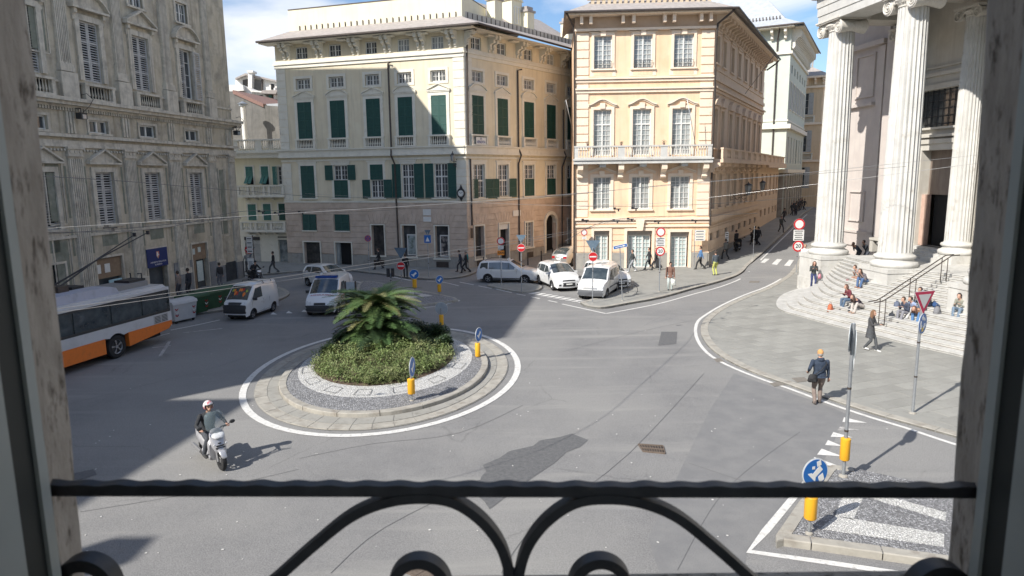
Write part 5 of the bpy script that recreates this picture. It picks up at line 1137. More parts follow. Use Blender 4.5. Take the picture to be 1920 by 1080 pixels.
# ------------------------------------------------------------------ grey stone palazzo on the left
PL = Face((-26.3, 17), (-20.6, 51.9)); _t = PL.t.copy(); PL = Face(PL.A-_t*8.0, PL.B); S0 = 8.0; PLL = PL.L
pz = thing('palazzo', 'weathered grey stone palazzo with fluted pilasters, pedimented windows and louvred shutters', 'building', (-21, 45, 0))
PC = [(21.3, 22.7), (25.27, 26.7), (29.65, 31.03)]; PC = [(4.9, 6.3), (8.95, 10.35), (13.0, 14.4), (17.15, 18.55)]+PC
PC = [(a+S0, b+S0) for a, b in PC]; sh = lambda *l: [(a+S0, b+S0, c, d) for a, b, c, d in l]
doors = sh((20.75, 22.75, .1, 3.25), (24.85, 26.6, .1, 3.3), (29.3, 31.0, .1, 3.2), (16.8, 18.6, .1, 3.3), (12.6, 14.4, .1, 3.3))
m = M(); holes = [(a, b, z0, z1) for a, b in PC for z0, z1 in ((5.08, 8.0), (10.1, 10.8), (12.85, 15.97), (17.65, 18.9))]+doors
PH = PLL-4.3; wall(m, PL, 0, PH, -1, 27.4, [h for h in holes if h[1] < PH], .3); wall(m, PL, PH, PLL, -1, 20.9, [h for h in holes if h[0] > PH], .3); m.build('wall', K['pal'], pz)
m = M(); m.fb(PL, -.3, PH, 27.4, 28.0, -.5, 1.2); m.build('roof_cornice', K['pals'], pz)
for z0, z1, d in ((11.3, 11.42, .18), (11.42, 11.6, .45), (11.6, 11.78, .62), (9.28, 9.42, .14), (9.42, 9.62, .10), (9.78, 9.95, .26), (4.55, 4.7, .10), (12.55, 12.66, .08)):
    m = M(); m.fb(PL, 0, PLL+d*.9, z0, z1, .002, d); m.build('cornice', K['pals'], pz)
m = M(); s = 12
while s < PLL: m.fb(PL, s, s+.09, 11.14, 11.3, .002, .15); s += .18
m.build('dentils', K['pals'], pz, kind='stuff')
m = M(); s = 12
while s < PLL: m.ball(PL.P(s, 9.12, .07), .07, 5, 4, (1, 1, 1.2)); s += .22
m.build('bead_moulding', K['pals'], pz, kind='stuff')
def pilaster(s0, s1, z0, z1, base=True, flutes=7, d=.16, cap=True):
    o = M(); o.fb(PL, s0, s1, z0, z1, .002, d*.6); w = (s1-s0)/flutes
    for i in range(flutes): o.fb(PL, s0+w*i+w*.18, s0+w*(i+1)-w*.18, z0+.1, z1-.12, d*.6+.002, d)
    o.fb(PL, s0, s1, z0, z0+.1, d*.6+.002, d); p = o.build('pilaster', K['pals'], pz)
    if cap:
        q = M(); q.fb(PL, s0-.05, s1+.05, z1, z1+.12, .002, d+.05); q.fb(PL, s0-.02, s1+.02, z1+.12, z1+.38, .002, d+.01); q.fb(PL, s0-.1, s1+.1, z1+.38, z1+.5, .002, d+.1)
        for i in range(3): q.disc(PL.P(s0+(s1-s0)*(i+.5)/3, z1+.25, d), Vector((PL.n.x, PL.n.y, 0)), .10, .04, 8)
        q.build('capital', K['pals'], pz)
    if base: q = M(); q.fb(PL, s0-.08, s1+.08, z0-.35, z0, .002, d+.08); q.build('pilaster_base', K['pals'], pz)
for c, wd in ((3.5, .9), (7.6, .9), (11.7, .9), (15.75, .9), (20.0, .95), (24.1, .85), (28.2, 1.1), (32.3, .85), (34.7, .6)):
    c += S0
    pilaster(c-wd/2, c+wd/2, 1.75, 8.8)
    q = M(); q.fb(PL, c-wd/2-.05, c+wd/2+.05, -.2, 1.4, .002, .2); q.build('pilaster_pedestal', K['palgrey'] if c > 25+S0 else K['pals'], pz)
    for k in (-.22, .0, .22): q = M(); q.fb(PL, c+k-.08, c+k+.06, 10.0, 11.1, .002, .12); q.build('triglyph', K['pals'], pz)
for c, wd in ((3.5, .8), (7.6, .8), (11.7, .8), (15.75, .8), (20.05, .8), (24.1, .75), (28.3, .75), (32.7, .6)):
    c += S0; pilaster(c-wd/2, c+wd/2, 13.5, 20.8, flutes=7); q = M(); q.fb(PL, c-wd/2-.15, c+wd/2+.15, 11.8, 13.1, .002, .3); q.build('pilaster_pedestal', K['pals'], pz)
for i, (a, b) in enumerate(PC):
    c = (a+b)/2
    m = M(); frame(m, PL, a, b, 5.08, 8.0, .26, .10); pediment(m, PL, a-.5, b+.5, 8.42, .75, .28, .1)
    m.fb(PL, a-.3, b+.3, 4.7, 4.95, .002, .06); m.build('window_surround', K['pals'], pz)
    m = M(); frame(m, PL, a, b, 12.85, 15.97, .3, .12, sill=False); corbel(m, PL, a-.42, .2, 15.9, 16.5, .25); corbel(m, PL, b+.22, .2, 15.9, 16.5, .25); pediment(m, PL, a-.6, b+.6, 16.5, .85, .38, .12, arch=(i % 2 == 0)); m.build('window_surround', K['pals'], pz)
    m = M(); frame(m, PL, a, b, 10.1, 10.8, .14, .06); m.build('window_surround', K['pals'], pz); m = M(); frame(m, PL, a+.1, b-.1, 17.65, 18.9, .16, .06); m.build('window_surround', K['pals'], pz)
    shutters(pz, PL, a, b, 5.08, 8.0, -.10, 3, 'louv', .13, False); k_ = M(); k_.fb(PL, a, b, 5.08, 8.0, -.28, -.25); k_.build('window_recess', K['dark'], pz)
    window(pz, PL, a, b, 10.1, 10.8, -.15, 1, 1); window(pz, PL, a+.1, b-.1, 17.65, 18.9, -.15, 2, 2)
    k_ = M(); k_.fb(PL, a+.0, b, 11.98, 12.6, .01, .03); k_.build('baluster_shade_panel', K['dark'], pz); k_ = M(); k_.fb(PL, a, b, 12.85, 15.97, -.30, -.29); k_.build('window_recess', K['dark'], pz)  # dark panel on the flat wall paints the shade behind the balusters
    if i < len(PC)-1: shutters(pz, PL, a, b, 12.85, 15.97, -.06, 3, 'louv', .115, False)
    else:
        w = (b-a)/2-.005; me = leaf_mesh(w, 3.12, 3, 'louv', .115, False); put('shutter', me, pz, PL, a, 12.85, -.06); window(pz, PL, c-.02, b, 12.85, 15.97, -.2, 1, 4, leaves=1); put('shutter', me, pz, PL, b+.03, 12.85, .16)
    balustrade(pz, PL, a-.35, b+.45, 11.8, 12.68, .08, .28, piers=[(a-.35, a-.05), (b+.25, b+.45)], pitch=.2, mt='marblep' if 'marblep' in K else 'pals')
# green sunk panels beside the pilasters and the big ones further left
m = M()
for c in (24.1, 28.2, 20.0, 32.3, 15.75, 11.7):
    for k in (-.72, .62) if c != 28.2 else (-.85, .75): m.fb(PL, c+S0+k-.02, c+S0+k+.12, 5.6, 8.3, .002, .012); m.fb(PL, c+S0+k-.02, c+S0+k+.12, 3.6, 5.0, .002, .012)
for a, b in PC: m.fb(PL, a+.1, b-.1, 3.9, 4.55, .002, .012)
m.fb(PL, 18.1+S0, 18.95+S0, 5.5, 8.4, .002, .012); m.fb(PL, 18.1+S0, 18.95+S0, 1.6, 4.6, .002, .012); m.fb(PL, 33.2+S0, 33.75+S0, 3.6, 8.2, .002, .012); m.fb(PL, 18.2+S0, 19.1+S0, 14.0, 16.4, .002, .012)
m.build('green_panels', K['palg'], pz, kind='stuff')
m = M(); 
for q in ((18.0, 19.05, 5.35, 8.5), (18.0, 19.05, 1.5, 4.75), (33.1, 33.85, 3.5, 8.3), (18.1, 19.2, 13.9, 16.5)): a, b, c, e = q; a += S0; b += S0; m.fb(PL, a-.06, a, c, e, .002, .05); m.fb(PL, b, b+.06, c, e, .002, .05); m.fb(PL, a, b, e, e+.06, .002, .05); m.fb(PL, a, b, c-.06, c, .002, .05)
o = m.build('panel_frame', K['pals'], pz, kind='stuff')
# ground floor doorways: shops
for i, (a, b, c, e) in enumerate(doors):
    m = M(); frame(m, PL, a, b, c, e, .12, .05, sill=False); m.build('door_surround', K['pals'], pz); m = M(); m.fb(PL, a, b, c, e, -.34, -.32); m.build('shop_interior', K['glass'], pz)
brown = mat('brown_shopfront', (.22, .15, .10), (.28, .2, .13), scale=3, rough=.6); bsign = mat('deep_blue_sign', (.012, .03, .14), rough=.4)
a, b, c, e = doors[1]; m = M(); m.fb(PL, a-.1, b+.05, 2.2, 3.35, -.05, .10); o = m.build('blue_shop_sign', bsign, pz)
wm = K['white']
vs_, fs_ = text_mesh("UNIVERSITA' DEGLI STUDI", .125); m = M(); m.add([PL.P((a+b)/2+x, 2.5+z, .105) for x, z in vs_], fs_); vs_, fs_ = text_mesh('DI GENOVA', .125); m.add([PL.P((a+b)/2+x, 2.34+z, .105) for x, z in vs_], fs_); m.build('lettering', wm, o)
m = M(); cx = (a+b)/2; m.fpoly(PL, [(cx-.13, 3.15), (cx+.13, 3.15), (cx+.13, 2.88), (cx, 2.7), (cx-.13, 2.88)], .10, .112); m.build('crest', mat('crest_ochre', (.6, .5, .3), (.6, .1, .08), scale=9, rough=.5), o)
m = M(); m.fb(PL, cx-.10, cx+.02, 2.85, 3.1, .112, .116); m.fb(PL, cx-.12, cx+.12, 2.93, 2.97, .116, .12); m.build('crest_charge', wm, o)
a, b, c, e = doors[2]; m = M(); m.fb(PL, a, b, 2.1, 3.2, -.2, -.1); m.fb(PL, a, a+.5, .1, 2.1, -.2, -.12); o = m.build('shop_front', brown, pz); m = M(); m.fb(PL, a+.55, a+1.2, .6, 2.0, -.11, -.09); m.fb(PL, a+.2, a+.45, 2.5, 2.9, -.1, -.08); m.fb(PL, a+.8, a+1.1, 2.6, 2.95, -.1, -.08); m.build('notice', mat('pale_notice', (.45, .55, .5), (.6, .62, .6), scale=8), o)
a, b, c, e = doors[0]; m = M(); m.fb(PL, a, b, 2.1, 3.2, -.2, -.1); m.fb(PL, a, b, .1, 1.2, -.2, -.15); o = m.build('shop_front', brown, pz); m = M(); m.fb(PL, a+.1, a+.4, 2.4, 2.9, -.1, -.08); m.fb(PL, a+.7, a+1.1, 2.4, 2.9, -.1, -.08); m.build('notice', K['white'], o); m = M(); m.fb(PL, a+.9, b-.1, 1.7, 1.95, -.1, -.05); m.build('light_sign', mat('pale_blue_sign', (.4, .6, .65), rough=.4), o)
m = M(); m.fb(PL, 31.1+S0, 32.0+S0, 0, 1.8, .002, .1); m.build('grey_dado', K['palgrey'], pz); m = M(); m.fb(PL, 27.3+S0, 29.2+S0, 0, 2.2, .002, .06); m.build('grey_dado', K['palgrey'], pz); m = M(); m.fb(PL, 33+S0, PLL+.02, 0, 1.5, .002, .1); m.build('black_dado', mat('black_marble', (.03, .035, .04), (.07, .075, .08), scale=3, rough=.3), pz)
# floodlights and cable ends on the cornice
for s_, lb in ((20.3, 'black floodlight with a looped cable under the palazzo cornice, nearer one'), (35.1, 'black floodlight under the far end of the palazzo cornice')):
    p = PL.P(s_+S0, 10.9, .5); t = thing('floodlight', lb, 'floodlight', tuple(p)); m = M(); m.cbox(p, (.22, .16, .16), PL.ang); m.build('housing', K['iron'], t); m = M(); m.cbox(p+Vector((PL.n.x*.17, PL.n.y*.17, -.04)), (.13, .02, .11), PL.ang); m.build('lamp_glass', K['glassb'], t)
    m = M(); m.tube([PL.P(s_+S0, 11.3, .0), PL.P(s_+S0+.1, 11.3, .4), p+Vector((0, 0, .1))], .03, 5); m.tube([p+Vector((0, 0, .1)), p+Vector((.25, .4, .55)), p+Vector((.35, .6, .9)), p+Vector((.1, .5, 1.2)), p+Vector((-.1, .3, 1.1))], .018, 5); m.build('bracket', K['iron'], t)
# end wall and body
e0, e1 = PL.P(0, 0), PL.P(PLL, 0); bk = Vector((-PL.n.x, -PL.n.y, 0))*14
shell(pz, [e0, e1, e1+bk, e0+bk], -1, 20.9, 'pal', 'rear_wall', skip=(0,)); eh = PL.P(PH, 0); ek = Vector((-31.2, 51.6, 0)); shell(pz, [e0, eh, ek, e0+bk], 20.9, 27.9, 'pal', 'upper_wall', skip=(0,)); m = M(); m.quad(*[Vector((p.x, p.y, 20.9)) for p in (eh, e1, e1+bk, ek)]); m.build('roof', K['roof'], pz)
m = M(); m.quad(*[Vector((p.x, p.y, 28.01)) for p in (PL.P(-.5, 0, .8), PL.P(PH, 0, .8), ek, e0+bk)]); m.build('roof', K['roof'], pz)
EE = Face(PL.P(PLL, 0).to_2d(), (PL.P(PLL, 0)+bk).to_2d()); m = M(); m.fb(EE, -.4, .8, 11.3, 11.78, .002, .6); m.fb(EE, 0, 14, 11.42, 11.6, .002, .4); m.build('cornice', K['pals'], pz)
# shop signs near the palazzo corner
t = thing('vertical_sign', 'tall stacked white sign boards on a post at the palazzo corner', 'sign', tuple(PL.P(34.3+S0, 0, 1.6))); q = PL.P(34.3+S0, 0, 1.6)
m = M(); m.tube([q, q+Vector((0, 0, 3.4))], .04, 6); m.build('post', K['gutter'], t); SF_ = Face((q.x-.5, q.y+.05), (q.x+.5, q.y-.05))
for k in range(4): m = M(); m.fb(SF_, .05, .5, 2.1+k*.31, 2.36+k*.31, .05, .09); o = m.build('board', K['white'], t); m = M(); m.fb(SF_, .1, .44, 2.2+k*.31, 2.27+k*.31, .09, .095); m.build('board_text', K['iron'], o)
m = M(); m.fb(SF_, .02, .5, .7, 1.7, .04, .08); m.build('poster', K['white'], t); m = M(); m.fb(SF_, .1, .42, .9, 1.5, .08, .085); m.build('poster_print', mat('print_grey', (.3, .3, .3), (.6, .6, .6), scale=14), t)

# ------------------------------------------------------------------ small cream house in the side street, with balconies
SB = Face((-27.0, 62.6), (-19.7, 61.2))
sb_ = thing('balcony_house', 'narrow cream house with two balustraded balconies and a sports shop at street level', 'building', (-22, 62, 0))
def sbs(u, v):
    d = ray(u, v); n = Vector((SB.n.x, SB.n.y, 0)); t = (Vector((SB.A.x, SB.A.y, 0))-CAMP).dot(n)/d.dot(n); p = CAMP+d*t; return (p.to_2d()-SB.A).dot(SB.t), p.z
def sr(u0, v0, u1, v1): a = sbs(u0, v0); b = sbs(u1, v1); return (a[0], b[0], b[1], a[1])
def q5(x, y): return 430+x/4.154, 280+y/4.154
wup = [sr(*q5(125, 135), *q5(192, 275)), sr(*q5(245, 133), *q5(312, 275)), sr(*q5(370, 133), *q5(440, 275))]
wlo = [sr(*q5(143, 428), *q5(215, 552)), sr(*q5(262, 425), *q5(330, 552)), sr(*q5(382, 423), *q5(457, 552))]
gr = [sr(*q5(120, 705), *q5(255, 930)), sr(*q5(380, 705), *q5(468, 935))]
gr = [(a, b, .1, e) for a, b, c, e in gr]; zb = sbs(545, 428)[1]
m = M(); wall(m, SB, 1.2, SB.L, zb, 10.2, wup+wlo, .25); m.fb(SB, .2, 1.2, zb, 10.2, -.5, -.35); m.fb(SB, 1.2, 1.22, zb, 10.2, -.5, 0); m.build('wall', K['yelc'], sb_)
m = M(); wall(m, SB, .2, SB.L, -1, zb, gr, .3, d=.02); m.build('ground_floor_wall', K['trim'], sb_)
m = M(); m.fb(SB, .1, SB.L, zb, zb+.15, .002, .15); m.build('string_course', K['trim'], sb_)
for i, r_ in enumerate(wup+wlo):
    a, b, c, e = r_; m = M(); frame(m, SB, a, b, c, e, .14, .04, sill=False); m.build('window_surround', K['trim'], sb_)
    if i == 2: window(sb_, SB, a, b, c, e, -.15, 1, 4); put('shutter', leaf_mesh(.42, e-c, 3, 'gshutp', .08, True), sb_, SB, a-.44, c, .06); put('shutter', leaf_mesh(.42, e-c, 3, 'gshut', .08, True), sb_, SB, b+.02, c, .06)
    elif i < 2:
        shutters(sb_, SB, a, b, c+(e-c)*.45, e, .04, 2, 'gshutp'); k_ = M(); k_.fb(SB, a, b, c, e, -.2, -.18); k_.build('window_recess', K['dark'], sb_)
        for x in (a, (a+b)/2): m = M(); z1 = c+(e-c)*.45; m.hexa([SB.P(x+.03, c+.1, .5), SB.P(x+(b-a)/2-.03, c+.1, .5), SB.P(x+(b-a)/2-.03, c+.1, .54), SB.P(x+.03, c+.1, .54), SB.P(x+.03, z1, .04), SB.P(x+(b-a)/2-.03, z1, .04), SB.P(x+(b-a)/2-.03, z1, .08), SB.P(x+.03, z1, .08)]); m.build('tilted_shutter', K['gshutp'], sb_)
    else: shutters(sb_, SB, a, b, c, e, .04, 2, 'gshutp' if i < 5 else 'gshut')
for (x0, x1, y0, y1) in ((100, 465, 280, 360), (125, 475, 558, 630)):
    a, b, c, e = sr(*q5(x0, y0), *q5(x1, y1)); b = min(b, SB.L)
    m = M(); m.fb(SB, a-.1, b, c-.12, c, .002, .95); m.build('balcony_slab', K['trim'], sb_); balustrade(sb_, SB, a, b-.02, c, e, .72, .18, piers=[(a+(b-a-.2)*k, a+(b-a-.2)*k+.2) for k in (0, .22, .34, .58, .70, 1)], pitch=.16, mt='trim')
    for k in (.08, .3, .42, .66): m = M(); corbel(m, SB, a+(b-a)*k, .18, c-.4, c-.12, .6); m.build('balcony_bracket', K['trim'], sb_)
a, b, c, e = gr[0]; m = M(); m.fb(SB, a, b, 2.35, e, -.1, .08); o = m.build('shop_sign', K['iron'], sb_); vs_, fs_ = text_mesh('SPORTHOUSE', .33, .82); m = M(); m.add([SB.P((a+b)/2+x, e-.22+z, .085) for x, z in vs_], fs_); m.build('lettering', K['white'], o)
m = M(); m.fb(SB, a+.3, b-.3, 2.42, 2.6, .08, .085); m.build('sign_strip', K['white'], o)
m = M(); z = .15
while z < 2.3: m.fb(SB, a+.05, b-.05, z, z+.085, -.15, -.08); z += .1
o = m.build('roller_shutter', K['louv'], sb_); o['kind'] = 'stuff'
a, b, c, e = gr[1]; m = M(); m.fb(SB, a, b, .1, e, -.25, -.22); m.build('shop_window', mat('shop_dim3', (.10, .12, .13), (.40, .44, .45), scale=1.3, rough=.2), sb_); m = M(); m.fb(SB, a, b, 2.4, e, -.1, .0); m.fb(SB, a, b, 2.3, 2.4, -.1, .05); m.build('fascia', K['iron'], sb_)
# roof terrace balustrade and wall behind
a, b, c, e = sr(440, 267, 545, 292); m = M(); m.fb(SB, -.9, SB.L, 9.35, 9.75, -.3, .75); m.fb(SB, -1.0, SB.L, 9.75, 9.9, -.3, .95); m.build('terrace_cornice', K['trim'], sb_)
balustrade(sb_, SB, -.9, SB.L-.02, 9.9, 10.95, .5, .22, piers=[(-.9, -.2), (.2, .45), (2.3, 3.0), (3.0, 3.2), (4.9, 5.5)], pitch=.2, mt='trim')
shell(sb_, [SB.P(.2, 0, -.4), SB.P(SB.L, 0, 0), SB.P(SB.L, 0, -10), SB.P(.2, 0, -10)], -1, 9.9, 'yelc', 'rear_wall', skip=(0,)); m = M(); m.quad(SB.P(-1, 9.88, .5), SB.P(SB.L, 9.88, .5), SB.P(SB.L, 9.88, -10), SB.P(-1, 9.88, -10)); m.build('terrace', K['kerb'], sb_)
gw = thing('terrace_house', 'blank grey rendered house wall behind the roof terrace', 'building', (-24, 68, 0)); m = M()
GW = Face((-29, 69), (-18, 67)); zt0 = dep(480, 200, 68.3).z; zt1 = dep(540, 206, 67.6).z; zl = dep(432, 172, 69).z
m.add([GW.P(0, 5, 0), GW.P(11, 5, 0), GW.P(11, zt1, 0), GW.P(5.2, zt0+.1, 0), GW.P(2.2, zl, 0), GW.P(0, zl, 0), GW.P(0, 5, -8), GW.P(11, 5, -8), GW.P(11, zt1, -8), GW.P(5.2, zt0+.1, -8), GW.P(2.2, zl, -8), GW.P(0, zl, -8)], [(0, 1, 2, 3, 4, 5), (2, 8, 9, 3), (3, 9, 10, 4), (1, 7, 8, 2), (0, 5, 11, 6), (4, 10, 11, 5)]); m.build('wall', K['greywall'], gw)
m = M(); a = dep(455, 197, 66.4); m.tube([(a.x, a.y, 5), (a.x, a.y, a.z)], .22, 10); m.build('chimney_flue', K['whiteh'], gw); m = M(); m.lathe(a, [(.35, -.1), (.36, .05), (.5, .1), (.02, .35)], 10); m.build('flue_cowl', K['pole'], gw)
rt = M(); rt.hexa([GW.P(2.2, zl-.25, .12), GW.P(5.3, zt0-.1, .12), GW.P(5.3, zt0-.1, -8), GW.P(2.2, zl-.25, -8), GW.P(2.2, zl+.1, .12), GW.P(5.3, zt0+.25, .12), GW.P(5.3, zt0+.25, -8), GW.P(2.2, zl+.1, -8)]); rt.fb(GW, 5.2, 11, zt0+.05, zt0+.35, -2, .15) if False else None; rt.build('roof', K['tile'], gw); m = M(); m.hexa([GW.P(5, zt0+.1, -.4), GW.P(11, zt1, -.4), GW.P(11, zt1, -3), GW.P(5, zt0+.1, -3), GW.P(5, zt0+.25, -.4), GW.P(11, zt1+.75, -.4), GW.P(11, zt1+.75, -3), GW.P(5, zt0+.25, -3)]); m.build('metal_roof', K['roofw'], gw)
# white houses on the hill
def house(name, label, pts, Y, depth, mt, roof, parts):
    t = thing(name, label, 'building', tuple(dep(*pts[0], Y)*1.0)); W = [dep(u, v, Y) for u, v in pts]; m = M(); n = len(W)
    m.add([tuple(p) for p in W]+[(p.x, p.y+depth, p.z) for p in W], [tuple(range(n)), tuple(range(2*n-1, n-1, -1))]+[(i, i+n, (i+1) % n+n, (i+1) % n) for i in range(n)]); m.build('wall', K[mt], t)
    for k, (nm, q, dd, mm_) in enumerate(parts):
        P = [dep(u, v, Y-dd) for u, v in q]; m = M(); n = len(P); th = .12
        m.add([tuple(p) for p in P]+[(p.x, p.y+th+dd, p.z) for p in P], [tuple(range(n)), tuple(range(2*n-1, n-1, -1))]+[(i, i+n, (i+1) % n+n, (i+1) % n) for i in range(n)]); m.build(nm, K[mm_], t)
    return t
K['hhouse'] = K['whiteh']
house('hill_house', 'white hillside house with chimney and shaded loggia above the terrace', [(441, 260), (441, 146), (460, 138), (474, 144), (530, 155), (536, 168), (536, 260)], 84, 8, 'whiteh', None,
      [('roof', [(441, 146), (460, 137), (530, 153), (530, 156), (460, 141), (441, 149)], .5, 'roof'), ('chimney', [(465, 172), (465, 136), (472, 134), (472, 172)], 1.0, 'whiteh'), ('chimney_cap', [(463, 136), (463, 132), (474, 132), (474, 136)], 1.2, 'whiteh'), ('chimney', [(526, 160), (526, 144), (531, 143), (531, 160)], .6, 'whiteh'),
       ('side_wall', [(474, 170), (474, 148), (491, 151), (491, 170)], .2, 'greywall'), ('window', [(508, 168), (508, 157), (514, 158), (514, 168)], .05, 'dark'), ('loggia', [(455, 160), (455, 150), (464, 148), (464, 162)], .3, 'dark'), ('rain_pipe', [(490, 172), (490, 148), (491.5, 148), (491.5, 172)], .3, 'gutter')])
house('hill_house', 'lower white hillside annex with a green shuttered window above the terrace', [(424, 230), (424, 160), (455, 160), (476, 170), (535, 172), (535, 230)], 77, 5, 'whiteh', None,
      [('roof', [(488, 175), (492, 169), (520, 169), (517, 176)], 1.5, 'roof'), ('roof', [(424, 172), (445, 171), (486, 198), (480, 199), (443, 175), (424, 176)], .5, 'tile'), ('painted_shade_wall', [(472, 196), (472, 172), (513, 175), (513, 197)], .1, 'greywall'), ('doorway', [(486, 195), (486, 178), (492, 178), (492, 195)], .15, 'dark'), ('shutter', [(504, 194), (504, 178), (509, 178), (511, 194)], .2, 'gshutp'), ('pillar', [(513, 198), (513, 165), (516, 164), (516, 198)], 1.0, 'whiteh'), ('side_roof', [(517, 172), (523, 161), (536, 163), (536, 169)], 1.2, 'roof'), ('parapet', [(420, 172), (420, 159), (455, 159), (457, 170)], .6, 'whiteh')])  # one part of the white wall is coloured grey to paint its shade

# ------------------------------------------------------------------ the building of the window, and its neighbours (they cast the shade on the left)
hb = thing('window_building', 'rough stone window opening with painted casement that frames the view', 'building', (0, 1.0, 0))
WF = Face((-24, .86), (26, .86)); WH = 12.6
# opening measured from the jamb edges
OX = .552
m = M(); wall(m, WF, 0, 50, -1, WH, [(24-.66, 24+.66, 6.3, 9.2)], -.15); m.build('facade', K['pal'], hb)
shell(hb, [(-24, .86), (26, .86), (26, -13), (-24, -13)], -1, WH, 'pal', 'rear_wall', skip=(0, 2)); m = M(); m.quad((-24, .86, WH), (26, .86, WH), (26, -13, WH), (-24, -13, WH)); m.build('roof', K['roof'], hb)
def jamb_block(sx):
    # stone jamb with chipped front arris, splayed reveal
    m = M(); nz_ = 46; pr = []
    xf, xi = OX+.004, OX-.004
    r2 = random.Random(3+sx)
    for j in range(nz_+1):
        z = 6.3+2.9*j/nz_; jt = r2.uniform(-.0025, .0025); j2 = r2.uniform(-.002, .002)
        ln = (7.37-z)*.022; pr.append([(sx*(OX+.12), .60, z), (sx*(.521+ln*.3), .715, z), (sx*(.545+ln+j2*.5), .77, z), (sx*(.556+ln+jt), .818, z), (sx*(.565+ln+jt*1.2), .835, z), (sx*(.69), .845, z)])
    n = 6; vs = [p for row in pr for p in row]; fs = []
    for j in range(nz_):
        for k in range(n):
            a = j*n+k; b = j*n+(k+1) % n; fs.append((a, b, b+n, a+n) if sx > 0 else (b, a, a+n, b+n))
    m.add(vs, fs); m.build('stone_jamb', K['jamb'], hb, smooth=50)
jamb_block(-1); jamb_block(1)
m = M(); m.box((-.8, .62, 6.9), (.8, .86, 6.96)); m.box((-.9, .64, 9.05), (.9, .85, 9.25)); m.build('sill_and_lintel', K['jamb'], hb)
for sx in (-1, 1):
    def bx(x0, x1, y0, y1, mt, nm):
        m = M(); a, b = sorted((sx*x0, sx*x1)); m.box((a, y0, 6.4), (b, y1, 9.1)); m.build(nm, K[mt], hb)
    bx(.5205, .60, .66, .713, 'wseal', 'frame_rebate'); bx(.516, .5205, .70, .714, 'wframe', 'frame_bead'); bx(.508, .60, .60, .655, 'wframe', 'window_frame'); bx(.495, .60, .56, .598, 'wseal', 'frame_seal')
    bx(.475, .62, .50, .555, 'wframe', 'casement_stile'); bx(.46, .62, .42, .49, 'wseal', 'casement_shadow_gap')
    m = M(); a, b = sorted((sx*.437, sx*.455)); m.box((a, .30, 6.4), (b, .46, 9.1)); m.build('inner_casement', K['wframe'], hb)
m = M(); rx = 2.2
for q in (((-rx, .55, 6.0), (-rx, -4, 6.0), (-rx, -4, 9.3), (-rx, .55, 9.3)), ((rx, .55, 6), (rx, -4, 6), (rx, -4, 9.3), (rx, .55, 9.3)), ((-rx, .55, 6), (rx, .55, 6), (rx, -4, 6), (-rx, -4, 6)), ((-rx, .55, 9.3), (rx, .55, 9.3), (rx, -4, 9.3), (-rx, -4, 9.3)),
          ((-rx, .55, 6), (-.60, .55, 6), (-.60, .55, 9.3), (-rx, .55, 9.3)), ((.60, .55, 6), (rx, .55, 6), (rx, .55, 9.3), (.60, .55, 9.3)), ((-.60, .55, 6), (.6, .55, 6), (.6, .55, 6.85), (-.6, .55, 6.85))): m.quad(*q)
m.build('room', K['room'], hb)  # back of room and house left open to let sky light onto the frames
def block(name, label, P, z, mt='pal'):
    t = thing(name, label, 'building', (P[0][0], P[0][1], 0)); o = shell(t, P, -1, z, mt, 'wall'); m = M(); m.quad(*[(p[0], p[1], z) for p in P]); m.build('roof', K['roof'], t); return t
nb1 = block('corner_house', 'tall plastered house beside the palazzo, out of the window view on the left', [(-29.9, 4.5), (-31.4, -5.5), (-46, -5.5), (-46, 4.5)], 22.4)
m = M(); m.box((-23.2, -.2, WH), (-22.3, .75, 15.7)); m.build('chimney', K['pal'], hb)  # unseen block added for its shadow on the road at lower left

# ------------------------------------------------------------------ wrought iron railing at the window
rl = thing('window_railing', 'black wrought iron window railing with hammered top rail and large scrolls', 'railing', (0, .75, 6.9))
RY = .75
def rp(u, v): return dep(u, v, RY)
m = M(); a = rp(78, 915); b = rp(1850, 919); n = 240; pts = []; rr = []
vsq = []; N = 260
for i in range(N+1):
    t = i/N; p = a.lerp(b, t); wob = .0011*math.sin(t*2*math.pi*27)+.0004*math.sin(t*91); h = .0067; dpt = .0075
    vsq += [(p.x, p.y-dpt, p.z-h), (p.x, p.y+dpt, p.z-h), (p.x, p.y+dpt, p.z+h+wob), (p.x, p.y-dpt-wob*.6, p.z+h+wob)]
m.add(vsq, [(i*4+k, i*4+(k+1) % 4, (i+1)*4+(k+1) % 4, (i+1)*4+k) for i in range(N) for k in range(4)]+[(3, 2, 1, 0), (N*4, N*4+1, N*4+2, N*4+3)]); m.build('top_rail', K['iron'], rl, smooth=30)
def flatbar(name, pts, w=.0056, d=.009, k=6, taper=None):
    P = smooth_path([rp(*p) for p in pts], k); n = len(P); vs = []; m = M()
    for i, p in enumerate(P):
        t = (P[min(i+1, n-1)]-P[max(i-1, 0)]).normalized(); q = Vector((-t.z, 0, t.x)); ww = w
        vs += [p+q*ww+Vector((0, -d, 0)), p+q*ww+Vector((0, d, 0)), p-q*ww+Vector((0, d, 0)), p-q*ww+Vector((0, -d, 0))]
    m.add(vs, [(i*4+k_, i*4+(k_+1) % 4, (i+1)*4+(k_+1) % 4, (i+1)*4+k_) for i in range(n-1) for k_ in range(4)]+[(3, 2, 1, 0), ((n-1)*4, (n-1)*4+1, (n-1)*4+2, (n-1)*4+3)]); return m.build(name, K['iron'], rl, smooth=30)
cxm = 962
L1 = [(330, 1290), (420, 1170), (520, 1082), (590, 1020), (660, 965), (725, 938), (790, 930), (850, 938), (900, 970), (936, 1015), (953, 1065), (958, 1120), (950, 1200), (905, 1280), (840, 1310)]
flatbar('scroll', L1); flatbar('scroll', [(2*cxm-u+4, v+1) for u, v in L1])
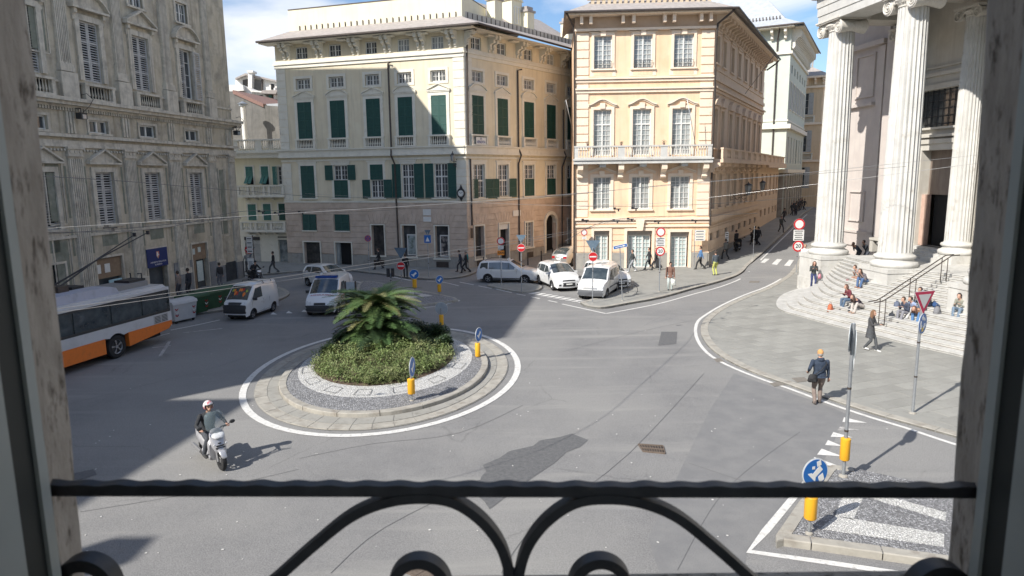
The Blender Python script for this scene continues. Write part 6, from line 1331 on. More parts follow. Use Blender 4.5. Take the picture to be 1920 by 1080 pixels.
def circ(cx, cy, r, a0, a1, n=16, r1=None): return [(cx+(r+((r1 or r)-r)*i/n)*math.cos(R(a0+(a1-a0)*i/n)), cy-(r+((r1 or r)-r)*i/n)*math.sin(R(a0+(a1-a0)*i/n))) for i in range(n+1)]
L2 = circ(784, 1100, 58, -100, 330, 22, 40)
flatbar('scroll', L2, .0062, .010); flatbar('scroll', [(2*cxm-u-12, v) for u, v in L2], .0062, .010)
L3 = circ(158, 1104, 58, -60, 330, 22, 40); flatbar('scroll', L3, .0075, .011); flatbar('scroll', [(2*cxm-u-2, v+12) for u, v in L3], .0075, .011)
m = M(); a = rp(960, 1075); m.box((a.x-.011, RY-.013, a.z-.5), (a.x+.011, RY+.013, a.z)); m.build('middle_bar', K['iron'], rl)
# ------------------------------------------------------------------ planting on the roundabout
lf = [mat('palm_leaf_%d' % i, c, c2, scale=3, rough=.55, spec=.4) for i, (c, c2) in enumerate((((.045, .09, .03), (.085, .15, .05)), ((.07, .13, .04), (.14, .21, .07)), ((.17, .18, .07), (.27, .26, .12)), ((.022, .045, .02), (.045, .075, .033))))]
def frond_mesh(L_, droop, seed, mt, n=46):
    r2 = random.Random(seed); m = M(); P = []
    for i in range(13):
        t = i/12; P.append(Vector((L_*t*(1-.12*t), 0, L_*(.10*t-droop*t*t))))
    m.tube(P, [.016*(1-.75*i/12)+.003 for i in range(13)], 4)
    for i in range(n):
        t = .10+.90*i/n; k = t*12; a = int(k); f = k-a; p = P[a].lerp(P[min(a+1, 12)], f); d = (P[min(a+1, 12)]-P[max(a-1, 0)]).normalized(); ll = L_*.24*math.sin(math.pi*min(1, .18+t*.80))**.7*r2.uniform(.85, 1.1)
        for sy in (-1, 1):
            dirn = (d*.75+Vector((0, sy, .32+r2.uniform(-.1, .15)))).normalized(); q = p+dirn*ll+Vector((0, 0, -ll*.16)); w = d*.0125*L_/1.5; mid = p+dirn*ll*.5
            m.add([p-w*.8, p+w*.8, mid+w, mid-w, q], [(0, 1, 2, 3), (3, 2, 4)])
    return m.mesh('frond', lf[mt])
pb = gp(706, 668); pb = Vector((-5.75, 28.3, .3))
palm = thing('palm', 'bushy low palm with a full crown of arching fronds in the middle of the roundabout', 'palm', tuple(pb))
m = M(); 
for i in range(16): z = i*.12; m.lathe(pb+Vector((0, 0, z)), [(.20+.03*(i % 2), 0), (.25+.02*(i % 2), .07), (.18, .13)], 9, cap=False)
m.build('trunk', mat('palm_trunk', (.10, .07, .045), (.17, .12, .07), scale=12, rough=.95, bump=.7, bscale=30), palm, smooth=True)
r2 = random.Random(5)
def fr(el, L_, z, droop, mt, az): 
    me = cached(('fr', round(L_, 1), round(droop, 1), mt), lambda: frond_mesh(round(L_, 1), round(droop, 1), int(L_*100+droop*10), mt))
    o = sub('frond', me, palm); o.location = (0.12*math.cos(az), .12*math.sin(az), z); o.rotation_euler = (r2.uniform(-.25, .25), -el, az)
for i in range(84): fr(R(r2.uniform(-14, 32)), r2.choice((1.7, 1.9, 2.0)), r2.uniform(.6, 1.15), r2.choice((.4, .5, .7)), r2.choice((0, 0, 1, 1, 2, 3)), i*2.39996+r2.uniform(-.2, .2))
for i in range(34): fr(R(r2.uniform(-52, -22)), r2.choice((1.4, 1.6)), r2.uniform(1.0, 1.35), r2.choice((.1, .2)), r2.choice((0, 1, 2)), i*2.39996+.2)
for i in range(66): fr(R(r2.uniform(15, 60)), r2.choice((1.3, 1.5, 1.7)), r2.uniform(1.2, 1.7), r2.choice((.3, .4, .5)), r2.choice((0, 1, 1, 3)), i*2.39996+1)
for i in range(58): fr(R(r2.uniform(25, 62)), r2.choice((1.6, 1.7, 1.8)), r2.uniform(1.7, 2.0), r2.choice((.7, .8, .9)), r2.choice((0, 1, 1, 1, 2)), i*2.39996+.5)
# shrubs: clumps of small leaves on short twigs
def leaf_cloud(m, blobs, n, size, seed, up=.3):
    r2 = random.Random(seed); tot = sum(b[3]*b[4]*b[5] for b in blobs)
    for bx_, by_, bz, rx, ry, rz_ in blobs:
        k = int(n*rx*ry*rz_/tot)
        for i in range(k):
            a = r2.uniform(0, 6.283); cz = r2.uniform(-.25, 1); q = (r2.random()**.35)*(1+.16*math.sin(a*5+bx_*7)*math.cos(cz*6+by_*5)); s = math.sqrt(max(0, 1-cz*cz))
            x, y, z = bx_+rx*q*s*math.cos(a), by_+ry*q*s*math.sin(a), bz+rz_*q*cz
            l = size*r2.uniform(.6, 1.35); th = r2.uniform(0, 6.283); e = r2.uniform(-.5, 1.0); c, s_ = math.cos(th), math.sin(th); ce, se = math.cos(e), math.sin(e)
            m.add([(x, y, z), (x+l*.5*c*ce-l*.22*s_, y+l*.5*s_*ce+l*.22*c, z+l*.5*se), (x+l*c*ce, y+l*s_*ce, z+l*se), (x+l*.5*c*ce+l*.22*s_, y+l*.5*s_*ce-l*.22*c, z+l*.5*se)], [(0, 1, 2, 3)])
sg = [mat('shrub_leaf_light', (.11, .16, .045), (.24, .30, .11), scale=4, rough=.6, lo=.4, hi=.62), mat('shrub_leaf_olive', (.13, .155, .05), (.25, .27, .12), scale=5, rough=.6), mat('shrub_leaf_dark', (.025, .05, .02), (.06, .10, .04), scale=3, rough=.5)]
def inbed(x, y, k): cx, cy, a, b = ELL['bed']; return ((x-cx)/(a+k))**2+((y-cy)/(b+k))**2 < 1
m = M(); m2 = M(); r2 = random.Random(11); B1 = []; B2 = []
for i in range(1150):
    x = r2.uniform(-8.3, -2.1); y = r2.uniform(23.2, 31.4)
    if not inbed(x, y, -.02) or (x+5.6)**2+(y-26.1)**2*1.8 < .30: continue
    q2 = math.hypot(x+5.4, (y-28)*.72); b = (x, y, .30+max(0, .50-.17*q2)+r2.uniform(-.12, .20), r2.uniform(.18, .34), r2.uniform(.18, .34), r2.uniform(.16, .34)); (B1 if r2.random() < .62 else B2).append(b)
leaf_cloud(m, B1, 34000, .09, 21); leaf_cloud(m2, B2, 20000, .085, 22)
tag(m.build('ground_cover', sg[0]), 'low light green planting filling the roundabout bed', 'planting', kind='stuff'); tag(m2.build('ground_cover', sg[1]), 'low olive green planting mixed through the roundabout bed', 'planting', kind='stuff')
SHR = [(-3.35, 29.3, .8, 'dark shrub on the right of the palm beside the rear round sign'), (-4.3, 29.8, .9, 'dark shrub close against the right side of the palm'), (-7.1, 28.6, .75, 'dark shrub at the left foot of the palm'), (-2.95, 28.0, .6, 'rounded shrub at the right edge of the planting bed'), (-6.4, 30.2, .85, 'dark shrub behind the palm'), (-4.35, 27.7, .62, 'mid green shrub in front of the palm on its right'), (-7.45, 27.0, .5, 'small shrub at the left edge of the planting bed')]
for i, (x, y, h, lb) in enumerate(SHR):
    t = thing('shrub', lb, 'shrub', (x, y, .25)); m = M(); q = random.Random(40+i)
    bl = [(x+q.uniform(-.4, .4)*h, y+q.uniform(-.4, .4)*h, .3+h*q.uniform(.35, .75), h*q.uniform(.3, .5), h*q.uniform(.3, .5), h*q.uniform(.3, .45)) for _ in range(9)]
    leaf_cloud(m, bl, 4200, .10, 60+i); m.build('foliage', sg[2] if i not in (5, 6) else sg[0], t); m = M()
    for k in range(6): a = k*1.05; m.tube([(x, y, .22), (x+.3*h*math.cos(a), y+.3*h*math.sin(a), .25+h*.7)], [.02, .008], 4)
    m.build('stems', K['soil'], t)
# ------------------------------------------------------------------ vehicles
paint = mat('white_car_paint', (.72, .72, .71), rough=.35, coat=1.0, spec=.5, dirt=(.60, .59, .57), dscale=2, dlo=.6, dhi=.9)
silver = mat('silver_car_paint', (.42, .42, .40), rough=.3, metal=.5, coat=1.0); blackp = mat('black_plastic', (.03, .031, .033), (.045, .046, .048), scale=20, rough=.6)
cglass = mat('car_glass', (.03, .04, .045), (.07, .085, .09), scale=2, rough=.05, spec=.9, coat=.5); tyre = mat('tyre_rubber', (.022, .022, .023), rough=.85); rimm = mat('alloy_rim', (.45, .45, .46), rough=.35, metal=.7)
lampc = mat('headlamp_glass', (.55, .57, .58), (.8, .8, .8), scale=12, rough=.1, spec=.8); lampr = mat('tail_lamp', (.35, .015, .015), rough=.2, spec=.7); redp = mat('red_paint', (.42, .02, .025), rough=.45); bluep = mat('blue_lamp', (.01, .06, .28), rough=.2, spec=.8); orangep = mat('orange_paint', (.80, .20, .03), rough=.45, dirt=(.6, .17, .04), dscale=4, dlo=.5, dhi=.8)
def wheel(parent, x, y, r, side, w=.2, mt='rim'):
    def mk():
        m = M(); pr = [(r*.62, -w/2), (r*.93, -w/2), (r, -w*.35), (r, w*.35), (r*.93, w/2), (r*.62, w/2), (r*.62, -w/2)]; n = 20; vs = []
        for q, yy in pr:
            for k in range(n): a = 2*math.pi*k/n; vs.append((q*math.cos(a), yy, q*math.sin(a)))
        m.add(vs, [(i*n+k, i*n+(k+1) % n, (i+1)*n+(k+1) % n, (i+1)*n+k) for i in range(len(pr)-1) for k in range(n)]); return m.mesh('tyre', tyre, smooth=40)
    def mr():
        m = M(); m.c = 0; m.disc((0, w*.18, 0), (0, 1, 0), r*.63, .02, 18); m.c = 1
        for k in range(5): a = 2*math.pi*k/5; b = a+.28; c0 = (math.cos(a), math.sin(a)); c1 = (math.cos(b), math.sin(b)); m.hexa([(c0[0]*r*.08, w*.3, c0[1]*r*.08), (c1[0]*r*.1, w*.3, c1[1]*r*.1), (c1[0]*r*.6, w*.3, c1[1]*r*.6), (c0[0]*r*.6, w*.3, c0[1]*r*.6), (c0[0]*r*.08, w*.42, c0[1]*r*.08), (c1[0]*r*.1, w*.42, c1[1]*r*.1), (c1[0]*r*.6, w*.40, c1[1]*r*.6), (c0[0]*r*.6, w*.40, c0[1]*r*.6)])
        m.disc((0, w*.3, 0), (0, 1, 0), r*.15, .03, 10); pr = [(r*.58, w*.3), (r*.64, w*.42), (r*.66, w*.3)]; n = 20; vs = []
        for q, yy in pr:
            for k in range(n): a = 2*math.pi*k/n; vs.append((q*math.cos(a), yy, q*math.sin(a)))
        m.add(vs, [(i*n+k, i*n+(k+1) % n, (i+1)*n+(k+1) % n, (i+1)*n+k) for i in range(2) for k in range(n)]); return m.mesh('rim', [blackp, rimm])
    o = sub('wheel', cached(('ty', r, w), mk), parent); o.location = (x, y, r); 
    if side < 0: o.rotation_euler = (0, 0, math.pi)
    sub('rim', cached(('rm', r, w), mr), o); return o
def car(name, label, loc, heading, spec, cat='car', group=None):
    """heading: the way the nose points. spec gives the side outline, the glass and the lamps"""
    S = spec; t = thing(name, label, cat, loc, heading, group); W2 = S['W']/2; up_ = S['out']; xr, xf, r = S['xr'], S['xf'], S['r']; zb = S['belt']; H = max(z for x, z in up_); body = S.get('paint', paint)
    sill = S.get('sill', .22); x0 = up_[0][0]; x1 = up_[-1][0]; xm = (x0+x1)/2; hl = (x1-x0)/2
    def yy(x, z):
        k = max(0, (abs(x-xm)-hl*.62)/(hl*.38)); y = W2*(1-S.get('taper', .13)*k*k)
        if z > zb: y -= W2*S.get('tum', .2)*((z-zb)/(H-zb))**1.15
        if z < .5: y -= .03*(.5-z)/.3
        return y
    up2 = []                                         # densified outline, remembers spec index
    for i in range(len(up_)-1):
        n = max(1, int(math.dist(up_[i], up_[i+1])/.16))
        for j in range(n): up2.append((up_[i][0]+(up_[i+1][0]-up_[i][0])*j/n, up_[i][1]+(up_[i+1][1]-up_[i][1])*j/n, i+j/n))
    up2.append((*up_[-1], len(up_)-1))
    def arch(cx): return [(cx+(r+.07)*math.cos(a), max(sill, r+(r+.07)*math.sin(a))) for a in [math.pi*k/10 for k in range(0, 11)]]
    low = [(x1-.02, sill)]+[(x, z) for x, z in arch(xf)]+[(x, z) for x, z in arch(xr)]+[(x0+.02, sill)]
    poly = [(x, z) for x, z, _ in up2]+low
    cl = []; 
    for p in poly:
        if not cl or math.dist(cl[-1], p) > .012: cl.append(p)
    poly = cl; V = [Vector(p) for p in poly]; nb = len(V); x = x0+.07
    while x < x1:
        z = sill+.07
        while z < H:
            if inpoly(x, z, poly) and min(math.dist((x, z), p) for p in poly) > .05: V.append(Vector((x, z)))
            z += .13
        x += .16
    T = delaunay_2d_cdt(V, [], [list(range(nb))], 1, 1e-5); m = M()
    bd = [(p[0], p[1]) for p in up2]
    def rd(x, z):
        d = min(math.dist((x, z), p) for p in bd); return .05*max(0, 1-d/.14)**2
    for sy in (1, -1): m.add([(q.x, sy*(yy(q.x, q.y)-rd(q.x, q.y)), q.y) for q in T[0]], [tuple(f) if sy < 0 else tuple(reversed(f)) for f in T[2]])
    def nrm(i):
        a = up2[max(i-1, 0)]; b = up2[min(i+1, len(up2)-1)]; d = Vector((b[0]-a[0], b[1]-a[1])); d.normalize(); return Vector((-d.y, d.x))
    FR = [-1, -.8, -.4, 0, .4, .8, 1]
    def SP(tt, f, off=0.0):
        tt = max(0, min(len(up_)-1, tt)); i = max(k for k in range(len(up2)) if up2[k][2] <= tt+1e-6); j = min(i+1, len(up2)-1); fr_ = (tt-up2[i][2])/max(1e-6, up2[j][2]-up2[i][2]) if j != i else 0
        a, b = up2[i], up2[j]; x = a[0]+(b[0]-a[0])*fr_; z = a[1]+(b[1]-a[1])*fr_; n_ = nrm(i).lerp(nrm(j), fr_); bu = S.get('bulge', .06)*(1-f*f); return Vector((x+n_.x*(bu+off), f*(yy(x, z)-rd(x, z)), z+n_.y*(bu+off)))
    vs = []; 
    for i, q in enumerate(up2):
        for f in FR: vs.append(SP(q[2], f))
    k = len(FR); m.add(vs, [(i*k+j, i*k+j+1, (i+1)*k+j+1, (i+1)*k+j) for i in range(len(up2)-1) for j in range(k-1)])
    m.build('body', body, t, smooth=38, world=False)
    def patch(nm, t0, t1, f0, f1, mt, off=.008, n=6, k=5, th=.01):
        q = M(); vs = [SP(t0+(t1-t0)*i/n, f0+(f1-f0)*j/k, o_) for o_ in (off, off-th) for i in range(n+1) for j in range(k+1)]; N = (n+1)*(k+1)
        q.add(vs, [(i*(k+1)+j, i*(k+1)+j+1, (i+1)*(k+1)+j+1, (i+1)*(k+1)+j) for i in range(n) for j in range(k)]+[(j, N+j, N+j+1, j+1) for j in range(k)]+[(n*(k+1)+j, n*(k+1)+j+1, N+n*(k+1)+j+1, N+n*(k+1)+j) for j in range(k)]+[(i*(k+1), (i+1)*(k+1), N+(i+1)*(k+1), N+i*(k+1)) for i in range(n)]+[(i*(k+1)+k, N+i*(k+1)+k, N+(i+1)*(k+1)+k, (i+1)*(k+1)+k) for i in range(n)])
        return q.build(nm, mt, t, smooth=30, world=False)
    for nm, t0, t1, f0, f1, mt in S['patches']: patch(nm, t0, t1, f0, f1, mt, .014 if nm in ('number_plate', 'badge', 'grille') else (.03 if 'bumper' in nm else .008), th=.04 if 'bumper' in nm else .012)
    def side(nm, P, mt, off=.008, lab=None):
        for sy in (1, -1):
            q = M(); n = len(P); cx = sum(p[0] for p in P)/n; cz = sum(p[1] for p in P)/n
            for o_ in (off, off-.02): q.add([(x, sy*(yy(x, z)+o_), z) for x, z in P]+[(cx, sy*(yy(cx, cz)+o_), cz)], [((i, (i+1) % n, n) if sy < 0 else ((i+1) % n, i, n)) for i in range(n)])
            q.add([(x, sy*(yy(x, z)+o_), z) for o_ in (off, off-.02) for x, z in P], [(i, (i+1) % n, (i+1) % n+n, i+n) for i in range(n)])
            q.build(nm, mt, t, world=False)
    for P in S['side']: side('side_window', P, cglass)
    for nm, P, mt in S.get('trim', []): side(nm, P, mt, .018)
    for sy in (1, -1):
        q = M()
        for x in S['doors']: q.tube([(x, sy*(yy(x, .35)+.001), .35), (x, sy*(yy(x, zb-.02)+.001), zb-.02)], .008, 4)
        q.tube([(S['doors'][0], sy*(yy(0, .33)), .33), (S['doors'][-1], sy*(yy(0, .33)), .33)], .008, 4); o = q.build('door_gaps', blackp, t, world=False)
        for x in S['handles']: q = M(); q.box((x-.09, sy*(yy(x, zb-.15)+.012)-.018, zb-.17), (x+.09, sy*(yy(x, zb-.15)+.012)+.018, zb-.13)); q.build('door_handle', body, t, world=False)
        mxp = S['mirror']; q = M(); q.cbox((mxp[0], sy*(yy(*mxp)+.13), mxp[1]), (.06, .10, .075)); q.box((mxp[0]-.03, min(sy*(yy(*mxp)-.03), sy*(yy(*mxp)+.08)), mxp[1]-.06), (mxp[0]+.03, max(sy*(yy(*mxp)-.03), sy*(yy(*mxp)+.08)), mxp[1]-.02)); q.build('wing_mirror', S.get('mirror_mat', body), t, world=False)
        wheel(t, xf, sy*(W2-.13), r, sy, S.get('tw', .2)); wheel(t, xr, sy*(W2-.13), r, sy, S.get('tw', .2))
    q = M(); q.box((x0+.25, -W2*.82, sill-.06), (x1-.25, W2*.82, sill+.3)); q.build('underbody', blackp, t, world=False)
    if S.get('taxi'): q = M(); x, z = S['taxi']; q.ypoly([(x-.09, z), (x+.09, z), (x+.05, z+.12), (x-.05, z+.12)], -.18, .18); q.build('roof_sign', K['white'], t, world=False)
    if S.get('rails'):
        for sy in (1, -1): q = M(); a, b, z = S['rails']; q.tube([(a, sy*(yy(a, z)-.10), z-.03), (a+.12, sy*(yy(a, z)-.10), z+.05), (b-.12, sy*(yy(b, z)-.10), z+.05), (b, sy*(yy(b, z)-.10), z-.03)], .018, 5); q.build('roof_rail', blackp, t, world=False)
    t['_'] = 0; del t['_']; return t, yy, SP
def ang(a, b): return math.atan2(b[1]-a[1], b[0]-a[0])
P_ = K['white']
WAG = dict(W=1.74, r=.31, xf=1.35, xr=-1.35, belt=.98, tum=.2, out=[(-2.2, .32), (-2.24, .6), (-2.18, .95), (-1.98, 1.42), (-1.8, 1.54), (-.6, 1.60), (.25, 1.57), (1.12, 1.05), (1.85, .93), (2.12, .78), (2.2, .55), (2.16, .3)],
    patches=[('rear_window', 2.1, 2.95, -.8, .8, cglass), ('windscreen', 6.06, 6.96, -.86, .86, cglass), ('grille', 9.1, 9.7, -.35, .35, blackp), ('air_intake', 10.2, 10.75, -.5, .5, blackp), ('headlamp', 8.85, 9.75, -.92, -.5, lampc), ('headlamp', 8.85, 9.75, .5, .92, lampc), ('tail_lamp', 1.2, 2.3, -.99, -.8, lampr), ('tail_lamp', 1.2, 2.3, .8, .99, lampr), ('number_plate', 9.95, 10.2, -.3, .3, P_)],
    side=[[(-1.95, 1.04), (-1.86, 1.4), (-1.35, 1.46), (-1.35, 1.02)], [(-1.27, 1.02), (-1.27, 1.46), (-.42, 1.49), (-.38, 1.0)], [(-.3, 1.0), (-.34, 1.49), (.2, 1.47), (.85, 1.02)]], trim=[('rub_strip', [(-1.0, .34), (1.0, .34), (1.0, .4), (-1.0, .4)], blackp)], doors=[-1.1, -.34, .75], handles=[-.95, -.15], mirror=(.72, 1.08), rails=(-1.6, .1, 1.6), taxi=(.0, 1.6))
MPV = dict(W=1.83, r=.32, xf=1.4, xr=-1.3, belt=1.0, tum=.22, bulge=.1, out=[(-2.1, .32), (-2.15, .7), (-2.05, 1.1), (-1.85, 1.5), (-1.4, 1.6), (-.4, 1.63), (.3, 1.58), (1.38, 1.1), (1.95, .93), (2.2, .75), (2.26, .5), (2.2, .28)],
    patches=[('rear_window', 2.1, 2.95, -.8, .8, cglass), ('windscreen', 6.04, 6.97, -.88, .88, cglass), ('grille', 9.1, 9.35, -.55, .55, blackp), ('air_intake', 9.65, 10.6, -.55, .55, blackp), ('headlamp', 8.5, 9.4, -.96, -.62, lampc), ('headlamp', 8.5, 9.4, .62, .96, lampc), ('fog_lamp', 10.0, 10.4, -.9, -.72, blackp), ('fog_lamp', 10.0, 10.4, .72, .9, blackp), ('tail_lamp', 1.2, 2.4, -.99, -.8, lampr), ('tail_lamp', 1.2, 2.4, .8, .99, lampr), ('number_plate', 9.85, 10.15, -.28, .28, P_)],
    side=[[(-1.75, 1.1), (-1.6, 1.42), (-1.2, 1.48), (-1.2, 1.08)], [(-1.12, 1.07), (-1.12, 1.49), (-.2, 1.52), (-.15, 1.05)], [(-.07, 1.04), (-.12, 1.51), (.32, 1.48), (1.0, 1.08)]], doors=[-1.1, -.12, .9], handles=[-.95, .05], mirror=(.85, 1.1), taxi=(.0, 1.63))
VAN = dict(W=1.8, r=.32, xf=1.45, xr=-1.35, belt=1.08, tum=.13, bulge=.07, taper=.1, out=[(-2.1, .34), (-2.14, .8), (-2.12, 1.2), (-2.02, 1.72), (-1.85, 1.8), (-.2, 1.84), (.55, 1.78), (1.32, 1.12), (1.95, .98), (2.14, .78), (2.2, .5), (2.16, .28)],
    patches=[('rear_window', 2.1, 2.85, -.8, .8, cglass), ('windscreen', 6.05, 6.96, -.9, .9, cglass), ('headlamp', 8.6, 9.5, -.97, -.62, lampc), ('headlamp', 8.6, 9.5, .62, .97, lampc), ('grille', 9.0, 9.4, -.55, .55, mat('chrome_grille', (.4, .4, .4), rough=.3, metal=.6)), ('front_bumper', 9.55, 10.9, -1.0, 1.0, mat('grey_bumper', (.10, .105, .115), rough=.6)), ('number_plate', 9.9, 10.3, -.28, .28, P_), ('tail_lamp', 1.0, 2.2, -.99, -.85, lampr), ('tail_lamp', 1.0, 2.2, .85, .99, lampr)],
    side=[[(-1.9, 1.15), (-1.85, 1.62), (-1.25, 1.66), (-1.25, 1.15)], [(-1.15, 1.14), (-1.15, 1.67), (-.35, 1.68), (-.35, 1.13)], [(-.25, 1.12), (-.25, 1.67), (.38, 1.66), (.95, 1.14)]], trim=[('rub_strip', [(-1.0, .62), (1.0, .62), (1.0, .7), (-1.0, .7)], mat('grey_bumper', (.1, .1, .1)))], doors=[-1.2, -.3, .85], handles=[-1.05, -.1], mirror=(.85, 1.2), mirror_mat=blackp, taxi=(.2, 1.84))
HAT = dict(W=1.7, r=.3, xf=1.25, xr=-1.2, belt=.98, tum=.22, out=[(-1.85, .32), (-1.9, .7), (-1.82, 1.05), (-1.5, 1.42), (-1.2, 1.5), (-.2, 1.53), (.25, 1.48), (1.05, 1.05), (1.6, .93), (1.86, .75), (1.92, .5), (1.88, .28)],
    patches=[('rear_window', 2.1, 2.95, -.8, .8, cglass), ('windscreen', 6.04, 6.97, -.86, .86, cglass), ('grille', 9.2, 9.6, -.4, .4, blackp), ('headlamp', 8.7, 9.6, -.95, -.6, lampc), ('headlamp', 8.7, 9.6, .6, .95, lampc), ('number_plate', 9.85, 10.15, -.28, .28, P_)],
    side=[[(-1.45, 1.07), (-1.25, 1.38), (-.75, 1.42), (-.75, 1.03)], [(-.67, 1.03), (-.67, 1.43), (.2, 1.42), (.75, 1.05)]], doors=[-.7, .65], handles=[-.5], mirror=(.62, 1.06))
COU = dict(W=1.8, r=.33, xf=1.4, xr=-1.45, belt=.95, tum=.25, bulge=.1, taper=.2, paint=silver, out=[(-2.3, .34), (-2.36, .62), (-2.28, .93), (-1.95, 1.2), (-1.3, 1.4), (-.3, 1.44), (.3, 1.38), (1.2, 1.0), (1.9, .88), (2.2, .7), (2.25, .5), (2.2, .28)],
    patches=[('rear_window', 2.25, 3.9, -.78, .78, cglass), ('windscreen', 6.04, 6.97, -.86, .86, cglass), ('tail_lamp', 1.2, 1.75, -.97, -.55, lampr), ('tail_lamp', 1.2, 1.75, .55, .97, lampr), ('number_plate', .9, 1.3, -.28, .28, P_)],
    side=[[(-1.6, 1.08), (-1.2, 1.3), (-.7, 1.34), (-.7, 1.03)], [(-.62, 1.02), (-.62, 1.35), (.25, 1.33), (.9, 1.02)]], doors=[-.9, -.6, .8], handles=[-.45], mirror=(.75, 1.04))
AMB = dict(VAN); AMB.update(W=1.76, out=[(-2.05, .34), (-2.1, .8), (-2.08, 1.2), (-2.0, 1.78), (-1.85, 1.9), (-.2, 1.9), (.45, 1.84), (1.32, 1.12), (1.85, .98), (2.06, .78), (2.12, .5), (2.08, .28)], taxi=None,
    patches=[('windscreen', 6.05, 6.96, -.88, .88, cglass), ('headlamp', 8.6, 9.6, -.97, -.62, lampc), ('headlamp', 8.6, 9.6, .62, .97, lampc), ('grille', 9.1, 9.5, -.4, .4, blackp), ('front_bumper', 9.55, 10.9, -1.0, 1.0, blackp), ('number_plate', 9.95, 10.35, -.28, .28, P_), ('rear_window', 2.1, 2.85, -.8, .8, cglass)],
    side=[[(-.25, 1.12), (-.25, 1.67), (.38, 1.66), (.95, 1.14)]], trim=[('red_stripe', [(-2.0, .98), (.9, .86), (.9, .93), (-2.0, 1.05)], redp), ('red_stripe', [(-2.0, .8), (.9, .72), (.9, .75), (-2.0, .84)], redp), ('rub_strip', [(-.9, .5), (1.0, .5), (1.0, .6), (-.9, .6)], blackp)])
MIN = dict(W=1.46, r=.27, xf=1.05, xr=-1.05, belt=1.0, tum=.14, taper=.08, bulge=.06, out=[(-1.72, .36), (-1.76, .8), (-1.72, 1.1), (-1.6, 1.72), (-1.4, 1.84), (.35, 1.86), (.75, 1.78), (1.45, 1.06), (1.66, .86), (1.72, .6), (1.7, .34)],
    patches=[('windscreen', 6.06, 6.95, -.9, .9, cglass), ('headlamp', 7.35, 8.1, -.98, -.6, lampc), ('headlamp', 7.35, 8.1, .6, .98, lampc), ('grille', 7.5, 8.0, -.56, .56, blackp), ('front_bumper', 8.05, 9.7, -1.0, 1.0, blackp), ('number_plate', 8.6, 9.0, -.25, .25, P_), ('rear_window', 2.1, 2.85, -.8, .8, cglass)],
    side=[[(.1, 1.1), (.1, 1.66), (.68, 1.62), (1.12, 1.1)]], doors=[-.6, .02, 1.15], handles=[-.05, .15], mirror=(1.05, 1.12), mirror_mat=blackp, tw=.15)
def place(spec, name, label, a, b, **k):
    """a, b: picture positions of the nearest front and rear wheel contact"""
    return car(name, label, a, b, spec, **k)
TX = 'white taxis waiting at the rank'
car('parked_taxi', 'white estate taxi seen side-on, leftmost on the rank beside the TAXI sign', (-.2, 48.6, 0), R(-14), WAG, group=TX)
car('parked_taxi', 'white people carrier taxi in the middle of the rank, nose towards the road', (3.1, 46.2, 0), R(-74), MPV, group=TX)
car('parked_taxi', 'tall white van-like taxi with grey front bumper behind the no entry sign', (5.55, 42.8, 0), R(-112), VAN, group=TX)
h2 = dict(MPV); h2['paint'] = paint; car('parked_taxi', 'white taxi mostly hidden behind the tall van-like taxi', (6.45, 46.3, 0), R(-72), h2, group=TX)
car('parked_car', 'silver low coupe parked nose-in beside the apricot building', (5.1, 58.2, .05), R(60), COU)
tA, yA, SA = car('ambulance', 'white ambulance with red side stripes and blue roof light bar', (-10.55, 38.9, 0), R(-90), AMB, cat='ambulance')
m = M(); m.box((.25, -.62, 1.92), (.5, .62, 2.05)); m.build('light_bar', bluep, tA, world=False)
def hood_text(T_, s, x, z, size, mt, sgn=1):
    vs, fs = text_mesh(s, size); m = M(); m.add([(x-b*.9, a, z+b*.28) for a, b in vs], fs); m.build('lettering', mt, T_, world=False)
vs_, fs_ = text_mesh('AMBULANZA', .22); m = M(); m.add([tuple(SA(7.45-b*1.6, -a/.83*1.0, .012)) for a, b in vs_], [tuple(reversed(f)) for f in fs_]); m.build('lettering', redp, tA, world=False)
car('white_hatchback', 'white hatchback driving just behind the ambulance', (-13.0, 47.6, 0), R(-38), HAT)
tM, yM, SM = car('small_van', 'small white microvan with roof rack bars and full of orange jackets', (-14.55, 37.6, 0), R(-101), MIN, cat='van')
for x in (-1.0, -.2): m = M(); m.tube([(x, -.66, 1.78), (x, -.6, 1.93), (x, .6, 1.93), (x, .66, 1.78)], .02, 5); m.build('roof_bar', blackp, tM, world=False)
lime = mat('lime_vest', (.3, .42, .06), rough=.7); r3 = random.Random(4)
for k in range(9):
    f0 = -.62+k*.155; t0 = 6.5+r3.uniform(-.22, .12); c_ = lime if k in (0, 8) else (orangep if k % 3 else redp); q = r3.uniform(.08, .13); m = M(); m.add([tuple(SM(t0+q*1.2*math.cos(a)*r3.uniform(.7, 1.2), f0+q*math.sin(a), .0095)) for a in [2*math.pi*i/9 for i in range(9)]], [tuple(range(9))]); m.build('jacket_behind_glass', c_, tM, world=False)
# ---- trolleybus
BR = Vector((-16.15, 31.75, 0)); BD = Vector((-.225, -.974, 0)).normalized(); hb_ = math.atan2(BD.y, BD.x)
bus = thing('trolleybus', 'white and orange trolleybus, its rear half in view at the left, with raised poles', 'bus', tuple(BR), hb_)
BL, BW, BH = 12.0, 2.5, 2.74     # local x forward from the tail, local y to its left; the visible side is the left one (+y)
white_b = mat('bus_white', (.60, .60, .61), rough=.35, coat=.6, dirt=(.42, .42, .42), dscale=1.5, dlo=.5, dhi=.9)
def arcpts(cx, r): return [(cx-r*math.cos(a), .50+r*math.sin(a)) for a in [math.pi*k/10 for k in range(11)]]
def bside(nm, P, mt, y0, y1): m = M(); m.ypoly([(x, z) for x, z in P], y0, y1); return m.build(nm, mt, bus, world=False)
WX = (3.35, 9.3); rr = .56
top = [(BL, 1.42), (0, 1.42)]
low = [(0, .98)]; 
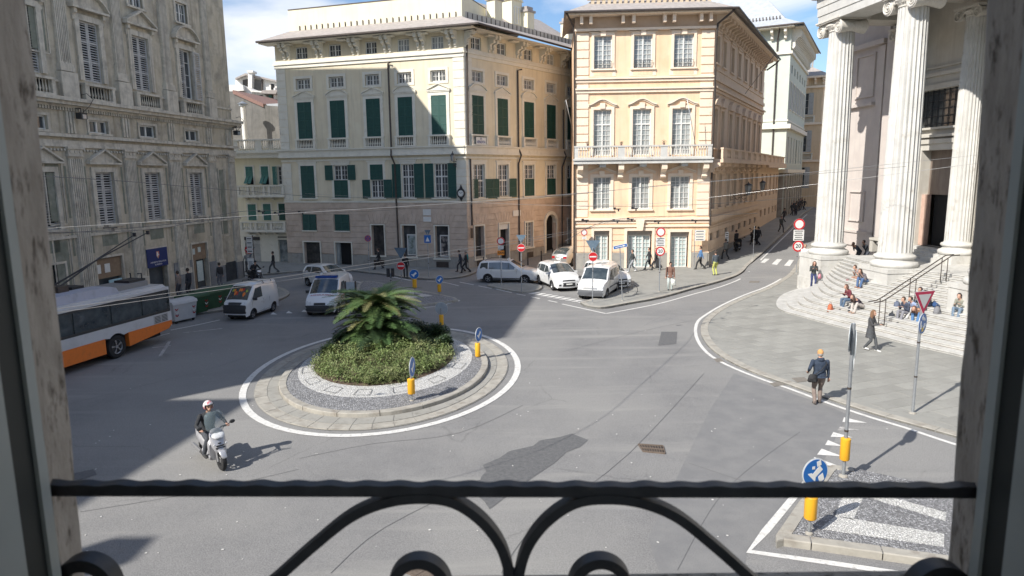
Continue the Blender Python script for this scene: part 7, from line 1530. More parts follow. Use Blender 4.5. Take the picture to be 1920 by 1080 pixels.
for cx in WX: low += [(cx-.62, .98)]+[(cx-rr*math.cos(a), .52+rr*math.sin(a)) for a in [math.pi*(.26+.48*k/8) for k in range(9)]]+[(cx+.62, .98)]
bside('side_panel', top+low+[(BL, .98)], white_b, -BW, 0)
ol = [(BL, .975), (BL, .36)]
for cx in reversed(WX): ol += [(cx+.70, .36), (cx+.60, .62), (cx+.50, .975), (cx-.50, .975), (cx-.60, .62), (cx-.70, .36)]
bside('orange_skirt', ol[:8]+[], orangep, -BW+.0, .012) if False else None
for a, b in ((WX[1]+.66, BL), (WX[0]+.64, WX[1]-.64)): bside('orange_skirt', [(a, .34), (b, .34), (b, .975), (a, .975)], orangep, -BW-.01, .012)
bside('orange_skirt', [(0.02, .80), (.25, .62), (WX[0]-.64, .36), (WX[0]-.64, .975), (0.02, .975)], orangep, -BW-.01, .012)
m = M(); m.box((.02, -BW+.02, 1.38), (BL, -.03, 2.5)); m.build('upper_body', mat('bus_glass', (.018, .024, .026), (.05, .06, .06), scale=1.4, rough=.05, spec=.8, coat=.3), bus, world=False)
for x_, c_ in ((1.0, .5), (2.4, .42), (4.3, .5), (6.2, .4)): m = M(); m.box((x_-.18, -1.0, 1.65), (x_+.22, -.55, 2.2)); m.build('seat', blackp, bus, world=False)
m = M(); m.box((0.1, -.028, 1.42), (BL, .006, 1.53)); m.box((0.1, -.028, 2.36), (BL, .004, 2.45)); m.build('window_rubber', blackp, bus, world=False)
for a, b in ((.25, 1.75), (1.85, 3.5), (3.6, 5.4), (5.5, 7.2), (7.3, 9.0), (9.1, 10.8)):
    for y0 in (-.035, -BW-.005): m = M(); m.box((a, y0, 1.46), (b, y0+.03, 2.40)); m.build('side_window', cglass, bus, world=False)
m = M(); m.box((0, -BW+.05, 2.44), (BL, -.02, 2.58)); m.ypoly([(0, 2.58), (BL, 2.58), (BL, 2.70), (.15, 2.70)], -BW+.2, -.2); m.build('roof', white_b, bus, world=False)
m = M(); m.ypoly([(.0, 1.44), (-.06, 1.0), (0, .7), (.1, .7), (.1, 2.5), (0, 2.5)], -BW+.03, -.03); m.build('rear_panel', white_b, bus, world=False)
m = M(); m.box((-.02, -BW+.25, 1.65), (0.01, -.25, 2.35)); m.build('rear_window', cglass, bus, world=False)
lil = mat('roof_pod', (.46, .47, .55), rough=.4, dirt=(.32, .33, .38), dscale=2)
m = M(); m.ypoly([(2.6, 2.7), (2.75, 2.95), (3.1, 3.05), (5.6, 3.05), (6.0, 2.95), (6.2, 2.7)], -1.25, -.35); m.build('roof_pod', lil, bus, smooth=35, world=False)
m = M(); m.box((.5, -1.9, 2.7), (2.5, -.7, 2.92)); m.build('battery_box', mat('roof_grey', (.25, .24, .23), rough=.7), bus, world=False); m = M(); m.box((6.3, -2.1, 2.7), (9.5, -.5, 2.95)); m.build('air_unit', white_b, bus, world=False)
m = M(); m.box((.4, -1.7, 2.92), (1.4, -.9, 3.02)); m.tube([(.5, -1.6, 3.0), (.5, -1.6, 3.25), (.65, -1.5, 3.25)], .03, 5); m.tube([(.5, -1.0, 3.0), (.5, -1.0, 3.25), (.65, -1.1, 3.25)], .03, 5); m.build('pole_hook', K['iron'], bus, world=False)
m = M(); m.box((4.4, -2.0, 2.98), (4.9, -1.1, 3.3)); m.box((3.9, -1.9, 2.7), (5.4, -1.0, 3.0)); m.build('pole_base', K['gutter'], bus, world=False)
dspl = mat('red_led_board', (.05, .01, .01), rough=.4, emit=(1, .06, .02), estr=2.2); m = M(); m.box((3.3, -2.35, 2.75), (3.9, -1.45, 3.12)); m.build('display_box', blackp, bus, world=False)
for i in range(3): m = M(); m.box((3.285, -2.28, 2.80+i*.1), (3.295, -1.52, 2.855+i*.1)); m.build('red_display', dspl, bus, world=False)
m = M(); m.box((.25, .0, 1.0), (1.15, .015, 1.38)); m.build('vent_panel', mat('vent_grey', (.45, .45, .45), rough=.5), bus, world=False); m = M()
for i in range(2):
    for k in range(5): m.box((.30+i*.44, .014, 1.04+k*.065), (.66+i*.44, .02, 1.07+k*.065))
m.build('vent_slots', blackp, bus, world=False)
m = M(); m.box((-.03, -.35, 1.0), (0, -.1, 1.3)); m.box((-.04, -BW+.1, 1.0), (0, -BW+.35, 1.3)); m.build('tail_lamp', lampr, bus, world=False)
for cx in WX:
    for y, s_ in ((-.16, 1), (-BW+.16, -1)): wheel(bus, cx, y, .5, s_, .28)
    m = M(); m.box((cx-.62, -BW+.3, .3), (cx+.62, -.32, 1.0)); m.build('wheel_housing', K['dark'], bus, world=False)
m = M(); m.box((.6, -BW+.2, .35), (BL-.3, -.2, .9)); m.build('underbody', K['dark'], bus, world=False)
def b2w(x, y, z): c, s_ = math.cos(hb_), math.sin(hb_); return Vector((BR.x+x*c-y*s_, BR.y+x*s_+y*c, z))
for (y, uv, nm) in ((-1.35, (252, 440), 0), (-1.75, (277, 436), 1)):
    a = b2w(4.6, y, 3.25); d = dep(*uv, 33.2 if nm == 0 else 33.4); m = M(); m.tube([a, a.lerp(d, .5)+Vector((0, 0, .05)), d], [.045, .035, .025], 6); m.build('trolley_pole', K['iron'], bus); m = M(); m.cbox(d, (.06, .06, .09)); m.build('contact_shoe', K['iron'], bus)
# ---- waste containers
chev = M()
def bin_(name, label, p, rz, col, w=1.5, d=1.0, h=1.25):
    t = thing(name, label, 'bin', tuple(p), rz); m = M(); m.hexa([(-w*.43, -d*.42, .14), (w*.43, -d*.42, .14), (w*.43, d*.42, .14), (-w*.43, d*.42, .14), (-w/2, -d/2, h*.82), (w/2, -d/2, h*.82), (w/2, d/2, h*.82), (-w/2, d/2, h*.82)]); m.build('tub', col, t, world=False)
    m = M(); pr = [(-d/2-.04, h*.82), (d/2+.04, h*.82), (d/2, h*.92), (d*.2, h), (-d*.2, h), (-d/2, h*.92)]; n = 6; m.add([(-w/2-.03, y, z) for y, z in pr]+[(w/2+.03, y, z) for y, z in pr], [tuple(range(n)), tuple(range(2*n-1, n-1, -1))]+[(i, i+n, (i+1) % n+n, (i+1) % n) for i in range(n)]); m.build('lid', col, t, world=False, smooth=30)
    for sx in (-1, 1):
        for k in range(3): m = M(); x = sx*w*.36; z = .45+k*.16; m.add([(x-.1, -d*.47-.02+.0, z), (x, -d*.47-.02, z-.08), (x+.1, -d*.47-.02, z), (x+.1, -d*.47-.03, z+.07), (x, -d*.47-.03, z-.01), (x-.1, -d*.47-.03, z+.07)], [(0, 1, 4, 5), (1, 2, 3, 4)]); m.build('chevron', redp if k != 1 else P_, t, world=False)
        for y in (-d*.36, d*.36): m = M(); m.disc((sx*w*.36-.03, y, .08), (1, 0, 0), .08, .06, 10); m.build('castor', tyre, t, world=False)
    return t
gbin = mat('green_bin', (.02, .075, .035), (.03, .095, .045), scale=3, rough=.5); wbin = mat('pale_bin', (.5, .5, .5), (.56, .56, .56), scale=3, rough=.5)
bin_('waste_container', 'pale grey wheeled container right behind the trolleybus', gp(340, 606)+Vector((-.3, .5, 0)), R(65), wbin)
for i, (u, v, lb) in enumerate(((366, 596, 'green container next to the pale grey one'), (393, 587, 'green container in the middle of the green ones'), (417, 580, 'green container nearest the microvan'))): bin_('waste_container', lb, gp(u, v)+Vector((-.5, .9, 0)), R(65), gbin, 1.45)
# ------------------------------------------------------------------ signs, poles, wires
red = mat('sign_red', (.55, .02, .025), rough=.4); blue = mat('sign_blue', (.015, .13, .42), rough=.4); wh = mat('sign_white', (.72, .72, .70), rough=.4); gb_ = mat('sign_back', (.36, .40, .43), (.44, .48, .50), scale=6, rough=.5, metal=.15); yc = mat('beacon_yellow', (.78, .40, .02), rough=.45, dirt=(.6, .3, .03), dscale=6, dlo=.55, dhi=.85); bk = flat('sign_black', (.02, .02, .02), .5); org_ = flat('sign_orange', (.75, .25, .03), .5)
def face_dir(az): return Vector((math.sin(az), -math.cos(az), 0))      # az 0 faces the window
def disc_sign(t, h, r, az, kind, lean=0):
    """a plate on the pole of t; local frame: plate faces -y before turning"""
    def pl(nm, build, mt, y):
        m = M(); build(m, y); me = m.mesh(nm, mt); o = sub(nm, me, t); o.location = (0, 0, h); o.rotation_euler = (0, lean, az); return o
    D = lambda q, th: (lambda m, y: m.disc((0, y, 0), (0, -1, 0), q, th, 28))
    def poly(P, th=.004): return lambda m, y: m.ypoly([(a*r, b*r) for a, b in P], y-th, y)
    pl('sign_back', D(r*1.0, .012), gb_, -.05)
    if kind == 'noentry': pl('sign_face', D(r*.98, .006), wh, -.063); pl('sign_field', D(r*.93, .004), red, -.07); pl('white_bar', poly([(-.72, -.14), (.72, -.14), (.72, .14), (-.72, .14)]), wh, -.075)
    elif kind == 'closed': pl('sign_face', D(r*.98, .006), red, -.063); pl('sign_field', D(r*.72, .004), wh, -.07)
    elif kind == 'limit':
        pl('sign_face', D(r*.98, .006), red, -.063); pl('sign_field', D(r*.72, .004), wh, -.07); vs, fs = text_mesh('20', r*.98); m = M(); m.add([(a, -.076, b) for a, b in vs], fs); o = sub('numerals', m.mesh('numerals', bk), t); o.location = (0, 0, h); o.rotation_euler = (0, 0, az)
    elif kind in ('arrow', 'arrowold'):
        pl('sign_face', D(r*.98, .006), wh, -.063); pl('sign_field', D(r*.92, .004), blue, -.07)
        A = [(-.45, -.55), (-.15, -.62), (.05, -.30), (.0, .05), (.30, .30)] if kind == 'x' else None
        pl('arrow', poly([(-.62, .0), (.0, -.62), (.02, -.30), (.55, .18), (.30, .48), (-.22, -.05), (-.30, .02)]), wh, -.075)
        if kind == 'arrowold': pl('sticker', poly([(.1, .42), (.42, .52), (.34, .86), (.04, .76)]), wh, -.078); pl('sticker', poly([(-.28, .28), (-.08, .28), (-.08, .48), (-.28, .48)]), wh, -.078); pl('sticker', poly([(.2, -.3), (.55, -.05), (.7, -.5), (.35, -.75)]), wh, -.078)
    elif kind == 'round':
        pl('sign_face', D(r*.98, .006), wh, -.063); pl('sign_field', D(r*.93, .004), blue, -.07)
        for q in range(3):
            P = []; a0 = q*2.094+.5
            for k in range(6): a = a0+k*.22; P.append((.60*math.cos(a), .60*math.sin(a)))
            P.append((.78*math.cos(a0+1.15), .78*math.sin(a0+1.15))); P.append((.52*math.cos(a0+1.6), .52*math.sin(a0+1.6))); P.append((.22*math.cos(a0+1.05), .22*math.sin(a0+1.05)))
            for k in range(5, -1, -1): a = a0+k*.22; P.append((.36*math.cos(a), .36*math.sin(a)))
            pl('arrow', poly(P), wh, -.075)
        pl('sticker', poly([(-.2, -.75), (.15, -.7), (.1, -.35), (-.25, -.4)]), flat('sticker_yellow', (.7, .5, .1)), -.08)
    elif kind == 'back': pl('sign_rim', D(r*1.02, .004), wh, -.06)
    elif kind == 'pink': pl('sign_face', D(r*.98, .006), flat('faded_red', (.45, .08, .12)), -.063); pl('sign_field', D(r*.74, .004), flat('faded_blue', (.10, .10, .26)), -.07); pl('cross_bar', poly([(-.6, -.45), (-.45, -.6), (.6, .45), (.45, .6)]), flat('faded_red', (.45, .08, .12)), -.075); pl('cross_bar', poly([(-.6, .45), (-.45, .6), (.6, -.45), (.45, -.6)]), flat('faded_red', (.45, .08, .12)), -.079)
def tri_sign(t, h, r, az, back=False, lean=0):
    def pl(nm, k, mt, y, dz=0):
        m = M(); m.ypoly([(-r*k, r*.58*k+dz), (0, -r*1.15*k+dz), (r*k, r*.58*k+dz)], y-.006, y); o = sub(nm, m.mesh(nm, mt), t); o.location = (0, 0, h); o.rotation_euler = (0, lean, az)
    pl('sign_back', 1.0, mat('triangle_back', (.10, .15, .20), (.14, .19, .24), scale=6, rough=.5), -.05)
    if not back: pl('sign_face', 1.0, wh, -.058); pl('sign_rim', .95, mat('faded_sign_red', (.36, .02, .06), rough=.5), -.066); pl('sign_field', .60, mat('worn_sign_white', (.45, .45, .44), rough=.5), -.074)
def plate(t, h, w, hh, az, col, txt=None, size=.12, tcol=None, lines=0, name='plate', lean=0):
    m = M(); m.box((-w/2, -.062, -hh/2), (w/2, -.05, hh/2)); o = sub(name, m.mesh(name, col), t); o.location = (0, 0, h); o.rotation_euler = (0, lean, az)
    if txt: vs, fs = text_mesh(txt, size); m = M(); m.add([(a, -.066, b) for a, b in vs], fs); q = sub('lettering', m.mesh('lettering', tcol or bk), t); q.location = (0, 0, h); q.rotation_euler = (0, lean, az)
    if lines:
        m = M(); 
        for i in range(lines): z = hh*.38-i*hh*.76/(lines-1 if lines > 1 else 1); ww = w*(.40 if i % 2 == 0 else .33); m.box((-ww, -.066, z-hh*.035), (ww, -.062, z+hh*.035))
        q = sub('print', m.mesh('print', bk), t); q.location = (0, 0, h); q.rotation_euler = (0, lean, az)
def pole(name, label, cat, p, h, r=.035, lean=0, group=None):
    t = thing(name, label, cat, tuple(p), 0, group); m = M(); m.tube([p, p+Vector((lean*h, 0, h))], r, 10); m.lathe(p+Vector((lean*h, 0, h)), [(r, 0), (r*.6, .02)], 10); m.build('pole', K['pole'], t, smooth=40); m = M(); m.lathe(p, [(r*2.6, .0), (r*2.4, .03), (r*1.1, .05)], 12); m.build('pole_foot', K['kerb'], t)
    for k in range(2): z = h*.3+k*h*.28; m = M(); m.lathe(p+Vector((lean*z, 0, z)), [(r*1.15, 0), (r*1.15, .05)], 10); m.build('clamp', K['gutter'], t)
    return t
def stickers(t, p, zs):
    for i, z in enumerate(zs):
        m = M(); m.lathe(p+Vector((0, 0, z)), [(.0375, 0), (.0375, .07+.03*(i % 3))], 10, cap=False); m.build('sticker', wh if i % 3 else flat('sticker_yellow', (.7, .5, .1)), t)
def zat(u, v, p): return dep(u, v, p.y).z-p.z
def beacon(name, label, u, v, vb0, vb1, us, vs_, r, az, kind, group=None, top=None, off=0.0, br=.13):
    """traffic-island post: pole, yellow cylinder, plate above"""
    p = gp(u, v, off); h = zat(us, vs_, p); t = pole(name, label, 'sign', p, (top or h)+.15*0+.02, .03, group=group)
    z0, z1 = zat(u, vb1, p), zat(u, vb0, p); m = M(); m.lathe(p, [(br*.9, z0), (br, z0+.02), (br, z1-.02), (br*.85, z1)], 18); m.build('yellow_beacon', yc, t, smooth=40)
    if kind: disc_sign(t, h, r, az, kind)
    return t, p, h
GB = 'keep-right posts with yellow beacons'
beacon('keep_right_sign', 'blue arrow sign over a yellow beacon at the right rim of the roundabout', 896, 670, 643, 668, 896, 627, .30, R(66), 'arrow', GB, off=.14, br=.11)
beacon('keep_right_sign', 'nearly edge-on round sign over a yellow beacon at the front of the roundabout', 772, 752, 710, 738, 773, 688, .34, R(82), 'arrow', GB, off=.14, br=.125)
beacon('keep_right_sign', 'round sign seen from behind with a yellow beacon, right behind the dark shrubs', 828, 612, 590, 609, 828, 579, .32, R(172), 'back', GB, off=.14, br=.11)
beacon('keep_right_sign', 'small blue sign over a yellow beacon at the tip of the far pebble island', 824, 553, 533, 547, 824, 524, .27, R(35), 'arrow', GB, off=.1, br=.12)
beacon('keep_right_sign', 'blue arrow sign over a yellow beacon just behind the palm crown', 778, 552, 523, 540, 774, 514, .32, R(0), 'arrow', GB, off=.1, br=.14)
beacon('keep_right_sign', 'stickered blue arrow sign over a yellow beacon on the near pebble island', 1517, 1001, 930, 972, 1519, 884, .31, R(16), 'arrowold', GB, off=.14, br=.125)
p = gp(1581, 893, .14); t = pole('sign_post', 'tall grey post with edge-on plates and a yellow beacon at the near island tip', 'sign', p, zat(1598, 607, p), .042); z0, z1 = zat(1586, 862, p), zat(1586, 821, p)
m = M(); m.lathe(p, [(.10, z0), (.115, z0+.02), (.115, z1-.02), (.09, z1)], 18); m.build('yellow_beacon', yc, t, smooth=40); disc_sign(t, zat(1590, 645, p), .34, R(66), 'back'); disc_sign(t, zat(1590, 632, p)-.02, .34, R(238), 'back'); stickers(t, p, (1.9, 2.25, 2.6))
disc_sign(t, zat(1590, 680, p), .2, R(62), 'back')
p = gp(1711, 775, FH); t = pole('sign_post', 'stickered post with a worn give way triangle above a blue roundabout disc', 'sign', p, zat(1735, 545, p), .042, lean=.0); tri_sign(t, zat(1734, 560, p), .42, R(18)); disc_sign(t, zat(1727, 606, p), .33, R(40), 'round'); stickers(t, p, (1.25, 1.5, 1.62, 1.85, 2.1, 2.4))
p = gp(1236, 547, .12); t = pole('sign_post', 'post with red ring sign, notice plate and 20 limit on the apricot pavement', 'sign', p, zat(1238, 427, p), .035); disc_sign(t, zat(1238, 435, p), .30, 0, 'closed'); plate(t, zat(1238, 453.5, p), .58, .56, 0, wh, lines=5); disc_sign(t, zat(1238, 471, p), .30, 0, 'limit')
p = gp(1493, 512, .05); t = pole('sign_post', 'post with red ring sign, notice plate and 20 limit beside the church column', 'sign', p, zat(1488, 411, p), .03); disc_sign(t, zat(1488, 420.5, p), .42, 0, 'closed'); plate(t, zat(1488, 441, p), .78, .8, 0, wh, lines=5); disc_sign(t, zat(1487, 461.5, p), .42, 0, 'limit')
for (u, v, us, vs2, r, lb) in ((753, 530, 753, 498.5, .30, 'no entry sign at the kerb of the yellow building behind the palm'), (978, 548, 977, 464.5, .26, 'no entry sign on the small kerbed island by the estate taxi'), (1111, 569, 1113, 481, .27, 'no entry sign in front of the tall van-like taxi'), (471, 514, 469, 468, .36, 'no entry sign in front of the sports shop')):
    p = gp(u, v, .1); t = pole('no_entry_sign', lb, 'sign', p, zat(us, vs2, p)+.5, .03, group='no entry signs'); disc_sign(t, zat(us, vs2, p), r, 0, 'noentry')
    if u in (978, 1111): tri_sign(t, zat(us, vs2-23 if u == 1111 else vs2-19, p)-.02, .42 if u == 1111 else .32, R(175), True)
    if u == 753: tri_sign(t, zat(us, 472, p), .48, R(170), True)
    if u == 471: tri_sign(t, zat(us+3, 470, p), .5, R(160), True)
p = gp(940, 533, .1); t = pole('taxi_sign', 'red ring sign over an orange TAXI plate on the small kerbed island', 'sign', p, zat(938, 446, p), .03); disc_sign(t, zat(938, 452, p), .27, 0, 'closed'); plate(t, zat(938, 464, p), .38, .24, 0, wh, lines=3); plate(t, zat(938.5, 474, p), .48, .32, 0, org_, 'TAXI', .19)
p = gp(1167, 564, .12); t = pole('street_name_sign', 'blue one-way arrow plate on a leaning post at the taxi rank', 'sign', p, zat(1158, 464, p), .03, lean=-.06); m = M(); m.box((-.42, -.06, -.10), (.42, -.04, .10)); o = sub('plate', m.mesh('plate', wh), t); o.location = (-.18, 0, zat(1157, 462, p)); o.rotation_euler = (0, R(-12), 0); m = M(); m.box((-.39, -.066, -.08), (.39, -.06, .08)); o2 = sub('plate_field', m.mesh('plate_field', blue), o); m = M(); m.ypoly([(-.3, -.02), (.15, -.02), (.15, -.06), (.33, 0), (.15, .06), (.15, .02), (-.3, .02)], -.072, -.066); sub('arrow', m.mesh('arrow', wh), o)
p = gp(693, 510, .1); t = pole('no_stopping_sign', 'faded no stopping sign on the pavement of the yellow building', 'sign', p, zat(691, 440, p), .03); disc_sign(t, zat(690.5, 447, p), .26, 0, 'pink')
p = gp(804, 519, .1); t = pole('crossing_sign', 'blue pedestrian crossing plate on a post before the shop posters', 'sign', p, zat(806, 436, p), .03); plate(t, zat(805, 448, p), .5, .58, 0, blue); m = M(); m.ypoly([(-.15, -.18), (.15, -.18), (0, .16)], -.068, -.062); o = sub('white_triangle', m.mesh('white_triangle', wh), t); o.location = (0, 0, zat(805, 448, p)); tri_sign(t, zat(811, 440, p)+.2, .25, R(170), True)
p = gp(1095, 505, .1); t = pole('sign_post', 'small red ring sign on a post against the left edge of the apricot building', 'sign', p, zat(1096, 430, p), .025); disc_sign(t, zat(1096, 436, p), .25, 0, 'closed'); plate(t, zat(1096, 446, p), .34, .2, 0, wh, lines=2)
p = gp(1301, 504, .12); t = pole('direction_sign', 'stack of four white direction boards on a post at the apricot corner', 'sign', p, zat(1305, 430, p), .03)
for i in range(4): z = zat(1308, 433.5+i*5.2, p); m = M(); m.box((.0, -.06, z-.09), (.78, -.03, z+.09)); m.build('board', wh, t, world=False); m = M(); m.box((.08, -.066, z-.03), (.66, -.06, z+.02)); m.build('print', bk, t, world=False)
p = gp(1361, 482, .12); t = pole('bus_stop_sign', 'tall white bus stop plate on the shaded pavement', 'sign', p, zat(1361, 433, p), .03); plate(t, zat(1362, 446, p), .3, 1.0, 0, wh, lines=5); plate(t, zat(1362, 455, p), .3, .2, 0, bk)
p = gp(1412, 483, .12); pole('slim_post', 'slim dark post at the kerb where the zebra crossing starts', 'post', p, 2.6, .02)
for i, (u, v) in enumerate(((990, 497), (1015, 490), (1036, 484), (907, 503))):
    p = gp(u, v, 0); t = thing('bollard', 'dark iron bollard before the yellow building, %s' % ('nearest the estate taxi', 'second from the estate taxi', 'beside the silver coupe', 'by the corner shop window')[i], 'bollard', tuple(p), 0, 'bollards by the yellow building'); m = M(); m.lathe(p, [(.07, 0), (.06, .1), (.045, .8), (.06, .84), (.05, .92), (.01, .98)], 10); m.build('post', K['iron'], t, smooth=40)
# bus shelter frame seen edge on behind the palm
p = gp(652, 590, 0); t = thing('shelter', 'dark steel shelter frame standing edge-on left of the palm crown', 'frame', tuple(p)); h = zat(652, 529, p)
for dx in (0, .55): m = M(); m.box((p.x-.08+dx, p.y-.04, .1), (p.x-.0+dx, p.y+.04, h+.05)); m.build('upright', K['gutter'], t)
m = M(); m.box((p.x+.0, p.y-.03, .5), (p.x+.47, p.y+.03, h)); m.build('panel', gb_, t); m = M(); q = dep(640, 597, p.y-1); m.box((q.x-.35, q.y-.1, q.z-.12), (q.x+.3, q.y+.1, q.z+.1)); m.build('base_box', K['gutter'], t)
p = gp(733, 533, 0); t = pole('traffic_light_back', 'dark two-headed signal on a short post behind the palm', 'traffic light', p, zat(733, 512, p), .05); 
for sx in (-1, 1): m = M(); m.cbox((sx*.16, 0, zat(733, 511, p)), (.10, .12, .30)); m.build('signal_head', K['iron'], t, world=False)
# overhead wires: sagging cables across the square
def wire(name, label, pts, r=.011, mt='wire_dark', hang=None):
    P = smooth_path([dep(u, v, Y) for u, v, Y in pts], 8); m = M(); m.tube(P, r, 5); return tag(m.build(name, WM_[mt], smooth=True), label, 'cable')
WM_ = {'wire_mid': mat('grey_wire', (.30, .29, .28), rough=.5), 'wire_dark': mat('dark_wire', (.10, .10, .10), rough=.5), 'wire_bright': mat('bare_copper_wire', (.45, .44, .42), rough=.35, metal=.5)}
wire('overhead_wire', 'bright overhead cable from the palazzo side to the church, longest one', [(40, 431, 17), (250, 418, 17.5), (545, 400, 18), (880, 379, 18.5), (1180, 354, 19), (1480, 327, 20), (1840, 290, 22), (1900, 283, 22)], .0055, 'wire_bright')
wire('overhead_wire', 'bright cable rising from the yellow facade towards the church', [(572, 363, 56), (760, 373, 42), (1000, 384, 32), (1180, 384, 28), (1324, 371, 26), (1540, 344, 24), (1850, 304, 22)], .007, 'wire_bright')
wire('overhead_wire', 'thin dark cable crossing high on the palazzo pilasters', [(60, 329, 16), (250, 341, 22), (445, 357, 30), (700, 371, 40), (1087, 366, 60)], .010)
wire('overhead_wire', 'thin cable from the yellow building across the apricot facade', [(868, 384, 36), (1100, 362, 36), (1300, 342, 36), (1540, 325, 36), (1700, 312, 34)], .010)
wire('overhead_wire', 'lower thin cable reaching into the street on the right', [(1086, 387, 40), (1250, 386, 42), (1400, 378, 46), (1535, 366, 50)], .012)
for k, lb in ((0, 'upper contact wire running past the trolleybus to the rank'), (7, 'lower contact wire running past the trolleybus to the rank')):
    wire('contact_wire', lb, [(60, 587+k, 11), (104, 580+k, 11.3), (330, 548+k, 12.2), (560, 515+k, 13.6), (770, 482+k*.9, 16), (930, 457+k*.8, 19.5), (1086, 430+k*.5, 25), (1155, 413+k*.3, 29), (1300, 403+k*.2, 34)], .0052, 'wire_mid')
wire('overhead_wire', 'dark pair of cables slanting over the apricot ground floor', [(1060, 452, 30), (1150, 412, 32), (1320, 404, 36), (1420, 400, 40)], .012)
wire('overhead_wire', 'thin span cable across the balcony house and palazzo corner', [(60, 436, 18), (300, 408+20, 22), (470, 395, 30), (640, 398, 40), (760, 392, 52)], .010)
wire('overhead_wire', 'thin span cable under the palazzo windows', [(60, 441, 20), (250, 427, 24), (480, 404, 30), (600, 392, 40)], .009)
for i, (u, v, Y) in enumerate(((490, 397, 30), (520, 400, 31), (565, 398, 33), (1097, 413, 29), (1157, 392, 29), (1190, 391, 30), (1155, 414, 29.2), (1182, 411, 30), (1232, 416, 32), (1302, 414, 34), (207, 427, 17.5), (375, 409, 18))):
    p = dep(u, v, Y); m = M(); m.cbox(p, (.16, .02, .02), .3); m.cbox(p+Vector((.06, 0, -.05)), (.03, .02, .05)); m.cbox(p+Vector((-.1, 0, .04)), (.05, .02, .03)); tag(m.build('wire_insulator', K['iron']), 'small dark wire hanger clamped on the overhead cables', 'wire hanger', 'hangers on the overhead cables')
# ------------------------------------------------------------------ people
CM = {}
def cmat(c, rough=.85):
    k = tuple(round(x, 3) for x in c)
    if k not in CM: CM[k] = mat('cloth_%d' % len(CM), c, tuple(x*1.25+.01 for x in c), scale=14, rough=rough, bump=.25, bscale=30, bdist=.01)
    return CM[k]
SKIN = mat('skin', (.48, .28, .20), (.55, .33, .24), scale=12, rough=.55)
def V(*a): return Vector(a)
def ik(a, b, l1, l2, pole_):
    d = b-a; L0 = min(d.length, (l1+l2)*.999); d = d.normalized(); x = (l1*l1-l2*l2+L0*L0)/(2*L0); y = math.sqrt(max(0, l1*l1-x*x)); q = pole_-d*pole_.dot(d); q = q.normalized() if q.length > 1e-4 else V(0, 1, 0); return a+d*x+q*y, a+d*L0
class Fig:
    def __init__(s): s.parts = []
    def ell_loft(s, rings, tag_):
        """rings: centre, half width vec, half depth vec"""
        n = 12; vs = []; fs = []
        for c, a, b in rings:
            for k in range(n): t = 2*math.pi*k/n; vs.append(c+a*math.cos(t)+b*math.sin(t))
        N = len(rings)
        for i in range(N-1):
            for k in range(n): fs.append((i*n+k, i*n+(k+1) % n, (i+1)*n+(k+1) % n, (i+1)*n+k))
        fs += [tuple(range(n-1, -1, -1)), tuple(range((N-1)*n, N*n))]; s.parts.append((vs, fs, tag_))
    def limb(s, P, Rr, tag_):
        m = M(); m.tube(P, Rr, 9); s.parts.append(([Vector(v) for v in m.v], m.f, tag_)); m = M(); m.ball(P[0], Rr[0]*.98, 8, 6); m.ball(P[-1], Rr[-1]*.98, 8, 6); s.parts.append(([Vector(v) for v in m.v], m.f, tag_))
    def ball(s, c, r, sc, tag_): m = M(); m.ball(c, r, 12, 10, sc); s.parts.append(([Vector(v) for v in m.v], m.f, tag_))
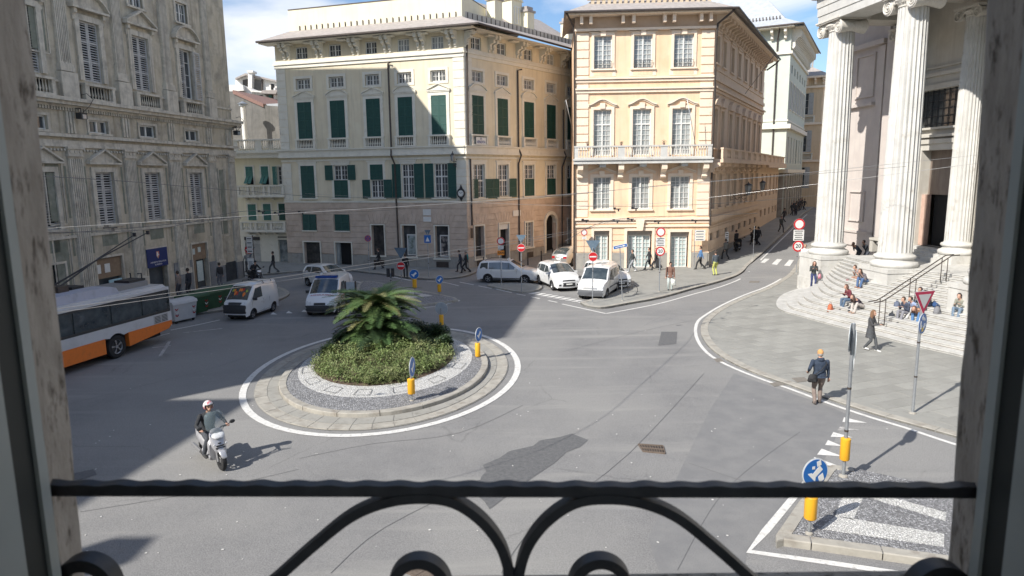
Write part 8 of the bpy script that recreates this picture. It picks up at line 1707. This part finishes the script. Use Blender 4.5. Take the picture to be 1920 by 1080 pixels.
def person(label, loc, yaw, top=(.05, .05, .06), legs=(.04, .05, .09), shoes=(.03, .03, .03), hair=(.05, .035, .025), hairlen=0, pose='stand', lh=None, rh=None, lf=None, rf=None, hip=None, lean=0.0, head=(0, 0), H=1.72, bulk=1.0, hat=None, coat=0.0, hood=False, skirt=None, sleeves=True, fine=.016, group=None, legskin=False, twist=0.0):
    """feet rest on z=0 of the local frame unless lf/rf say otherwise; x right, y forward"""
    k = H/1.72; f = Fig(); hipz = .93*k if hip is None else hip
    pel = V(0, 0, hipz); sp = Matrix.Rotation(-lean, 3, 'X'); tw = Matrix.Rotation(twist, 3, 'Z')
    ch = pel+sp@V(0, 0, .42*k); nk = pel+sp@V(0, .0, .55*k); hd = nk+(sp@V(0, .03, .16))*k*.9+V(head[0]*.03, 0.02+head[1]*.08, -abs(head[1])*.02)
    bx = lambda v: tw@(sp@v)
    if lf is None: lf = V(-.10, .02, 0)
    if rf is None: rf = V(.10, -.02, 0)
    if pose == 'walk' : lf = V(-.08, .34*k, .02); rf = V(.08, -.34*k, .07)
    if pose == 'walk2': lf = V(-.08, -.30*k, .06); rf = V(.08, .30*k, .02)
    if pose.startswith('walk'): pel.z = hipz = .90*k; ch = pel+sp@V(0, 0, .42*k); nk = pel+sp@V(0, 0, .55*k); hd = nk+(sp@V(0, .03, .16))*k*.9+V(0, head[1]*.08, 0)
    tl = .44*k; sl = .43*k; TH = 'L'
    for sx, ft in ((-1, lf), (1, rf)):
        hp = pel+V(sx*.095*k, 0, -.02); an = V(ft[0], ft[1], ft[2]+.085*k); kn, an = ik(hp, an, tl, sl, V(sx*.12, 1, .25)); 
        f.limb([hp, hp.lerp(kn, .5), kn], [.092*k*bulk, .082*k*bulk, .062*k], TH if not legskin else 'L'); f.limb([kn, kn.lerp(an, .35), an], [.064*k, .068*k, .058*k], 'K' if legskin else TH)
        td = V(0, 1, -.08) if True else 0; f.ell_loft([(an+V(0, -.07*k, -.055*k), V(.035*k, 0, 0), V(0, 0, .03*k)), (an+V(0, -.05*k, -.03*k), V(.042*k, 0, 0), V(0, 0, .055*k)), (an+V(0, .05*k, -.045*k), V(.045*k, 0, 0), V(0, 0, .042*k)), (an+V(0, .14*k, -.062*k), V(.048*k, 0, 0), V(0, 0, .026*k)), (an+V(0, .19*k, -.068*k), V(.03*k, 0, 0), V(0, 0, .015*k))], 'S')
    w = bulk; X = V(1, 0, 0); Y = sp@V(0, 1, 0); q = lambda z: pel+bx(V(0, 0, z*k)); XX = tw@X
    f.ell_loft([(q(-.07), X*.13*k, Y*.09*k), (q(.0), X*.165*k*w, Y*.115*k*w)], 'L')
    f.ell_loft([(q(-.02 if not coat else -.02), X*.168*k*w, Y*.12*k*w), (q(.12), XX*.145*k*w, Y*.108*k*w), (q(.28), XX*.165*k*w, Y*.118*k*w), (q(.42), XX*.185*k*w, Y*.112*k*w), (q(.50), XX*.165*k*w, Y*.09*k*w), (q(.55), XX*.075*k, Y*.07*k)], 'T')
    f.limb([nk-V(0, 0, .04), hd-V(0, 0, .06)], [.058*k, .052*k], 'K'); f.ball(hd+V(0, .0, .03), .095*k, (.80, .98, 1.22), 'K'); f.ball(hd+V(0, .075*k, -.045*k), .04*k, (1, .8, .9), 'K')
    f.ball(hd+V(0, .103*k, .005), .018*k, (.75, 1.1, 1.3), 'K')
    for sx in (-1, 1): f.ball(hd+V(sx*.078*k, -.005, .0), .022*k, (.5, .8, 1.2), 'K')
    hands = []
    for sx, hh in ((-1, lh), (1, rh)):
        sh_ = pel+bx(V(sx*.185*k*min(w, 1.15), 0, .47*k))
        if hh is None: hh = pel+V(sx*.26*k, .06*k, -.10*k) if not pose.startswith('walk') else pel+V(sx*.24*k, (.22 if (sx > 0) == (pose == 'walk') else -.16)*k, -.05*k)
        else: hh = V(*hh)
        el, wr = ik(sh_, hh, .285*k, .255*k, V(sx*.5, -.8, -.5)); ta = 'T' if sleeves else 'K'
        f.limb([sh_, sh_.lerp(el, .5), el], [.058*k*w, .050*k*w, .042*k*w], 'T'); f.limb([el, el.lerp(wr, .5), wr], [.042*k*w, .038*k*w, .030*k], ta)
        d = (wr-el).normalized(); sd = d.cross(V(0, 0, 1)); sd = sd.normalized() if sd.length > .1 else V(1, 0, 0); up = sd.cross(d)
        f.ell_loft([(wr, sd*.027*k, up*.018*k), (wr+d*.04*k, sd*.038*k, up*.016*k), (wr+d*.085*k, sd*.036*k, up*.013*k)], 'K')
        for i in range(4): o = sd*(i-1.5)*.019*k; L0 = (.07, .08, .075, .06)[i]*k; a = wr+d*.08*k+o; f.limb([a, a+d*L0*.55-up*.008, a+d*L0*.8-up*L0*.35], [.0095*k, .0085*k, .007*k], 'K')
        a = wr+d*.025*k+sd*.03*k*sx; f.limb([a, a+d*.035*k+sd*.022*sx*k, a+d*.065*k+sd*.016*sx*k-up*.01], [.012*k, .010*k, .008*k], 'K'); hands.append(wr+d*.07)
    if coat:
        z1 = -coat*k; f.ell_loft([(q(.15), X*.155*k*w, Y*.12*k*w), (q(0), X*.185*k*w, Y*.145*k*w), (pel+V(0, -.01, z1), X*.215*k*w, V(0, .185*k*w, 0))], 'T')
    if hood: f.ell_loft([(q(.47), XX*.12*k, Y*.11*k), (q(.54)+V(0, -.04, 0), XX*.115*k, Y*.11*k), (q(.60)+V(0, -.05, 0), XX*.10*k, Y*.09*k)], 'T')
    vs = []; fs = []; smp = []; kd_t = []
    for pv, pf, tg in f.parts:
        b0 = len(vs); vs += pv; fs += [tuple(i+b0 for i in ff) for ff in pf]
        for ff in pf:
            c = sum((pv[i] for i in ff), V(0, 0, 0))/len(ff); smp.append(c); kd_t.append(tg)
        smp += pv; kd_t += [tg]*len(pv)
    me0 = bpy.data.meshes.new('tmp'); me0.from_pydata([tuple(v) for v in vs], [], fs); ob0 = bpy.data.objects.new('tmp', me0); COL.objects.link(ob0)
    md = ob0.modifiers.new('r', 'REMESH'); md.mode = 'VOXEL'; md.voxel_size = fine; md.use_smooth_shade = True
    dg = bpy.context.evaluated_depsgraph_get(); dg.update(); me = bpy.data.meshes.new_from_object(ob0.evaluated_get(dg)); bpy.data.objects.remove(ob0); bpy.data.meshes.remove(me0)
    me.name = 'body'; kd = KDTree(len(smp))
    for i, c in enumerate(smp): kd.insert(c, i)
    kd.balance(); me.materials.clear(); order = 'TLKS'; mm = {'T': cmat(top), 'L': cmat(legs), 'K': SKIN, 'S': cmat(shoes)}
    for o_ in order: me.materials.append(mm[o_])
    n = len(me.vertices); co = np.empty(n*3, 'f'); me.vertices.foreach_get('co', co); co = co.reshape(-1, 3)
    lab = [order.index(kd_t[kd.find(c)[1]]) for c in co.tolist()]
    me.polygons.foreach_set('material_index', [lab[pp.vertices[0]] for pp in me.polygons]); me.update(); me.shade_smooth()
    t = thing('person', label, 'person', loc, yaw, group); b = sub('body', me, t)
    hm = cmat(hair); c = hd+V(0, -.012, .045)
    if hat: m = M(); m.ball(c+V(0, 0, .015), .107*k, 12, 8, (.86, 1.0, 1.0)); z = c.z-.02; m2 = M(); m2.v = []; keep = [f_ for f_ in m.f if sum(m.v[i][2] for i in f_)/4 > z]; m.f = keep; m.mi = [0]*len(keep); m.build('cap', cmat(hat), t, smooth=True, world=False); m = M(); m.ball(c+V(0, -.02, -.03), .098*k, 10, 8, (.84, .9, .9)); m.build('hair', hm, t, smooth=True, world=False)
    else:
        m = M(); m.ball(c, .108*k, 12, 9, (.84, 1.0, 1.08)); fz = [f_ for f_ in m.f if not (sum(m.v[i][1] for i in f_)/4 > c.y+.035 and sum(m.v[i][2] for i in f_)/4 < c.z+.045)]; m.f = fz; m.mi = [0]*len(fz)
        if hairlen: 
            for i in range(9): a = math.pi*(1.0+i/8.0); x, y = math.cos(a)*.075, math.sin(a)*.08; m.tube([c+V(x, y, .02), c+V(x*1.15, y*1.15, -hairlen*.5), c+V(x*1.3, y*1.05-.01, -hairlen)], [.036, .036, .018], 6)
        m.build('hair', hm, t, smooth=True, world=False)
    for sx in (-1, 1): m = M(); m.ball(hd+V(sx*.033*k, .083*k, .022*k), .011*k, 6, 5); m.build('eye', bk, t, world=False)
    m = M(); m.ball(hd+V(0, .098*k, -.045*k), .018*k, 8, 5, (1.2, .5, .35)); m.build('mouth', flat('lips', (.35, .12, .10)), t, world=False)
    return t, hands, pel, hd
def sit(lab, loc, yaw, sd=.0, seat=.10, reach=.50, drop=.32, hug=True, **k):
    """sitting on a step; the local origin is on the seat step, the feet on a step below"""
    k.setdefault('lh', (-.12, reach-.12, seat+.28)); k.setdefault('rh', (.12, reach-.10, seat+.26))
    return person(lab, loc, yaw, pose='sit', hip=seat, lf=V(-.12, reach, -drop), rf=V(.13, reach-.06, -drop), lean=k.pop('lean', R(24)), **k)
def feet(u, v, off=0.0): return tuple(gp(u, v, off))
def bag(name, label, p, rz, col, w=.32, d=.18, h=.36, cat='bag', strap=True):
    t = thing(name, label, cat, tuple(p), rz); m = M(); m.hexa([(-w/2, -d/2, 0), (w/2, -d/2, 0), (w/2, d/2, 0), (-w/2, d/2, 0), (-w*.36, -d*.32, h), (w*.36, -d*.32, h), (w*.36, d*.32, h), (-w*.36, d*.32, h)]); me = m.mesh('sack', cmat(col)); bm = bmesh.new(); bm.from_mesh(me); bmesh.ops.bevel(bm, geom=bm.edges[:]+bm.verts[:], offset=min(w, d)*.22, segments=3, affect='EDGES'); bm.to_mesh(me); bm.free(); me.shade_smooth(); sub('sack', me, t)
    if strap: m = M(); m.tube([(-w*.2, 0, h*.97), (-w*.15, 0, h*1.18), (w*.15, 0, h*1.18), (w*.2, 0, h*.97)], .012, 5); m.build('strap', cmat(tuple(x*.6 for x in col)), t, world=False)
    m = M(); m.box((-w*.28, -d*.56, h*.12), (w*.28, -d*.40, h*.5)); m.build('pocket', cmat(tuple(x*.8 for x in col)), t, world=False); return t
def sdist(x, y):
    P = Vector((x, y)); b = 1e9; s = 1
    for i in range(len(sfp)-1):
        A_, B_ = sfp[i], sfp[i+1]; d = B_-A_; t = max(0, min(1, (P-A_).dot(d)/d.length_squared)); q = A_+d*t; l = (P-q).length
        if l < b: b = l; s = 1 if d.x*(P.y-A_.y)-d.y*(P.x-A_.x) > 0 else -1
    return b*s
def stz(x, y):
    d = sdist(x, y); k = max([i for i in range(15) if off_k[i] <= d] or [-1]); return stepZ(k) if k >= 0 else .05
def onstep(u, v):
    for k in range(14, -1, -1):
        p = gz(u, v, stepZ(k))
        if sdist(p.x, p.y) >= off_k[k]-.02: return Vector((p.x, p.y, stepZ(k)))
    return gp(u, v, .05)
OR_ = R(0)
# the man in the orange cap, seen from behind
t, hn, pl_, hd_ = person('man in orange cap, navy padded jacket and brown trousers walking away', feet(1533, 758), R(-8), top=(.022, .035, .06), legs=(.19, .15, .13), shoes=(.06, .05, .045), hair=(.3, .28, .26), hat=(.52, .27, .10), H=1.78, bulk=1.22, lf=V(-.09, .0, .0), rf=V(.10, .16, .0), lh=(-.33, .05, 1.10), rh=(.31, .06, .84), hood=True, coat=.02, fine=.011)
p0 = Vector(feet(1533, 758)); c_ = Matrix.Rotation(R(-8), 3, 'Z'); q = p0+c_@V(-.25, -.17, .80); t = bag('shoulder_bag', 'black shoulder bag hanging on the back of the man in the orange cap', q, R(-8), (.018, .018, .02), .32, .14, .26, strap=False); m = M(); m.tube([p0+c_@V(-.2, -.20, 1.04), p0+c_@V(-.02, -.235, 1.22), p0+c_@V(.16, -.17, 1.42), p0+c_@V(.13, .0, 1.5)], .016, 5); m.build('strap', cmat((.018, .018, .02)), t)
# the woman with long hair and phone
t, hn, _, _ = person('woman with long brown hair and open grey coat walking while looking at her phone', feet(1630, 657, .05), R(-142), top=(.055, .055, .058), legs=(.06, .065, .07), shoes=(.6, .6, .58), hair=(.16, .085, .045), hairlen=.42, H=1.7, coat=.36, pose='stand', lf=V(-.08, .26, .0), rf=V(.09, -.16, .05), lh=(-.08, .36, 1.16), rh=(.06, .36, 1.18), head=(0, .25), fine=.012)
p0 = Vector(feet(1630, 657, .05)); c_ = Matrix.Rotation(R(-142), 3, 'Z'); m = M(); m.cbox(tuple(p0+c_@V(.0, .46, 1.20)), (.04, .075, .008), R(-142)); tag(m.build('phone', bk), 'dark phone held by the long-haired woman in the grey coat', 'phone')
# on and beside the steps
person('young woman in dark jacket and beige scarf leaning by the first column, head down', tuple(onstep(1524, 541)), R(168), top=(.035, .04, .04), legs=(.03, .04, .11), shoes=(.16, .17, .2), hair=(.12, .06, .04), hairlen=.2, H=1.66, lh=(-.1, .26, 1.22), rh=(.12, .24, 1.25), head=(0, .5), hood=True)
q = onstep(1524, 541); bag('pink_bag', 'pink and white patterned bag at the hip of the young woman by the first column', (q.x+.33, q.y-.1, q.z+.62), R(20), (.6, .25, .3), .24, .12, .28)
ST = 'students sitting on the church steps'
def st(lab, u, v, z, yaw, **k):
    p = onstep(u, v+k.pop('dv', 14)); f = V(-math.sin(R(yaw)), math.cos(R(yaw)), 0); rc = .52; o = p-f*rc; sz = max(stz(o.x, o.y), p.z+.16)+k.pop('dz', 0); return sit(lab, (o.x, o.y, sz), R(yaw), reach=rc, drop=sz-p.z, seat=.12, **k), p
def bagon(name, lab, u, v, rz, *a, **k): p = onstep(u, v); return bag(name, lab, p, rz, *a, **k)
fy = 105
st('student in burgundy jumper and jeans sitting on the steps beside an orange bag', 1577, 566, .66, 96, dz=.10, top=(.12, .02, .03), legs=(.07, .11, .17), hair=(.10, .05, .035), hairlen=.14, group=ST)
st('student with dark top and pale trousers bent forward beside the burgundy jumper', 1598, 573, .66, 105, dz=.10, top=(.035, .025, .04), legs=(.42, .38, .35), shoes=(.3, .2, .15), hair=(.08, .05, .04), hairlen=.3, lean=R(48), head=(0, .4), group=ST)
bagon('orange_bag', 'orange canvas rucksack at the feet of the student in burgundy', 1556, 586, .4, (.38, .11, .05), .32, .24, .46)
bagon('dark_bag', 'black and white bag lying by the bent student', 1594, 584, 1.2, (.05, .05, .055), .5, .3, .26)
st('student in black coat resting his head on his hand between the first two columns', 1611, 487, 2.24, 98, dz=.42, top=(.018, .022, .03), legs=(.05, .055, .07), hair=(.03, .02, .015), lh=(-.02, .40, .50), rh=(.1, .3, .75), group=ST)
st('figure in dark jeans sitting close to the left of the student in black', 1597, 486, 2.24, 100, dz=.42, top=(.05, .065, .09), legs=(.04, .045, .05), hair=(.05, .03, .02), lean=R(45), group=ST)
st('student in grey check shirt with bare forearms beside the second pedestal', 1598, 524, 1.6, 100, dz=.10, top=(.22, .21, .22), legs=(.30, .17, .12), hair=(.06, .035, .025), sleeves=False, lean=R(35), group=ST)
st('student in blue jeans crouched next to the second pedestal', 1609, 526, 1.55, 110, dz=.10, top=(.12, .11, .12), legs=(.06, .11, .22), shoes=(.3, .16, .1), hair=(.05, .03, .02), hairlen=.15, lean=R(38), group=ST)
bagon('red_bag', 'crimson rucksack on the step below the crouched students', 1588, 536, .3, (.35, .02, .06), .36, .3, .34)
st('student in blue and pink top with pale trousers left of the yield sign', 1697, 583, .9, 98, top=(.22, .28, .42), legs=(.5, .49, .47), shoes=(.4, .4, .4), hair=(.04, .025, .02), sleeves=False, group=ST)
st('student in a red plaid shirt sitting highest behind the yield sign', 1716, 571, 1.1, 108, top=(.36, .03, .05), legs=(.09, .12, .17), hair=(.05, .03, .025), hairlen=.25, group=ST)
st('student lying forward in jeans with a tan bag, below the yield sign', 1714, 594, .62, 120, top=(.30, .17, .10), legs=(.07, .16, .32), shoes=(.35, .28, .22), hair=(.12, .06, .04), hairlen=.25, lean=R(62), group=ST)
bagon('dark_rucksack', 'black rucksack tipped over beside the foot of the handrail', 1672, 598, .8, (.03, .035, .045), .4, .3, .34)
bagon('grey_rucksack', 'grey and blue rucksack standing by the student in pale trousers', 1681, 580, .5, (.10, .12, .17), .34, .26, .42)
bagon('grey_backpack', 'grey backpack to the right of the yield sign post', 1756, 594, .2, (.16, .16, .17), .36, .28, .5); bagon('blue_duffel', 'blue duffel bag lying on the upper step against the third pedestal', 1752, 575, 1.3, (.02, .06, .16), .6, .3, .24)
st('man in olive jacket and jeans sitting at the right end of the steps', 1790, 586, .96, 118, top=(.22, .22, .18), legs=(.13, .18, .24), shoes=(.07, .07, .06), hair=(.03, .02, .018), H=1.76, group=ST)
st('student in a dark hoodie sitting between the rail foot and the pale trousers', 1684, 590, .7, 104, top=(.04, .05, .08), legs=(.20, .2, .22), hair=(.05, .03, .02), group=ST)
st('girl in a black jacket leaning on the student in the red plaid shirt', 1727, 574, 1.1, 112, top=(.02, .02, .025), legs=(.05, .07, .12), hair=(.06, .04, .03), hairlen=.3, lean=R(34), group=ST)
st('figure in dark top at the very right end of the steps by the jamb', 1818, 582,  .96, 112, top=(.03, .03, .035), legs=(.06, .08, .12), hair=(.03, .02, .018), group=ST)
person('person in white shirt crouching behind the base of the first column', (20.0, 46.3, .95), R(160), top=(.7, .69, .67), legs=(.3, .1, .1), hair=(.3, .2, .12), hip=.9)
# walkers
WK = 'pedestrians'
def wk(lab, u, v, yaw, off=.12, pose='walk', **k): p = gp(u, v, off); return person(lab, tuple(p), R(yaw), pose=pose, fine=k.pop('fine', .02), **k)
wk('man in brown leather jacket and pale jeans carrying a carrier bag on the pavement', 1256, 544, 170, pose='stand', top=(.17, .09, .065), legs=(.45, .50, .48), H=1.78, bulk=1.1, fine=.014, coat=.12)
q = gp(1263, 545, .12); bag('carrier_bag', 'pale carrier bag held by the man in the brown leather jacket', (q.x+.0, q.y, .45), .1, (.55, .56, .52), .3, .14, .4)
wk('pedestrian with rucksack in dark coat and grey trousers walking left of the first shop door', 1186, 510, 100, top=(.03, .035, .035), legs=(.25, .26, .27), shoes=(.6, .6, .6))
wk('pedestrian in black striding past the wide shop door', 1217, 505, 95, top=(.02, .022, .025), legs=(.03, .035, .04))
wk('second pedestrian in black just ahead of the striding one', 1230, 507, 95, pose='walk2', top=(.022, .022, .024), legs=(.03, .03, .035))
wk('pedestrian in bright blue jacket striding past the corner of the apricot building', 1313, 505, 85, top=(.07, .16, .32), legs=(.02, .022, .025), H=1.8)
wk('pedestrian in dark jacket and yellow-green trousers seen from behind at the kerb', 1341, 516, 20, pose='stand', top=(.06, .075, .09), legs=(.42, .44, .12), H=1.75, bulk=1.15)
wk('small figure in grey walking away up the shaded pavement', 1360, 487, 20, top=(.12, .12, .11), legs=(.03, .03, .03))
wk('dark figure standing by the grating of the shaded wall', 1380, 468, 40, pose='stand', top=(.02, .02, .022), legs=(.02, .02, .02), bulk=1.3)
wk('two-piece black suit walker beside the parked cycle up the street', 1421, 460, 30, pose='walk2', top=(.015, .015, .018), legs=(.015, .015, .02), bulk=1.2)
wk('companion in black on the left of the suited walker', 1414, 459, 25, top=(.03, .03, .032), legs=(.02, .02, .02))
wk('lone pedestrian coming down the shaded street', 1464, 436, 190, top=(.06, .065, .06), legs=(.04, .04, .045))
for i, (u, v) in enumerate(((1470, 417), (1484, 404), (1492, 404), (1488, 399), (1497, 396), (1493, 401), (1503, 391), (1500, 394), (1508, 394), (1521, 383))):
    wk('distant pedestrian in dark clothes in the crowd up the street', u, v, rnd.choice((20, 200)), pose=rnd.choice(('walk', 'walk2', 'stand')), top=(.035, .035, .04), legs=(.03, .03, .04), fine=.035, group='distant pedestrians up the street')
wk('walker in black with a turquoise rucksack by the corner shop window', 874, 512, 95, top=(.02, .022, .025), legs=(.02, .02, .022)); wk('walker in navy leaning into a stride by the corner shop window', 865, 510, 95, pose='walk2', top=(.02, .03, .05), legs=(.03, .03, .035), lean=R(12))
q = gp(876, 511, .12); bag('turquoise_rucksack', 'turquoise rucksack on the back of the walker by the corner shop window', (q.x-.0, q.y-.12, 1.15), 0, (.02, .25, .27), .3, .18, .42)
wk('pedestrian in black below the first dark shop window', 711, 505, 100, top=(.02, .02, .022), legs=(.03, .03, .03)); wk('pedestrian in black at the kerb beside the no entry sign', 761, 520, 10, pose='stand', top=(.015, .015, .018), legs=(.02, .02, .02)); wk('pedestrian in black walking in front of the balcony house shop', 514, 512, 95, top=(.02, .02, .022), legs=(.08, .08, .08)); wk('pedestrian in grey next to the roller shutter', 465, 511, 60, pose='walk2', top=(.3, .31, .32), legs=(.07, .07, .08))
wk('man in tan jacket beside the green containers', 338, 560, 80, pose='stand', top=(.22, .17, .14), legs=(.06, .06, .07)); wk('man in dark blue coat beside the green containers', 357, 557, 80, pose='stand', top=(.02, .022, .03), legs=(.03, .03, .035), H=1.82)
wk('person in black jacket at the palazzo corner poster', 415, 540, 60, pose='stand', top=(.02, .02, .022), legs=(.12, .12, .13))
# ---- the scooter and its rider
sv = mat('scooter_silver', (.50, .50, .52), rough=.3, metal=.35, coat=.8, dirt=(.4, .4, .42), dscale=6); scr = mat('tinted_screen', (.25, .32, .35), rough=.05, alpha=.30, spec=.8)
F0 = gp(417, 881); SH_ = R(-47); FW = Vector((math.cos(SH_), math.sin(SH_), 0)); SL = 1.35; org_s = F0-FW*.62
def scooter(name, label, loc, rz, body, cat='scooter', screen=True, lean=0):
    t = thing(name, label, cat, tuple(loc), rz); t.rotation_euler = (lean, 0, rz)
    def w_(x, nm):
        m = M(); pr = [(.14, -.05), (.22, -.06), (.245, -.045), (.255, 0), (.245, .045), (.22, .06), (.14, .05), (.14, -.05)]; n = 22; vs = []
        for q, y in pr:
            for k in range(n): a = 2*math.pi*k/n; vs.append((x+q*math.cos(a), y, .255+q*math.sin(a)))
        m.add(vs, [(i*n+k, i*n+(k+1) % n, (i+1)*n+(k+1) % n, (i+1)*n+k) for i in range(7) for k in range(n)]); o = m.build(nm, tyre, t, smooth=40, world=False); m = M(); m.disc((x, -.03, .255), (0, 1, 0), .05, .06, 12)
        for k in range(5): a = k*1.257; m.tube([(x+.03*math.cos(a), 0, .255+.03*math.sin(a)), (x+.15*math.cos(a), 0, .255+.15*math.sin(a))], .016, 5)
        m.build('rim', rimm, o, world=False)
    w_(.62, 'wheel'); w_(-.68, 'wheel')
    def loft(nm, rings, mt, sm=50):
        n = 14; vs = []
        for x, z, hy, hz, tilt in rings:
            for k in range(n): a = 2*math.pi*k/n; ca, sa = math.cos(a), math.sin(a); c = abs(ca)**.75*(1 if ca > 0 else -1); s = abs(sa)**.75*(1 if sa > 0 else -1); vs.append((x-s*hz*math.sin(tilt), c*hy, z+s*hz*math.cos(tilt)))
        m = M(); m.add(vs, [(i*n+k, i*n+(k+1) % n, (i+1)*n+(k+1) % n, (i+1)*n+k) for i in range(len(rings)-1) for k in range(n)]+[tuple(range(n-1, -1, -1)), tuple(range((len(rings)-1)*n, len(rings)*n))]); return m.build(nm, mt, t, smooth=sm, world=False)
    loft('front_apron', [(.66, .56, .05, .04, .3), (.60, .62, .15, .14, .3), (.50, .74, .20, .20, .3), (.42, .88, .20, .18, .3), (.36, .98, .15, .10, .3)], body); loft('leg_shield', [(.42, .50, .22, .26, .2), (.32, .55, .23, .30, .25), (.27, .58, .21, .28, .3)], body)
    loft('front_mudguard', [(.86, .42, .07, .03, 0), (.74, .53, .085, .03, 0), (.6, .56, .085, .03, 0), (.44, .46, .07, .03, 0)], body); loft('floor_board', [(.34, .28, .2, .07, 0), (.0, .26, .2, .06, 0), (-.25, .34, .2, .10, 0)], body)
    loft('tail_body', [(-.05, .52, .16, .14, 0), (-.25, .58, .21, .17, 0), (-.6, .64, .20, .14, 0), (-.85, .74, .13, .08, 0), (-.98, .80, .05, .04, 0)], body); loft('seat', [(-.02, .72, .10, .05, 0), (-.15, .76, .16, .06, 0), (-.5, .79, .17, .06, 0), (-.82, .88, .12, .04, 0)], blackp)
    loft('headlamp', [(.50, .93, .17, .07, .5), (.56, .90, .13, .05, .5), (.58, .89, .05, .02, .5)], lampc); m = M(); m.box((.585, -.12, .60), (.64, .12, .63)); m.box((.60, -.10, .66), (.645, .10, .685)); m.build('grille', blackp, t, world=False)
    for sy in (-1, 1):
        m = M(); m.tube([(.64, sy*.09, .26), (.50, sy*.08, .62)], .028, 8); m.build('fork', rimm, t, world=False); m = M(); m.tube([(.36, sy*.02, 1.02), (.28, sy*.2, 1.06), (.2, sy*.36, 1.03)], .018, 6); m.tube([(.27, sy*.25, 1.05), (.2, sy*.37, 1.03)], .026, 8); m.build('handlebar', blackp, t, world=False)
        m = M(); m.tube([(.34, sy*.2, 1.04), (.42, sy*.38, 1.16)], .01, 5); m.ball((.43, sy*.42, 1.18), .07, 10, 6, (.35, 1.1, .75)); m.build('mirror', blackp, t, world=False); m = M(); m.ball((.64, sy*.15, .72), .035, 8, 6, (.5, 1, .8)); m.build('indicator', lampc, t, world=False)
    if screen:
        m = M(); n = 8; rows = [(0.42, .98, .14), (.40, 1.1, .25), (.36, 1.28, .27), (.30, 1.45, .24), (.27, 1.54, .13)]; vs = [(x+.07*(1-(j/n*2-1)**2), hw*(j/n*2-1), z) for x, z, hw in rows for j in range(n+1)]; m.add(vs, [(i*(n+1)+j, i*(n+1)+j+1, (i+1)*(n+1)+j+1, (i+1)*(n+1)+j) for i in range(4) for j in range(n)])
        o = m.build('windscreen', scr, t, smooth=True, world=False); so_ = o.modifiers.new('s', 'SOLIDIFY'); so_.thickness = .004
    m = M(); m.box((.545, -.04, .72), (.60, .04, .74)); m.build('badge', bk, t, world=False); m = M(); m.tube([(-.3, -.2, .3), (-.85, -.22, .36)], .05, 8); m.build('exhaust', rimm, t, world=False); return t
scooter('scooter', 'silver scooter with a tall tinted screen turning round the roundabout', org_s, SH_, sv, lean=0)
rt, _, _, rhd = person('scooter rider in a pink and white helmet and dark jacket', tuple(org_s+FW*-.20), SH_-R(90), top=(.02, .022, .026), legs=(.05, .055, .065), shoes=(.03, .03, .03), hair=(.05, .03, .02), H=1.72, pose='sit', hip=.87, lf=V(-.25, .30, .28), rf=V(.25, .30, .28), lh=(-.34, .44, 1.09), rh=(.34, .44, 1.09), lean=R(10), bulk=1.12, fine=.011)
hl_ = mat('pink_helmet', (.62, .22, .24), (.75, .70, .70), scale=7, rough=.3, coat=.5, lo=.42, hi=.5); m = M(); c = rhd+V(0, -.01, .05); m.ball(c, .14, 16, 12, (.92, 1.05, 1.0)); fz = [f_ for f_ in m.f if not (sum(m.v[i][1] for i in f_)/4 > c.y+.05 and sum(m.v[i][2] for i in f_)/4 < c.z+.04) and sum(m.v[i][2] for i in f_)/4 > c.z-.10]; m.f = fz; m.mi = [0]*len(fz); me = m.mesh('helmet', hl_, smooth=True); o = sub('helmet', me, rt); so_ = o.modifiers.new('s', 'SOLIDIFY'); so_.thickness = .02; m = M(); m.tube([c+V(-.11, .08, .04), c+V(-.06, .14, .045), c+V(.06, .14, .045), c+V(.11, .08, .04)], .014, 5); m.build('helmet_rim', blackp, rt, world=False)
q = gp(480, 531); scooter('motorcycle', 'dark motorcycle leaving past the balcony house', q, R(-35), mat('dark_bike', (.03, .03, .035), rough=.4, coat=.5), 'motorcycle', False)
person('motorcyclist in black leather and helmet riding the dark motorcycle', (q.x-.2*math.cos(R(-35)), q.y-.2*math.sin(R(-35)), 0), R(-125), top=(.015, .015, .018), legs=(.02, .02, .02), hat=(.02, .02, .022), H=1.74, pose='sit', hip=.87, lf=V(-.25, .30, .28), rf=V(.25, .30, .28), lh=(-.34, .44, 1.09), rh=(.34, .44, 1.09), lean=R(20), fine=.02, bulk=1.15)
for i, (u, v, az, lb) in enumerate(((1384, 470, 60, 'dark scooter parked against the shaded wall of the apricot building'), (1412, 452, 60, 'dark scooter parked further up by the shaded wall'))): q = gp(u, v, .12); scooter('parked_scooter', lb, q, R(az), MATS['dark_bike'], 'scooter', False)
q = gp(1172, 552, .0); t = thing('bicycle', 'dark bicycle leaning on its stand at the end of the taxi rank', 'bicycle', tuple(q), R(-30))
for x in (-.5, .5): m = M(); m.tube([(x+.33*math.cos(2*math.pi*k/20), 0, .34+.33*math.sin(2*math.pi*k/20)) for k in range(20)], .018, 5, close=True); m.build('wheel', tyre, t, world=False)
m = M(); 
for a, b in (((-.5, 0, .34), (-.15, 0, .30)), ((-.15, 0, .30), (-.28, 0, .82)), ((-.15, 0, .30), (.36, 0, .78)), ((-.26, 0, .75), (.36, 0, .80)), ((.5, 0, .34), (.36, 0, .92)), ((-.5, 0, .34), (-.26, 0, .75)), ((.34, -.25, .98), (.34, .25, .98)), ((-.34, 0, .86), (-.14, 0, .88))): m.tube([a, b], .018, 5)
m.build('frame', K['iron'], t, world=False)
